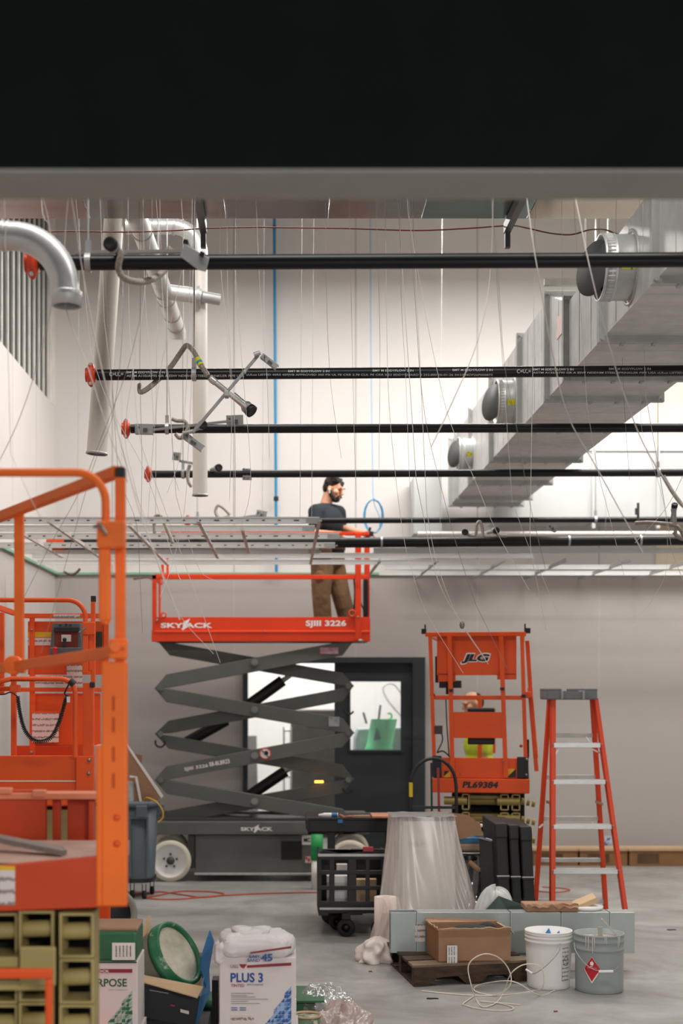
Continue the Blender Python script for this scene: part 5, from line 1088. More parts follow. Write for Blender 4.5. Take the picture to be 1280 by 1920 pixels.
# skewed pallet: corners on floor
c_ = [onf(776, 1851, 0), onf(990, 1840, 0), onf(938, 1792, 0), onf(724, 1801, 0)]   # front-left, front-right, back-right, back-left
ux = (c_[1]-c_[0]); uy = (c_[3]-c_[0])
def pq(a, b, z): q = c_[0]+ux*a+uy*b; return Vector((q.x, q.y, z))
def pbox(a0, a1, b0, b1, z0, z1):
    return MB().hexa([pq(a0, b0, z0), pq(a1, b0, z0), pq(a1, b1, z0), pq(a0, b1, z0), pq(a0, b0, z1), pq(a1, b0, z1), pq(a1, b1, z1), pq(a0, b1, z1)])
for k in range(5): obj('deck_board', pbox(-0.01, 1.0, k*0.2+0.01, k*0.2+0.17, 0.115, 0.132), M_wood2 if k == 0 else M_wood, pal, bevel=0.002)
for b0 in (0.0, 0.45, 0.92): 
    obj('stringer', MB().hexa([pq(0, b0, 0.012), pq(1, b0, 0.012), pq(1, b0+0.08, 0.012), pq(0, b0+0.08, 0.012), pq(0, b0, 0.114), pq(1, b0, 0.114), pq(1, b0+0.08, 0.114), pq(0, b0+0.08, 0.114)]) if b0 > 0 else
        MB().prism([pq(x_, 0, z_) for x_, z_ in ((0, 0.012), (0.16, 0.012), (0.2, 0.05), (0.38, 0.055), (0.44, 0.012), (0.60, 0.012), (0.64, 0.05), (0.84, 0.05), (0.88, 0.012), (1, 0.012), (1, 0.114), (0, 0.114))], uy*0.08), M_wood, pal, bevel=0.002)
for a0 in (0.0, 0.45, 0.86): obj('bottom_board', pbox(a0, a0+0.13, 0, 1, 0.0, 0.012), M_wood, pal)
Dd = 9.18
dt = thing('sheet_metal_duct', 'long galvanised duct length lying behind the cardboard box', 'duct', fl(960, 0.13, Dd+0.15))
zt_, zb_ = H-(1711-HY)*Dd/F, H-(1787-HY)*Dd/F
M_sheet = mat('fresh_galvanised_sheet', '#a3aaa8', 0.42, 0.7, var=0.08, scale=3, bump=0.02)
for i, (x0, x1) in enumerate(((732, 781), (782, 957), (958, 1052), (1053, 1143), (1144, 1190))):
    a_, b_ = P(x0, 0, Dd).x, P(x1, 0, Dd).x-0.002
    mb = MB().box(a_, b_, Dd, Dd+0.006, zb_, zt_).box(a_, b_, Dd+0.12, Dd+0.126, zb_, zt_).box(a_, b_, Dd+0.006, Dd+0.12, zb_, zb_+0.005)
    if i not in (0,): mb.box(a_, b_, Dd+0.006, Dd+0.12, zt_-0.005, zt_)
    obj('duct_panel', mb, M_sheet, dt, bevel=0.002)
part('seam', dt, M_galm, *[(x, 1712, x+1.6, 1786, Dd-0.005, 0.006) for x in (781, 957, 1052, 1143)], bevel=0)
part('paper_label', dt, M_print, (778, 1733, 797, 1766, Dd-0.004, 0.003), bevel=0)
obj('timber_prop', MB().box(P(1120, 0, Dd).x, P(1150, 0, Dd).x, Dd+0.02, Dd+0.1, 0, zb_), M_wood, dt)
# things lying on top of / behind the duct
z9 = zt_+0.001
o = obj('flattened_carton', MB().box(P(988, 0, Dd).x, P(1085, 0, Dd).x, Dd+0.02, Dd+0.26, z9, z9+0.035), M_card, bevel=0.006); tag(o, 'crushed brown carton lying on top of the sheet metal duct', 'cardboard')
obj('torn_flap', MB().prism([P(1078, 1700, Dd+0.1), P(1118, 1683, Dd+0.12), P(1124, 1690, Dd+0.12), P(1086, 1708, Dd+0.1)], (0, 0.14, 0.01)), M_cardl, o, label='pale torn cardboard flap')
obj('crumpled_fold', MB().surf(lambda u, v: Vector((P(986+100*u, 0, Dd).x, Dd+0.01+0.02*v+0.02*mn.noise(Vector((u*7, v, 0))), z9+0.03+0.02*v+0.015*mn.noise(Vector((u*9, v*2, 4))))), 30, 6, False), M_card, o)
o = obj('plastic_disc', MB().lathe([(0, 0), (0.16, 0), (0.16, 0.018), (0, 0.024)], Vector((P(1070, 0, Dd+0.17).x, Dd+0.16, z9+0.036)), 40) if False else MB().lathe([(0, 0), (0.11, 0), (0.115, 0.018), (0, 0.022)], Vector((P(1108, 0, Dd+0.16).x-0.04, Dd+0.15, z9)), 40), M_wht); tag(o, 'round white plastic lid on top of the sheet metal duct', 'lid')
# cardboard box on the pallet
bx = thing('cardboard_box', 'open brown cardboard box with barcode label standing on the pallet', 'box', P(885, 1808, 8.85))
f0, f1, k0 = P(822, 1809, 8.82), P(957, 1804, 8.86), P(800, 1790, 9.12)
zb_ = 0.133; ztb = H-(1746-HY)*8.82/F
F0 = Vector((f0.x, f0.y, zb_)); F1 = Vector((f1.x, f1.y, zb_)); K0 = Vector((k0.x, 9.12, zb_)); K1 = F1+(K0-F0)
up_ = Vector((0, 0, ztb-zb_))
def wallb(a_, b_, th=0.006):
    n = (b_-a_).cross(Vector((0, 0, 1))).normalized()*th; return MB().hexa([a_, b_, b_-n, a_-n, a_+up_, b_+up_, b_+up_-n, a_+up_-n])
obj('front_side', wallb(F0, F1), M_card, bx); obj('left_side', wallb(K0, F0), mat('shaded_side_cardboard', '#8f6540', 0.85), bx); obj('right_side', wallb(F1, K1), M_card, bx); obj('back_side', wallb(K1, K0), M_card, bx)  # left side has its shade put into a darker cardboard colour
obj('bottom', MB().hexa([F0, F1, K1, K0]+[v+Vector((0, 0, 0.006)) for v in (F0, F1, K1, K0)]), M_card, bx)
def flap(a_, b_, out, w, dz_):
    o_ = Vector(out)
    return MB().surf(lambda u, v: a_+up_+(b_-a_)*u+o_*w*v+Vector((0, 0, dz_*v+0.012*mn.noise(Vector((u*8, v*3, 7)))*v)), 20, 4, False)
for nm, a_, b_, o_, w_, d_ in (('flap', F0, F1, (0, -1, 0), 0.04, 0.02), ('flap', K1, K0, (0, 1, 0), 0.1, 0.035), ('flap', K0, F0, (-1, 0, 0), 0.01, 0.02), ('flap', F1, K1, (1, 0, 0.3), 0.02, -0.03)):
    q = obj(nm, flap(a_, b_, o_, w_, d_), M_cardl if a_ is not K1 else M_card, bx); q.modifiers.new('s', 'SOLIDIFY').thickness = 0.005
lb = MB().slab(838, 1773, 857, 1808, 8.8, 0.002); obj('barcode_label', lb, M_wht, bx)
obj('barcode', MB().slab(840, 1775, 855, 1791, 8.797, 0.002), M_bar, bx); obj('barcode', MB().slab(840, 1794, 855, 1806, 8.797, 0.002), M_bar, bx)
ci = (F0+K1)/2
o = obj('black_parts', MB().ell(ci+Vector((0.02, 0, ztb-zb_-0.06)), (0.17, 0.1, 0.075)).ell(ci+Vector((0.13, 0.06, ztb-zb_-0.03)), (0.06, 0.05, 0.05)), M_blk2); tag(o, 'black rubber parts piled inside the open cardboard box', 'parts')
o = obj('white_paper_strip', MB().slab(878, 1742, 916, 1745.5, 8.9, 0.1), M_wht); tag(o, 'thin white strip across the top of the cardboard box', 'strip')
# ================================================================ buckets
def bucket(name, label, cat, px_, yb, wtop, hpx, m, taper=0.93, bands=(), group=None):
    D_ = gd(yb)+0.0; s_ = D_/F; c = Vector(((px_-PX)*s_, D_, 0)); R_ = wtop*s_/2; hh = hpx*s_
    t = thing(name, label, cat, c, group)
    pr = [(0, 0.0), (R_*taper-0.004, 0.0), (R_*taper, 0.006), (R_*(taper+0.003), 0.03), (R_*0.958, hh*0.64), (R_*0.962, hh*0.69)]
    for zb1 in bands: pr += [(R_*0.97, hh*zb1), (R_*1.0, hh*zb1+0.003), (R_*1.0, hh*zb1+0.012), (R_*0.975, hh*zb1+0.015)]
    pr += [(R_*0.98, hh*0.965), (R_*1.0, hh*0.97), (R_*1.0, hh), (R_*0.95, hh), (R_*0.9, hh*0.2), (0, hh*0.2)]
    obj('bucket_body', MB().lathe(pr, c, 56), m, t); return t, c, R_, hh
t, c, R_, hh = bucket('white_bucket', 'white plastic bucket with blue scraps inside and printed label', 'bucket', 1028, 1849, 88, 106, M_wht, 0.89, (0.80, 0.87, 0.93))
def sticker(mb_c, R1, a0, a1, z0, z1, n=14):
    mb = MB(); vs = []
    for i in range(n+1):
        a = a0+(a1-a0)*i/n; vs += [mb_c+Vector((math.cos(a)*R1, math.sin(a)*R1, z0)), mb_c+Vector((math.cos(a)*R1, math.sin(a)*R1, z1))]
    return mb.add(vs, [(2*i, 2*i+2, 2*i+3, 2*i+1) for i in range(n)])
obj('printed_panel', sticker(c, R_*0.965, -1.12, -0.72, hh*0.16, hh*0.74), print_mat('bucket_print', '#d5d2ce', '#77756f', 260), t)
obj('prohibition_mark', MB().tube([c+Vector((math.cos(-0.92+math.cos(k)*0.15)*R_*0.975, math.sin(-0.92+math.cos(k)*0.15)*R_*0.975, hh*0.5+math.sin(k)*0.026)) for k in [2*math.pi*i/24 for i in range(24)]], 0.0018, 6, closed=True).tube([c+Vector((math.cos(-1.04)*R_*0.975, math.sin(-1.04)*R_*0.975, hh*0.54)), c+Vector((math.cos(-0.8)*R_*0.975, math.sin(-0.8)*R_*0.975, hh*0.46))], 0.0018, 6), mat('grey_ink', '#6c6a66', 0.6), t)
def bail(c, R_, z, sag, a0, hname, m, parent, hx):
    pts = []
    for i in range(25):
        a = math.pi*i/24; pts.append(c+Vector((-math.cos(a)*R_*1.02*math.cos(a0)-0*1, -math.sin(a)*R_*1.05, z-math.sin(a)*sag)))
    w = obj('bail_wire', MB().tube(pts, 0.0022, 8), m, parent); a = hx
    obj('bail_grip', MB().tube([pts[a-1], pts[a], pts[a+1]] if a else [pts[11], pts[13]], 0.0075, 10), M_wht, w); return w
pts = smooth_path([P(1050, 1769, 8.57), P(1047, 1785, 8.53), P(1030, 1805, 8.52), P(1012, 1820, 8.53), P(999, 1826, 8.55), P(988, 1821, 8.6)])
w = obj('bail_wire', MB().tube(pts, 0.0022, 8), M_bolt, t); obj('bail_grip', MB().cyl(P(986, 1818, 8.6), P(998, 1826, 8.56), 0.007, 10), M_wht, w)
for k, (px_, h_) in enumerate(((1026, 0.025), (1045, 0.01))):
    a_ = P(px_, 1749, 8.78); obj('blue_scrap', MB().prism([a_+Vector((-0.026+0.008*k, 0, -0.02)), a_+Vector((0.024-0.008*k, 0, -0.02)), a_+Vector((0.005, 0, h_))], (0.01, 0.03, 0.0)), mat('blue_scrap', '#2478b8', 0.5), t, label='blue plastic scrap')
obj('bucket_fill', MB().cyl(c+Vector((0, 0, hh*0.85)), c+Vector((0, 0, hh*0.86)), R_*0.93, 40), mat('pale_bag_fill', '#d9dbdf', 0.5, bump=0.4, bscale=20), t)
M_gbk = mat('grey_steel_bucket', '#949b98', 0.42, var=0.06, scale=5)
t, c, R_, hh = bucket('grey_bucket', 'grey metal paint bucket with red diamond hazard label and drips', 'bucket', 1123, 1856, 93, 108, M_gbk, 0.95, (0.72, 0.86))
obj('diamond_label', MB().add([c+Vector((math.cos(a)*R_*1.002, math.sin(a)*R_*1.002, z)) for a, z in [(-2.2, hh*0.38), (-2.03, hh*0.52), (-1.87, hh*0.63), (-1.68, hh*0.5), (-1.52, hh*0.38), (-1.68, hh*0.28), (-1.87, hh*0.17), (-2.03, hh*0.27)]], []), M_red, t) if False else None
def wrap_poly(pts2, R1, c, m, name, parent, label=None):
    mb = MB(); n = 16; vs = []; fs = []
    # diamond: rows of constant angle
    (a0, z0), (at, zt2), (a1, z1), (ab, zb2) = pts2
    for i in range(n+1):
        a = a0+(a1-a0)*i/n
        f = (a-a0)/(at-a0) if a < at else (a1-a)/(a1-at)
        zu = (z0+(zt2-z0)*f) if a < at else (z1+(zt2-z1)*f); zl = (z0+(zb2-z0)*f) if a < ab else (z1+(zb2-z1)*f)
        vs += [c+Vector((math.cos(a)*R1, math.sin(a)*R1, zl)), c+Vector((math.cos(a)*R1, math.sin(a)*R1, zu))]
    mb.add(vs, [(2*i, 2*i+2, 2*i+3, 2*i+1) for i in range(n)]); return obj(name, mb, m, parent, label=label)
wrap_poly(((-2.42, hh*0.42), (-2.08, hh*0.65), (-1.72, hh*0.42), (-2.0, hh*0.18)), R_*0.992, c, M_wht, 'label_backing', t)
dl = wrap_poly(((-2.40, hh*0.43), (-2.08, hh*0.64), (-1.75, hh*0.44), (-2.06, hh*0.22)), R_*0.996, c, mat('hazard_red', '#c3202a', 0.45), 'hazard_diamond', t, 'red diamond flammable hazard label')
fc = c+Vector((math.cos(-2.08)*R_*1.003, math.sin(-2.08)*R_*1.003, hh*0.5))
obj('flame_symbol', MB().prism([fc+Vector((x*0.7, -x*0.35, z)) for x, z in ((-0.010, 0), (0.010, 0), (0.015, 0.012), (0.009, 0.022), (0.006, 0.016), (0.002, 0.03), (-0.004, 0.018), (-0.008, 0.022), (-0.014, 0.012))], (0.0, -0.002, 0)).box(fc.x-0.01, fc.x+0.01, fc.y-0.002, fc.y, fc.z-0.008, fc.z-0.005), M_txt_w, dl)
obj('label_line', MB().prism([fc+Vector((x*0.035, -x*0.016, -0.018+z)) for x, z in ((-0.7, 0), (0.8, 0), (0.8, 0.004), (-0.7, 0.004))], (0, -0.002, 0)), mat('pink_ink', '#d98a8c', 0.5), dl)
pts = smooth_path([P(1076, 1768, 8.62), P(1080, 1785, 8.52), P(1098, 1808, 8.47), P(1120, 1820, 8.455), P(1150, 1819, 8.47), P(1166, 1803, 8.6)])
w = obj('bail_wire', MB().tube(pts, 0.0022, 8), M_galm, t); obj('bail_grip', MB().cyl(P(1122, 1822, 8.45), P(1149, 1821.5, 8.45), 0.0085, 12), M_wht, w)
obj('paint_fill', MB().cyl(c+Vector((0, 0, hh*0.9)), c+Vector((0, 0, hh*0.91)), R_*0.93, 40), mat('dried_pale_paint', '#b7b1a8', 0.6, var=0.3, scale=14, bump=0.8, bscale=20, hex2='#4f4a44'), t)
mb = MB()
for px_, ln in ((1100, 18), (1104, 26), (1111, 30), (1114, 20), (1133, 10), (1136, 12), (1160, 20), (1163, 16)):
    a = math.acos(max(-1, min(1, (P(px_, 0, 8.5).x-c.x)/R_))); x_, y_ = math.cos(a)*R_*1.0, -math.sin(a)*R_*1.0
    mb.tube([c+Vector((x_, y_, hh*0.98)), c+Vector((x_*0.99, y_*0.99, hh*0.98-ln*8.6/F))], [0.0035, 0.0018], 6)
obj('paint_drip', mb, M_label, t)
o = obj('paint_brush', MB().bar(c+Vector((0.11, -0.02, hh*0.93)), P(1128, 1723, 8.62), 0.02, 0.01), mat('painted_handle', '#c4c0b8', 0.6, var=0.1), loc=None); tag(o, 'paint brush with whitened handle leaning out of grey bucket', 'brush')
obj('bristles', MB().bar(c+Vector((0.11, -0.02, hh*0.93)), c+Vector((0.135, -0.03, hh*0.87)), 0.04, 0.015), M_card, o)
o = obj('mixing_stick', MB().box(c.x-0.018, c.x+0.008, c.y-0.06, c.y-0.045, hh*0.915, hh*1.12), mat('stick_wood', '#b5ada2', 0.7)); tag(o, 'short flat stick standing in the grey paint bucket', 'stick')
# ================================================================ white wire coil on the floor
M_wire = mat('cream_wire', '#d9cfc0', 0.5)
pts = [onf(x, y, 0.005) for x, y in ((790, 1858), (830, 1862), (880, 1866), (940, 1866), (1000, 1858))]
pts += [P(1018, 1850, 8.4), P(1015, 1815, 8.38), P(985, 1808, 8.38), P(958, 1825, 8.36)]+[onf(945, 1858, 0.01), onf(930, 1880, 0.006), onf(905, 1888, 0.006), onf(893, 1875, 0.006)]
pts += [P(884, 1850, 8.3), P(878, 1810, 8.32), P(902, 1790, 8.34), P(930, 1793, 8.36), P(952, 1815, 8.38), P(957, 1845, 8.34)]+[onf(930, 1866, 0.012), onf(890, 1858, 0.01), onf(900, 1846, 0.03), P(960, 1840, 8.3), onf(1010, 1866, 0.006), onf(1040, 1857, 0.006)]
t = thing('wire_coil', 'tangled cream wire coil springing up in front of the buckets', 'wire', onf(940, 1866))
obj('wire_loops', MB().tube(smooth_path(pts), 0.0035, 7), M_wire, t)
pts = [onf(890, 1866, 0.006)]+[onf(915+40*math.cos(a)+25*math.sin(a), 1886+9*math.sin(a), 0.006) for a in [3.6-0.35*k for k in range(15)]]+[onf(975, 1884, .006)]
obj('wire_loops', MB().tube(smooth_path(pts), 0.0033, 7), M_wire, t)
for x, y, nm in ((810, 1873, 'dark leaf-like scrap on floor below the wire coil'), (1258, 1744, 'small dark scrap on the floor at far right'), (1041, 1897, 'tiny reddish bit on floor below the grey bucket'), (694, 1822, 'tiny pale chip on floor beside the film roll')):
    q = onf(x, y, 0); o = obj('floor_scrap', MB().prism([q+Vector((a_*0.012*(1.8 if 'dark' in nm else 0.6), b_*0.012, 0)) for a_, b_ in ((-1.6, -.5), (-.4, -1.1), (.6, -.3), (1.7, -.6), (1.1, .7), (0, .4), (-1, 1))], (0, 0, 0.006)), M_blk if 'dark' in nm else mat('reddish_bit', '#8a4a3f', 0.6)); tag(o, nm, 'scrap')
# ================================================================ joint compound boxes lower left
def carton(name, label, x0, y0, x1, y1, D_, dep, m, ybot=None):
    a_ = P(x0, y0, D_); b_ = P(x1, y1, D_); t = thing(name, label, 'box', Vector(((a_.x+b_.x)/2, D_+dep/2, b_.z)))
    obj('carton_body', MB().box(a_.x, b_.x, D_, D_+dep, b_.z, a_.z), m, t, bevel=0.004); return t, a_, b_
M_cw = mat('white_printed_carton', '#dcd3d0', 0.55, var=0.03)
Dc = 6.4
t, a_, b_ = carton('compound_box', 'white joint compound carton with blue PLUS 3 print', 411, 1795, 555, 1935, Dc, 0.33, M_cw)
zc0 = b_.z
M_navy = mat('navy_ink', '#1d4f93', 0.5, var=0.04); M_mar = mat('maroon_ink', '#8f2a38', 0.5, var=0.04); M_gi = mat('grey_text_ink', '#8b8381', 0.6)
obj('blue_lettering', textmb('PLUS 3', 432, 1824, 493, 1842, Dc, bold=0.03), M_navy, t); obj('tinted_lettering', textmb('TINTED', 433, 1845, 458, 1850.5, Dc, bold=0.02), M_mar, t); obj('maker_lettering', textmb('USG', 432, 1809, 446, 1815, Dc), M_txt_k, t)
obj('stripe', MB().poly([(448, 1808), (463, 1808), (457, 1816), (452, 1814)], Dc-0.002, 0.002).poly([(463, 1810), (546, 1805), (546, 1810.5), (463, 1815)], Dc-0.002, 0.002), M_mar, t)
obj('small_lettering', textmb('Joint Compound', 463, 1844, 493, 1848.5, Dc, bold=0.01), M_navy, t)
mb = MB()
for k, (y, w_) in enumerate(((1862, 42), (1866, 30), (1869, 46), (1873, 70), (1877, 32), (1881, 54))): mb.slab(433, y, 433+w_, y+1, Dc-0.0015, 0.0015)
obj('text_line', mb, M_gi, t)
mb = MB(); [mb.slab(433+dx_, y, 433+dx_+12, y+1.6, Dc-0.0015, 0.0015) for y in (1889, 1893) for dx_ in (0, 16)]; obj('blue_text_line', mb, M_navy, t)
part('printed_notice', t, M_print, (432, 1903, 476, 1932, Dc-0.0015, 0.0015), bevel=0)
def mosaic(x1, ybase, cols, rows_, s_, D_, cs, parent):
    mbs = MB()
    for i in range(cols):
        hcount = int((i+1)/cols*rows_+0.5)
        for j in range(hcount):
            xa = x1-(cols-i)*s_; ya = ybase-j*s_*1.15-s_*1.15
            for tri in (((xa, ya+s_*1.15), (xa+s_, ya+s_*1.15), (xa+s_, ya)), ((xa, ya+s_*1.15), (xa+s_, ya), (xa, ya+s_*0.3))):
                if j == hcount-1 and tri[2][0] == xa: continue
                mbs.mi = random.randrange(len(cs)); mbs.poly(tri, D_-0.002, 0.0015)
    return obj('triangle_pattern', mbs, cs, parent)
mosaic(546, 1940, 9, 12, 6.6, Dc, [mat('blue_tri_a', '#2a5fa6', 0.5, var=.02), mat('blue_tri_b', '#5f8cc0', 0.5, var=.02), mat('blue_tri_c', '#1c4f94', 0.5, var=.02), mat('blue_tri_d', '#8fb0d4', 0.5, var=.02)], t)
o = obj('compound_box', MB().box(a_.x-0.01, b_.x+0.01, Dc, Dc+0.34, 0, zc0-0.002), M_cw); tag(o, 'lower white carton carrying the PLUS 3 box', 'box')
# bag on it
def pillow(cx_, cy_, z0, wx, wy, h_, seed, amp=0.12, q=0.4, vz=0.6):
    def f(u, v):
        a = 2*math.pi*u; p_ = math.pi*(v-0.5)
        cu = math.copysign(abs(math.cos(a))**q, math.cos(a)); su = math.copysign(abs(math.sin(a))**q, math.sin(a)); cv = abs(math.cos(p_))**0.38
        n = mn.noise(Vector((cu*1.6, su*1.6, v*2+seed)))*amp+0.35*amp*abs(mn.noise(Vector((cu*5, su*5, v*5+seed))))+0.15*amp*mn.noise(Vector((cu*13, su*13, v*12+seed)))
        return Vector((cx_+cu*cv*wx*(1+n), cy_+su*cv*wy*(1+n), z0+h_/2+math.copysign(abs(math.sin(p_))**vz, math.sin(p_))*h_/2*(1+n*1.5)))
    return f
zt1 = a_.z
bg = thing('compound_bag', 'white EASY SAND 45 paper bag slumped on the PLUS 3 carton', 'bag', Vector((P(480, 0, Dc).x, Dc+0.1, zt1)))
M_bag = mat('white_paper_bag', '#ddd9d8', 0.55, var=0.03, bump=0.25, bscale=7)
obj('bag_body', MB().surf(pillow(P(478, 0, Dc).x+0.0, Dc+0.11, zt1-0.008, 0.168, 0.13, 0.105, 3.1, 0.14), 120, 60), M_bag, bg)
obj('bag_fold', MB().surf(pillow(P(420, 0, Dc).x, Dc+0.08, zt1-0.03, 0.045, 0.09, 0.085, 8.2, 0.25), 50, 24).surf(pillow(P(470, 0, Dc).x, Dc+0.13, zt1+0.083, 0.085, 0.08, 0.03, 5.5, 0.35, 0.8, 1.0), 60, 24), M_bag, bg)
def ontobag(mb):
    for v in mb.v:
        u = (v.x-P(478, 0, Dc).x)/0.182; v.y = Dc-0.018+0.03*abs(u)**4+0.06*max(0, (v.z-zt1-0.055)/0.06)**2*1.2-0.012
    return mb
bl = ontobag(textmb('45', 490, 1786, 511, 1800, Dc, bold=0.035)); addmb(bl, ontobag(textmb('EASY', 468, 1788, 488, 1794, Dc, bold=0.02))); addmb(bl, ontobag(textmb('SAND', 464, 1795, 487, 1801, Dc, bold=0.02)))
obj('bag_lettering', bl, M_navy, bg); sb = MB().poly([(470, 1783), (546, 1772), (546, 1776), (470, 1786)], Dc, 0.002); 
for v in sb.v: v.y = Dc-0.03+(v.y-Dc)+0.004*abs((v.x-P(478, 0, Dc).x)/0.18)
obj('bag_stripe', sb, M_mar, bg)
# green all purpose carton at the left
Dg = 6.3
t, a_, b_ = carton('compound_box', 'white and green ALL PURPOSE joint compound carton beside the near lift', 118, 1803, 258, 1935, Dg, 0.3, M_cw)
obj('green_lid', MB().slab(118, 1747, 256, 1803, Dg+0.004, 0.29), mat('green_print', '#2f6d4b', 0.5, var=0.1, scale=8, hex2='#24593c'), t, bevel=0.012)
obj('inner_liner', MB().slab(118, 1739, 258, 1747, Dg+0.02, 0.25), M_card, t, bevel=0.008, label='brown cardboard lid edge'); obj('barcode_label', MB().slab(210, 1768, 253, 1800, Dg, 0.004), M_wht, t)
obj('barcode', MB().slab(216, 1773, 247, 1794, Dg-0.002, 0.002), M_bar, t)
obj('green_edge_line', MB().slab(118, 1803, 256, 1806, Dg-0.002, 0.003), mat('dark_green', '#1f4a35', 0.5), t)
obj('red_stripe', MB().slab(118, 1817, 248, 1824, Dg-0.002, 0.002), M_mar, t); obj('stripe_lettering', textmb('SHEETROCK', 150, 1818.5, 205, 1823, Dg-0.002, bold=0.02), M_txt_w, t)
obj('green_lettering', textmb('ALL PURPOSE', 72+48, 1835, 238, 1850, Dg, bold=0.02), mat('green_ink', '#1f5b3c', 0.5), t); obj('small_lettering', textmb('Joint Compound', 203, 1854, 238, 1858, Dg), M_gi, t)
mosaic(248, 1940, 9, 11, 6.6, Dg, [mat('green_tri_a', '#2a7a50', 0.5, var=.02), mat('green_tri_b', '#8fa79b', 0.5, var=.02), mat('green_tri_c', '#1d6040', 0.5, var=.02), mat('green_tri_d', '#b3beb6', 0.5, var=.02)], t)
o = obj('compound_box', MB().box(a_.x-0.01, b_.x+0.01, Dg, Dg+0.3, 0, b_.z-0.002), M_cw); tag(o, 'lower white carton carrying the green ALL PURPOSE box', 'box')
# tilted bucket with green lid in an open blue-black carton
Db = 6.9
n_ = Vector((0.77, -0.38, 0.5)).normalized(); cl = P(333, 1788, Db); rl = 0.168
bk = thing('lidded_bucket', 'plaster-smeared bucket with green lid tipped inside an open carton', 'bucket', cl-n_*0.2)
obj('bucket_body', MB().lathe([(0, -0.34), (rl*0.85, -0.34), (rl*0.95, -0.02), (rl*0.95, 0)], cl, 48, n_), mat('smeared_grey_plastic', '#8d8a7e', 0.5, var=0.2, scale=9, hex2='#6a665a'), bk)
obj('green_lid', MB().lathe([(rl*0.96, -0.045), (rl*1.0, -0.045), (rl*1.01, -0.02), (rl*0.98, -0.018), (rl*0.99, 0.014), (rl*0.93, 0.018), (rl*0.86, 0.012), (rl*0.84, -0.002)], cl, 64, n_), mat('green_lid', '#1f6a43', 0.45, hex2='#a9b8a8', scale=14, thr=(0.3, 0.38)), bk, label='green lid rim')
obj('plaster_face', MB().lathe([(rl*0.85, -0.003), (rl*0.55, 0.0), (rl*0.3, 0.003), (0, 0.002)], cl, 56, n_), mat('dried_plaster', '#ddd6c4', 0.8, scale=9, bump=0.7, bscale=14, hex2='#a9a58f'), bk)
cbx = thing('open_carton', 'open blue and black carton with tan inside holding the tipped bucket', 'box', P(320, 1900, Db-0.05))
M_blkc = mat('black_blue_carton', '#14161c', 0.5, hex2='#163a66', scale=1.8, thr=(0.36, 0.46)); M_bluec = mat('blue_carton_print', '#1f6fa8', 0.5, var=0.15)
A0, A1 = P(259, 1846, Db-0.2), P(375, 1868, Db-0.2); Bm0, Bm1 = P(255, 1905, Db-0.2), P(366, 1925, Db-0.2)
obj('front_side', MB().prism([A0, A1, Bm1, Bm0], (0, 0.008, 0)), M_blkc, cbx)
obj('side_panel', MB().prism([A1, P(388, 1780, Db+0.12), P(392, 1860, Db+0.12), Bm1], (0.006, 0.004, 0)), M_bluec, cbx)
obj('inner_wall', MB().prism([P(259, 1838, Db-0.19), P(262, 1790, Db+0.1), P(278, 1782, Db+0.1), P(272, 1830, Db-0.1)], (0.005, 0.01, 0)), M_cardl, cbx)
obj('flap', MB().prism([P(262, 1829, Db-0.24), P(381, 1852, Db-0.24), P(370, 1872, Db-0.3), P(259, 1840, Db-0.3)], (0, 0.0, 0.006)), M_cardl, cbx, label='tan cardboard flap')
obj('flap', MB().prism([P(256, 1795, Db), P(270, 1775, Db+0.02), P(281, 1722, Db+0.1), P(278, 1716, Db+0.1), P(256, 1775, Db)], (0.006, 0.006, 0)), M_cardl, cbx, label='tan cardboard flap')
obj('blue_flap', MB().prism([P(375, 1820, Db-0.1), P(376, 1795, Db-0.08), P(392, 1745, Db+0.05), P(399, 1765, Db+0.05), P(384, 1852, Db-0.05)], (0.006, 0.004, 0)), M_bluec, cbx)
obj('white_label', MB().prism([P(338, 1892, Db-0.212), P(354, 1896, Db-0.212), P(354, 1902, Db-0.212), P(338, 1898, Db-0.212)], (0, 0.004, 0)), M_label, cbx)
obj('red_logo', MB().prism([P(320, 1883, Db-0.212), P(328, 1885, Db-0.212), P(327, 1888, Db-0.212), P(319, 1886, Db-0.212)], (0, 0.004, 0)), M_mar, cbx)
obj('printed_text', MB().prism([P(280, 1856, Db-0.205), P(316, 1862, Db-0.205), P(316, 1863.5, Db-0.205), P(280, 1857.5, Db-0.205)], (0, 0.004, 0)), M_gi, cbx)
obj('back_side', MB().prism([P(262, 1795, Db+0.3), P(388, 1785, Db+0.3), P(390, 1890, Db+0.3), P(262, 1890, Db+0.3)], (0, 0.008, 0)), M_cardl, cbx)
lo_z = P(0, 1925, Db-0.2).z
o = obj('support_carton', MB().box(P(256, 0, Db).x, P(392, 0, Db).x, Db-0.22, Db+0.34, 0, lo_z-0.004), mat('dark_carton', '#26272b', 0.6)); tag(o, 'dark carton beneath the open blue and black carton', 'box')
o = obj('black_bar', MB().slab(397, 1838, 409, 1990, 6.7, 0.1), M_blk); tag(o, 'narrow black bar standing between blue carton and PLUS 3 box', 'bar')
o.data.transform(Matrix.Translation((0, 0, 0)))
o = obj('green_pail', MB().lathe([(0, 0), (0.12, 0), (0.135, 0.24), (0.145, 0.245), (0.145, 0.27), (0, 0.272)], Vector((P(400, 0, 7.15).x, 7.2, 0)), 40), mat('green_pail', '#1b5a3a', 0.45)); tag(o, 'dark green pail lid showing behind the PLUS 3 carton', 'pail')
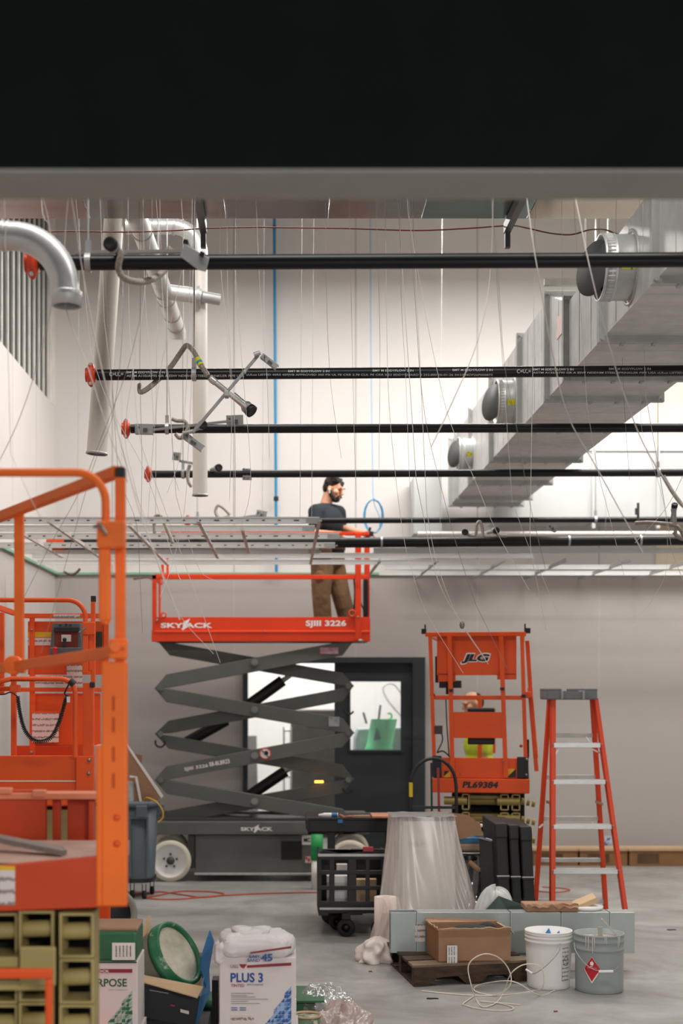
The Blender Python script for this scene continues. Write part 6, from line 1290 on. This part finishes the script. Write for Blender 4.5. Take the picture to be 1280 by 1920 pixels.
# clear plastic bags to the right of the boxes
def crumple(cx_, cy_, z0, wx, wy, h_, seed, am=0.35):
    def f(u, v):
        a = 2*math.pi*u; t_ = math.pi*0.5*v; d_ = Vector((math.cos(a), math.sin(a), v*1.5))
        n = am*mn.noise(d_*1.7+Vector((seed, 0, 0)))+0.4*am*abs(mn.noise(d_*5+Vector((seed, 3, 0))))+0.15*am*mn.noise(d_*12)
        return Vector((cx_+math.cos(a)*math.cos(t_)**0.7*wx*(1+n), cy_+math.sin(a)*math.cos(t_)**0.7*wy*(1+n), z0+math.sin(t_)*h_*(1+n)))
    return f
q = onf(600, 1905, 0)
o = obj('clear_bag', MB().surf(crumple(P(605, 0, 7.75).x, 7.85, 0.002, 0.2, 0.22, 0.17, 1.0, 0.25), 110, 40), M_clear); tag(o, 'crumpled clear plastic bag on floor right of PLUS 3 carton', 'bag')
o = obj('pink_bag', MB().surf(crumple(P(640, 0, 7.5).x, 7.5, 0.002, 0.15, 0.14, 0.14, 4.0, 0.45), 110, 40), film('pinkish_film', '#e3cdc8', 0.35, 0.3, 0.15, 0.8)); tag(o, 'crumpled pinkish plastic bag at the bottom edge', 'bag')
c = Vector((P(575, 0, 7.4).x, 7.4, 0)); t = thing('tin_can', 'small round tin with printed label inside clear plastic', 'tin', c)
obj('tin_body', MB().lathe([(0, 0), (0.075, 0), (0.075, 0.13), (0, 0.13)], c, 40), mat('tin_label', '#b9b3a4', 0.5, hex2='#5b6f58', scale=22, thr=(0.45, 0.55)), t); obj('tin_rim', MB().lathe([(0.07, 0.13), (0.077, 0.13), (0.077, 0.14), (0.07, 0.14), (0.066, 0.132)], c, 40), M_cardl, t)
o = obj('green_sheet', MB().box(P(556, 0, 7.7).x, P(590, 0, 7.7).x+0.05, 7.62, 8.0, 0.15, 0.16).box(P(556, 0, 7.7).x, P(556, 0, 7.7).x+0.1, 7.7, 7.9, 0, 0.15), mat('dark_green_sheet', '#1f5a3a', 0.5)); tag(o, 'dark green sheet beneath the clear plastic bag', 'sheet')
# ================================================================ long cartons along the back wall, wall notice
for k, (x0, x1, nm) in enumerate(((1000, 1085, 'partly behind the ladder'), (1087, 1178, 'just right of the ladder'), (1180, 1300, 'at the right frame edge'))):
    Dk = 14.6-0.02*k; a_ = P(x0, 1590, Dk); b_ = P(x1, 1590, Dk); t = thing('long_carton', 'low brown carton lying along the back wall, '+nm, 'box', Vector(((a_.x+b_.x)/2, Dk, 0)), 'cartons along the back wall')
    obj('carton_body', MB().box(a_.x, b_.x-0.01, Dk, Dk+0.2, 0, a_.z-0.02), mat('wall_carton_brown', '#8a6440', 0.85), t, bevel=0.004); obj('carton_lid', MB().box(a_.x-0.01, b_.x, Dk-0.012, Dk+0.21, a_.z-0.03, a_.z), M_cardl, t, bevel=0.003)
    obj('carton_print', MB().box(a_.x+0.08, a_.x+0.3, Dk-0.003, Dk, 0.03, a_.z-0.06), mat('dark_carton_print', '#3c2c20', 0.7, hex2='#6b4c33', scale=9), t)
o = obj('wall_notice', MB().slab(1133, 1568, 1148, 1585, WB-0.01, 0.008), mat('blue_white_notice', '#c7ccd6', 0.5, hex2='#4c6796', scale=22, thr=(0.45, 0.5))); tag(o, 'small blue and white notice on the wall behind ladder', 'notice')
# ================================================================ beyond the doorway
o = obj('grey_cabinet', MB().slab(545, 1372, 640, 1611, 17.3, 0.6), mat('taupe_cabinet', '#6f6a66', 0.6), bevel=0.01); tag(o, 'grey cabinet standing in the room beyond the doorway', 'cabinet')
o.location.z = 0.0
for v in o.data.vertices: v.co.z = 0.0 if v.co.z < 0.3 else v.co.z
t = thing('wire_rack', 'white wire rack beside the grey cabinet through the doorway', 'rack', fl(535, 0, 16.9))
for xx in (532, 545):
    for dd in (16.9, 17.2): obj('post', MB().cyl(fl(xx, 0, dd), fl(xx, 1.35, dd), 0.012, 10), M_wht, t)
for zz in (0.3, 0.75, 1.3): obj('shelf', MB().box(fl(530, 0, 16.9).x, fl(547, 0, 16.9).x, 16.88, 17.22, zz, zz+0.02), M_wht, t)
o = obj('brown_jar', MB().cyl(P(560, 1372, 17.5), P(560, 1355, 17.5), 0.05, 18), mat('amber_brown', '#8a4f2a', 0.5)); tag(o, 'amber brown jar on top of the grey cabinet', 'jar')
o = obj('pink_cloth', MB().surf(pillow(P(603, 0, 17.6).x, 17.6, P(0, 1373, 17.5).z, 0.17, 0.12, 0.12, 2.0, 0.3), 40, 20), mat('pale_pink_cloth', '#c9a9a4', 0.9)); tag(o, 'pale pink cloth heap on top of the grey cabinet', 'cloth')
o = obj('grey_crate', MB().poly([(460, 1380), (480, 1380), (484, 1611), (452, 1611)], 17.8, 0.4), mat('pale_grey_crate', '#9a9896', 0.6)); tag(o, 'pale grey upright crate at left side of doorway view', 'crate')
for v in o.data.vertices: v.co.z = max(v.co.z, -o.location.z)
tb = thing('tub_cart', 'grey-blue plastic tub cart seen through the door glass', 'cart', fl(712, 0, 16.6))
zt2 = H-(1364-HY)*16.5/F
M_tub = mat('teal_grey_tub', '#9db0b3', 0.55)
mb = MB().poly([(666, 1385), (672, 1367), (760, 1364), (775, 1500), (662, 1500)], 16.62, 0.5); obj('tub_body', mb, M_tub, tb, bevel=0.02)
obj('tub_base', MB().box(P(664, 0, 16.6).x, P(770, 0, 16.6).x, 16.62, 17.1, 0.1, P(0, 1500, 16.6).z), M_tub, tb)
for xx in (670, 765): obj('caster', MB().lathe([(0, -0.02), (0.05, -0.02), (0.05, 0.02), (0, 0.02)], (P(xx, 0, 16.6).x, 16.75, 0.05), 16, (1, 0, 0)), M_blk2, tb)
zsh = H-(1409-HY)*16.45/F
sh = obj('tub_shelf', MB().box(P(672, 0, 16.4).x, P(745, 0, 16.4).x, 16.25, 16.6, zsh-0.02, zsh), M_tub, tb)
c = Vector((P(709, 0, 16.43).x, 16.43, zsh)); gbk = thing('green_bucket', 'bright green pail seen through the door glass', 'bucket', c)
M_gp = mat('bright_green_pail', '#40dc92', 0.45, var=0.05)
mb = MB().lathe([(0, 0), (0.162, 0), (0.16, 0.05), (0.15, 0.06), (0.15, 0.37), (0.157, 0.375), (0.14, 0.375), (0.13, 0.02), (0, 0.02)], c, 36)
for v in mb.v: v.x += (v.z-zsh)*0.18
obj('pail_body', mb, M_gp, gbk); obj('dark_mark', MB().poly([(700, 1388), (706, 1362), (710, 1374), (714, 1386)], 16.27, 0.004), mat('dark_green_mark', '#14684a', 0.5), gbk)
obj('pail_hook', MB().tube(smooth_path([P(728, 1350, 16.4), P(734, 1345, 16.4), P(732, 1338, 16.4), P(726, 1338, 16.4)]), 0.011, 8), M_gp, gbk)
for x0, y0, x1, y1, nm in ((687, 1352, 681, 1336, 'dark tool handle leaning left in the green pail'), (709, 1350, 713, 1322, 'dark tool handle upright in the green pail')):
    o = obj('long_tool', MB().cyl(P(x0, y0, 16.4)+Vector((0, 0, -0.03)), P(x1, y1, 16.4), 0.013, 10), mat('charcoal_tool', '#3a3d40', 0.5)); tag(o, nm, 'tool')
o = obj('white_hose', MB().tube(smooth_path([P(770, 1360, 17.6), P(745, 1335, 17.6), P(725, 1310, 17.6), P(718, 1290, 17.6), P(730, 1281, 17.6), P(745, 1290, 17.6), P(768, 1330, 17.6)]), 0.012, 10), mat('pale_hose', '#d6d8d8', 0.5)); tag(o, 'pale hose looped on the wall behind the door glass', 'hose')
# ================================================================ suspended ceiling grid
M_tee = mat('white_grid_tee', '#dfe0de', 0.4, 0.25, var=0.04, scale=4)
gz = 2.97
gg = thing('ceiling_grid', 'bare white metal suspended ceiling grid hanging below the pipes', 'ceiling grid', (0, 11.5, gz))
rows = [(981, -60, 598), (996, -60, 590), (1010, -40, 636), (1027, -40, 628), (1038, 40, 598), (1037, 700, 1400), (1046, 60, 1000), (1058, 70, 900)]
sl = MB()
for yy, x0, x1 in rows:
    D = (gz-H)*F/(HY-yy); a, b = (x0-PX)*D/F, (x1-PX)*D/F
    a = max(a, XL+0.04)
    r = obj('main_runner', MB().box(a, b, D-0.0015, D+0.0015, gz, gz+0.042).box(a, b, D-0.013, D+0.013, gz-0.002, gz).box(a, b, D-0.004, D+0.004, gz+0.036, gz+0.044), M_tee, gg)
    if yy in (981, 1010, 1027):
        x = a+0.05; k = 0
        mb = MB()
        while x < b-0.02:
            mb.box(x, x+(0.02 if k % 5 else 0.035), D-0.0035, D-0.0015, gz+0.016, gz+0.024); x += 0.11; k += 1
        obj('slot_row', mb, mat('slot_dark', '#55554f', 0.7), r)
    if x1 < 660: obj('end_clip', MB().box(b-0.09, b, D-0.006, D-0.0015, gz+0.003, gz+0.036).box(b, b+0.02, D-0.003, D, gz+0.012, gz+0.024).box(b-0.06, b-0.045, D-0.008, D-0.006, gz+0.008, gz+0.03), M_galm, r)
for px_, d0, d1 in ((598, 9.75, 13.2), (450, 10.3, 12.1), (372, 9.75, 12.6), (235, 10.0, 13.3), (90, 9.8, 12.7), (0, 10.5, 12.5)):
    X = max((px_-PX)*9.78/F, XL+0.1); obj('cross_tee', MB().box(X-0.0015, X+0.0015, d0, d1, gz+0.002, gz+0.034).box(X-0.012, X+0.012, d0, d1, gz, gz+0.002), mat('pinkish_tee', '#c9bfb9', 0.45, 0.2), gg)
for px_ in (712, 820, 945, 1060, 1180, 1300):
    X = (px_-PX)*12.9/F; obj('cross_tee', MB().box(X-0.0015, X+0.0015, 12.88, WB-0.03, gz+0.004, gz+0.034).box(X-0.012, X+0.012, 12.88, WB-0.03, gz+0.002, gz+0.004), mat('grey_tee', '#a9aaa8', 0.45, 0.3), gg)
for D in (13.7, 14.45): obj('main_runner', MB().box(0.95, XR-0.1, D-0.0015, D+0.0015, gz, gz+0.042).box(0.95, XR-0.1, D-0.013, D+0.013, gz-0.002, gz), M_tee, gg)
hw = MB()
for x, D in ((-2.1, 9.85), (-0.9, 9.85), (0.1, 9.85), (-1.6, 10.93), (-0.4, 10.93), (0.2, 10.93), (-1.4, 12.1), (-0.2, 12.1), (1.4, 12.9), (2.9, 12.9), (4.4, 12.9)):
    obj('hanger_wire', MB().cyl((x, D, gz+0.03), (x+0.03, D, ZC), 0.0016, 5), M_galm, gg)
o = obj('paper_sheet', MB().slab(60, 1040, 215, 1058, 12.9, 0.01), mat('pale_foil', '#cfcfcc', 0.5)) if False else None
# hanging knots at the wall angle
o = obj('tie_wire', MB().tube(smooth_path([P(120, 1072, 13.0), P(134, 1078, 13.0), P(145, 1072, 13.0), (P(150, 1066, 13.0))]), 0.012, 6).tube(smooth_path([P(250, 1086, 14.9), P(275, 1083, 14.9), P(285, 1086, 14.9)]), 0.01, 6), mat('brown_wire', '#6b4a3c', 0.6), gg)
# ================================================================ flexible sprinkler drops
M_hose = mat('braided_steel_hose', '#a9a097', 0.42, 0.55, var=0.25, scale=120, bump=0.5, bscale=260)
M_brk = mat('bracket_steel', '#a9aaaa', 0.45, 0.5, var=0.1)
def drop(label, D, hose=(), hr=9, bar=None, plates=(), cap=None, capdir=(-0.3, -1, 0), capr=0.03, bw=4, blk=True):
    t = thing('sprinkler_drop', label, 'sprinkler hose', P(*(hose[0][:2] if hose else (cap or bar[:2])), D), 'flexible sprinkler drops')
    if hose:
        pts = smooth_path([P(h[0], h[1], h[2] if len(h) > 2 else D) for h in hose], 8)
        # corrugated
        L = 0; rr = []; q = []
        for i in range(len(pts)-1):
            n = max(1, int((pts[i+1]-pts[i]).length/0.006))
            for j in range(n): q.append(pts[i]+(pts[i+1]-pts[i])*j/n)
        rr = [hr*D/F/2*(1.0 if i % 2 else 0.9) for i in range(len(q))]
        obj('hose', MB().tube(q, rr, 12), M_hose, t)
    if bar: obj('support_bar', MB().bar(P(bar[0], bar[1], bar[4] if len(bar) > 4 else D), P(bar[2], bar[3], bar[5] if len(bar) > 5 else D), 0.02, bw*D/F), M_brk, t)
    for pl in plates:
        (cx, cy, w, h, ang, dd) = pl; c = P(cx, cy, dd); s = dd/F
        mb = MB().box(c.x-w*s/2, c.x+w*s/2, dd-0.004, dd, c.z-h*s/2, c.z+h*s/2).box(c.x-w*s/2, c.x+w*s/2, dd, dd+0.04, c.z+h*s/2-0.003, c.z+h*s/2).box(c.x-w*s/2, c.x+w*s/2, dd, dd+0.04, c.z-h*s/2, c.z-h*s/2+0.003)
        mb.rot(c, (0, 1, 0), math.radians(ang)); p_ = obj('end_bracket', mb, M_brk, t, bevel=0.002)
        mb = MB().box(c.x-w*s*.05, c.x+w*s*.18, dd-0.012, dd-0.004, c.z-h*s*.3, c.z+h*s*.05).cyl((c.x-w*s*.3, dd-0.018, c.z+h*s*.1), (c.x-w*s*.3, dd-0.004, c.z+h*s*.1), 0.007, 8); mb.rot(c, (0, 1, 0), math.radians(ang)); obj('bracket_clip', mb, mat('dark_clip', '#5a5b5a', 0.5, 0.4), p_)
    if cap:
        c = P(*cap, D); d_ = Vector(capdir).normalized()
        obj('reducer', MB().lathe([(0, -0.13), (capr*0.62, -0.13), (capr*0.62, -0.05), (capr, -0.03), (capr, 0.0), (0, 0.0)], c, 24, d_), M_brk, t)
        obj('black_cap', MB().lathe([(capr*1.0, -0.004), (capr*1.08, 0), (capr*1.08, 0.02), (capr*0.9, 0.024), (capr*0.55, 0.02), (0, 0.02)], c, 24, d_), M_blk if blk else M_brk, t)
    return t
t = drop('flexible hose looped around the nearest black pipe, black round cap facing out', 5.68, [(228, 472, 5.6), (222, 505, 5.62), (238, 524, 5.66), (275, 527, 5.8), (308, 508, 5.92), (322, 478, 5.92), (312, 463, 5.9)], 13, None, (), (209, 459), (-0.25, -1, 0.05), 0.026)
obj('support_bar', MB().bar(P(140, 474, 5.83), P(352, 471, 5.83), 0.02, 0.012), M_brk, t)
mb = MB(); c = P(365, 482, 5.6); 
pts2 = [(337, 480), (345, 456), (392, 484), (386, 509), (372, 506)]
pl = obj('end_bracket', MB().poly(pts2, 5.6, 0.006).prism([P(337, 480, 5.6), P(345, 456, 5.6), P(345, 456, 5.68), P(337, 480, 5.68)], (0.003, 0, 0)).prism([P(345, 456, 5.6), P(392, 484, 5.6), P(392, 484, 5.68), P(345, 456, 5.68)], (0, 0, -0.003)), M_galm, t, bevel=0.002)
obj('bracket_clip', MB().poly([(376, 470), (384, 474), (380, 482), (373, 478)], 5.59, 0.01).slab(343, 449, 352, 457, 5.6, 0.03), M_blk, pl)
drop('flexible hose with yellow and blue bands arching over the stencilled pipe', 7.8, [(262, 722, 8.0), (264, 735, 7.9), (285, 722, 7.9), (318, 690, 7.96), (338, 662, 7.96), (350, 648, 7.9), (364, 660, 7.8), (378, 686, 7.72), (392, 708, 7.7)], 10.5, (360, 812, 484, 666, 7.6, 7.6), ((505, 677, 37, 10, 38, 7.6), (361, 827, 47, 13, 36, 7.6)), (468, 768), (0.62, -0.3, -0.6), 0.034, 5)
t = bpy.data.objects['sprinkler_drop.001']
obj('steel_nipple', MB().cyl(P(392, 708, 7.7), P(460, 762, 7.78), 0.0155, 16).cyl(P(396, 711, 7.7), P(404, 717, 7.7), 0.021, 6), M_alu, t, label='straight steel nipple')
obj('colour_band', MB().cyl(P(370.5, 673, 7.75), P(377.5, 686, 7.72), 0.0178, 16), mat('yellow_band', '#d9cf2e', 0.5), t, label='yellow band'); obj('colour_band', MB().cyl(P(372.5, 676.5, 7.745), P(375.5, 682.5, 7.725), 0.0182, 16), mat('cyan_band', '#1f9cc0', 0.5), t, label='blue band')
obj('bar_clamp', MB().slab(420, 732, 428, 742, 7.56, 0.08).slab(456, 693, 461, 699, 7.58, 0.03), M_galm, t, bevel=0.003); obj('bar_end', MB().cyl(P(476, 665, 7.58), P(488, 661, 7.58), 0.012, 10).cyl(P(342, 812, 7.58), P(362, 808, 7.58), 0.011, 10), M_galm, t)
obj('orange_mark', MB().cyl(P(365, 831, 7.59), P(365, 831, 7.594), 0.007, 12), M_or, t)
drop('flexible hose and bracket bar tilted across the third black pipe', 9.35, [(322, 785), (332, 789), (346, 790), (352, 800), (345, 817), (336, 821), (328, 812)], 8, (285, 806, 436, 789), ((270, 804, 34, 19, 1, 9.42), (440, 788, 32, 20, -2, 9.42)), (379, 797), (0.35, -1, 0), 0.028, 4)
drop('flexible hose with small tilted bracket on the fourth black pipe', 11.25, [(356, 872), (352, 885), (353, 903), (360, 914)], 7, (336, 864, 372, 871), ((331, 855, 16, 14, 5, 11.2),), (409, 877), (0.5, -1, 0), 0.027, 4)
drop('bracket clip hooked on the fourth black pipe right of the blue pipe line', 11.3, (), 7, (455, 893, 470, 893), ((462, 880, 16, 3, 0, 11.3), (463, 897, 18, 4, 0, 11.3)), (463, 890), (0, -1, 0), 0.001, 2, False)
drop('white flexible hose loop and plate on the fifth black pipe left of the worker', 13.0, [(430, 968), (412, 972), (404, 960), (408, 948), (418, 952), (432, 966)], 6, (430, 974, 486, 966), ((490, 964, 20, 14, 12, 12.9),), None)
drop('pale hooked hose rising behind the ceiling grid at left', 10.2, [(290, 1000), (289, 980), (292, 968), (301, 968), (308, 982), (325, 1020)], 7, None)
drop('thin pale bracket sloping down from the red pipe end behind the grid', 12.0, (), 6, (352, 975, 440, 1030), (), None)
drop('dark capped hose end behind the thick low pipe left of center', 10.4, [(868, 1000), (890, 1004), (893, 985), (899, 978), (904, 990), (905, 1010)], 6, None, (), (872, 998), (-0.3, -1, 0), 0.022)
drop('dark capped hose end behind the thick low pipe below the duct', 10.4, [(950, 1005), (935, 1004), (930, 998)], 6, None, ((1035, 990, 18, 10, 20, 10.35),), (929, 995), (0.3, -1, 0), 0.022)
drop('long pale hose sweeping down at the right frame edge', 11.2, [(1243, 892), (1250, 905), (1262, 925), (1280, 948), (1310, 970)], 8, None)
drop('white hose curling round a dark sprinkler head at right edge', 9.7, [(1190, 981), (1215, 980), (1245, 982), (1266, 986), (1278, 998), (1281, 1010), (1270, 1006), (1262, 996)], 8, (1264, 950, 1266, 1000), (), (1264, 950), (0, -0.6, 0.8), 0.02)
for px_, y0, y1, D, nm in ((1196, 943, 972, 12.95, 'small dark bolt standing on the fifth pipe near right edge'),):
    o = obj('pipe_bolt', MB().cyl(P(px_, y1+4, D), P(px_, y0, D), 0.012, 8).cyl(P(px_-2, y0+10, D), P(px_-2, y0+22, D), 0.02, 8), mat('dark_bolt', '#4a4a48', 0.5, 0.4)); tag(o, nm, 'bolt')
for px_, py, D in ((980, 1002, 9.93), (1061, 1032, 9.93), (855, 1029, 9.95)):
    pass
# ================================================================ dangling hanger wires
M_wr = mat('pale_hanger_wire', '#d9d3ce', 0.5, 0.1); M_wrd = mat('dull_hanger_wire', '#8d8883', 0.5, 0.3)
WL = [
 (5.2, 3.2, 0, [(129, 340), (160, 540), (192, 697), (232, 850), (262, 960), (300, 1065), (337, 1162)]),
 (5.3, 2.6, 0, [(130, 340), (121, 460), (122, 570), (165, 690), (200, 800), (240, 905)]),
 (5.4, 2.2, 0, [(72, 340), (92, 420), (100, 520), (95, 580), (65, 700), (30, 800), (-20, 900)]),
 (5.5, 1.8, 0, [(76, 340), (80, 400), (92, 420)]),
 (5.0, 1.6, 0, [(20, 850), (60, 940), (95, 1000)]),
 (6.0, 1.3, 1, [(262, 600), (236, 700), (190, 820), (150, 920), (95, 1020), (45, 1120)]),
 (6.2, 1.2, 1, [(200, 400), (230, 560), (215, 760), (180, 860), (150, 960), (77, 1225)]),
 (6.4, 1.4, 0, [(285, 380), (283, 440), (262, 620), (235, 800), (250, 900), (290, 1040), (335, 1150), (400, 1226)]),
 (6.4, 1.4, 0, [(240, 400), (242, 600), (250, 700), (262, 820), (300, 930), (340, 1040), (413, 1243)]),
 (6.6, 1.1, 0, [(268, 380), (272, 560), (282, 680), (288, 800)]),
 (6.8, 1.1, 0, [(340, 380), (345, 470), (330, 560), (300, 700), (285, 860), (275, 1000)]),
 (7.0, 1.1, 0, [(360, 400), (356, 520), (352, 640), (347, 760), (336, 860), (313, 925)]),
 (7.0, 1.3, 0, [(170, 660), (205, 760), (270, 880), (310, 1000), (335, 1080), (345, 1090)]),
 (7.2, 1.2, 0, [(330, 930), (350, 1000), (375, 1070), (410, 1092)]),
 (6.6, 1.2, 0, [(300, 420), (308, 640), (318, 760), (326, 880), (335, 920)]),
 (7.5, 1.0, 0, [(415, 380), (412, 480), (425, 620), (434, 760), (430, 940)]),
 (7.6, 1.0, 0, [(443, 400), (442, 520), (455, 700), (470, 900), (452, 990)]),
 (7.4, 1.0, 0, [(425, 380), (428, 600), (440, 800), (441, 1000)]),
 (6.9, 1.1, 1, [(222, 900), (255, 980), (262, 1080), (267, 1187)]),
 (7.1, 1.1, 0, [(358, 740), (352, 860), (345, 960), (322, 1060), (300, 1120)]),
 (6.0, 2.4, 0, [(925, 340), (918, 520), (895, 640), (845, 760), (808, 838)]),
 (6.3, 1.3, 1, [(922, 380), (934, 520), (945, 680), (968, 800), (990, 930), (1022, 1066)]),
 (5.8, 3.0, 0, [(983, 340), (998, 450), (1010, 520), (1035, 660), (1065, 780), (1120, 880), (1205, 1036)]),
 (5.8, 3.4, 0, [(1072, 340), (1105, 500), (1140, 640), (1170, 740), (1215, 850), (1290, 960)]),
 (7.0, 1.2, 1, [(768, 420), (778, 560), (787, 700), (800, 800), (822, 895), (855, 1020), (887, 1120), (905, 1160), (950, 1253)]),
 (7.1, 1.3, 0, [(765, 400), (785, 520), (816, 680), (845, 795), (890, 900), (930, 995), (992, 1107)]),
 (7.4, 1.2, 0, [(722, 380), (727, 710), (740, 880), (757, 1010), (775, 1080), (800, 1150), (868, 1262)]),
 (7.5, 1.6, 0, [(780, 900), (795, 975), (810, 1050), (830, 1110), (866, 1170), (910, 1236)]),
 (7.5, 1.4, 0, [(800, 960), (815, 1040), (838, 1112), (866, 1172), (915, 1245)]),
 (7.6, 1.4, 0, [(995, 900), (994, 1020), (1006, 1090), (1024, 1182)]),
 (7.9, 1.0, 0, [(655, 400), (660, 640), (664, 820), (668, 940)]), (8.0, 1.0, 0, [(706, 420), (712, 640), (710, 900)]),
 (7.8, 1.0, 0, [(750, 380), (752, 560), (760, 700), (766, 860), (772, 980)]), (8.0, 0.9, 0, [(1053, 430), (1054, 560), (1052, 700)]),
 (8.1, 0.9, 1, [(1155, 380), (1155, 440), (1165, 640), (1170, 760), (1180, 900)]), (8.2, 0.9, 0, [(1200, 760), (1206, 820), (1243, 940), (1250, 1060), (1225, 1120), (1185, 1175)]),
 (7.7, 1.4, 0, [(1210, 740), (1226, 830), (1248, 960), (1262, 1040), (1290, 1110)]), (7.8, 1.2, 0, [(1290, 870), (1250, 950), (1190, 1018)]),
 (7.8, 1.1, 0, [(1100, 760), (1120, 880), (1140, 960), (1170, 1080)]), (8.1, 1.0, 0, [(610, 380), (612, 560), (620, 720), (640, 860)]),
 (7.9, 1.1, 0, [(960, 940), (993, 1030), (1020, 1090), (1045, 1150)]), (7.3, 1.0, 0, [(480, 380), (488, 560), (500, 700), (505, 860)]),
 (8.0, 1.0, 1, [(261, 420), (263, 560), (262, 700), (266, 860), (264, 980)]), (6.5, 1.2, 0, [(195, 600), (205, 680), (220, 800), (245, 900), (285, 1000)]),
]
WN = {0: 'thick pale wire crossing the corner and ending over the red platform lettering', 1: 'pale wire hanging from the big elbow mouth down to the left orange lift', 2: 'long pale wire curving down to the left frame edge', 3: 'short pale wire end at top left beside the elbow pipe', 4: 'pale wire slanting behind the near orange hoop rail', 5: 'thin dark wire slanting down left past the leaning white pipe', 6: 'thin dark wire ending in front of the second lift control box', 7: 'thin pale wire ending over the top grey scissor arm, left of two', 8: 'thin pale wire ending over the top grey scissor arm, right of two', 11: 'thin wire ending with a bent tip beside the fourth black pipe cap', 12: 'thin wire slanting across the ceiling grid to the left platform corner', 18: 'thin dark wire ending in the open wall left of the platform', 20: 'thick pale wire curving down-left to a loose end before the second last duct', 21: 'thin dark wire falling past the second round duct collar', 22: 'thick pale wire slanting right below the big duct to the ceiling grid', 23: 'thick pale wire crossing the duct to the right frame edge', 24: 'thin dark wire ending on the right lift top panel', 25: 'thin wire slanting from the duct collar to loose end above the ladder', 26: 'pale wire ending at left edge of right lift brand panel', 27: 'pale wire through the grey clip, left strand of two', 28: 'pale wire through the grey clip, right strand of two', 29: 'pale wire ending above the step ladder', 35: 'thin wire ending with a hook over the right wall', 36: 'pale wire crossing another near the right frame edge', 37: 'thin wire slanting down-left from right frame edge to the thick pipe'}
for k, (D, w, dk, pp) in enumerate(WL):
    pts = smooth_path([P(x, y, D+0.15*math.sin(k+i*0.9)*(0.5 if i else 0)) for i, (x, y) in enumerate(pp)], 5)
    top = 4.6 if 6.9 < pts[0].y < 8.35 else ZC
    d0 = (pts[1]-pts[0]).normalized(); h0 = top-pts[0].z
    pts = [pts[0]+Vector((max(-0.12, min(0.12, -d0.x/max(0.3, -d0.z)*h0*0.3)), 0, h0))]+pts
    o = obj('hanger_wire', MB().tube(pts, w*D/F*0.36, 6), M_wrd if dk else M_wr, loc=pts[0]); tag(o, WN.get(k, 'very thin faint hanger wire dangling against the bright back wall'), 'wire', 'loose hanger wires')
o = obj('wire_clip', MB().ell(P(866, 1172, 7.45), (0.014, 0.014, 0.02)), mat('grey_clip', '#7d7d7b', 0.4, 0.4)); tag(o, 'small grey clip knotting two hanging wires above right lift', 'clip')
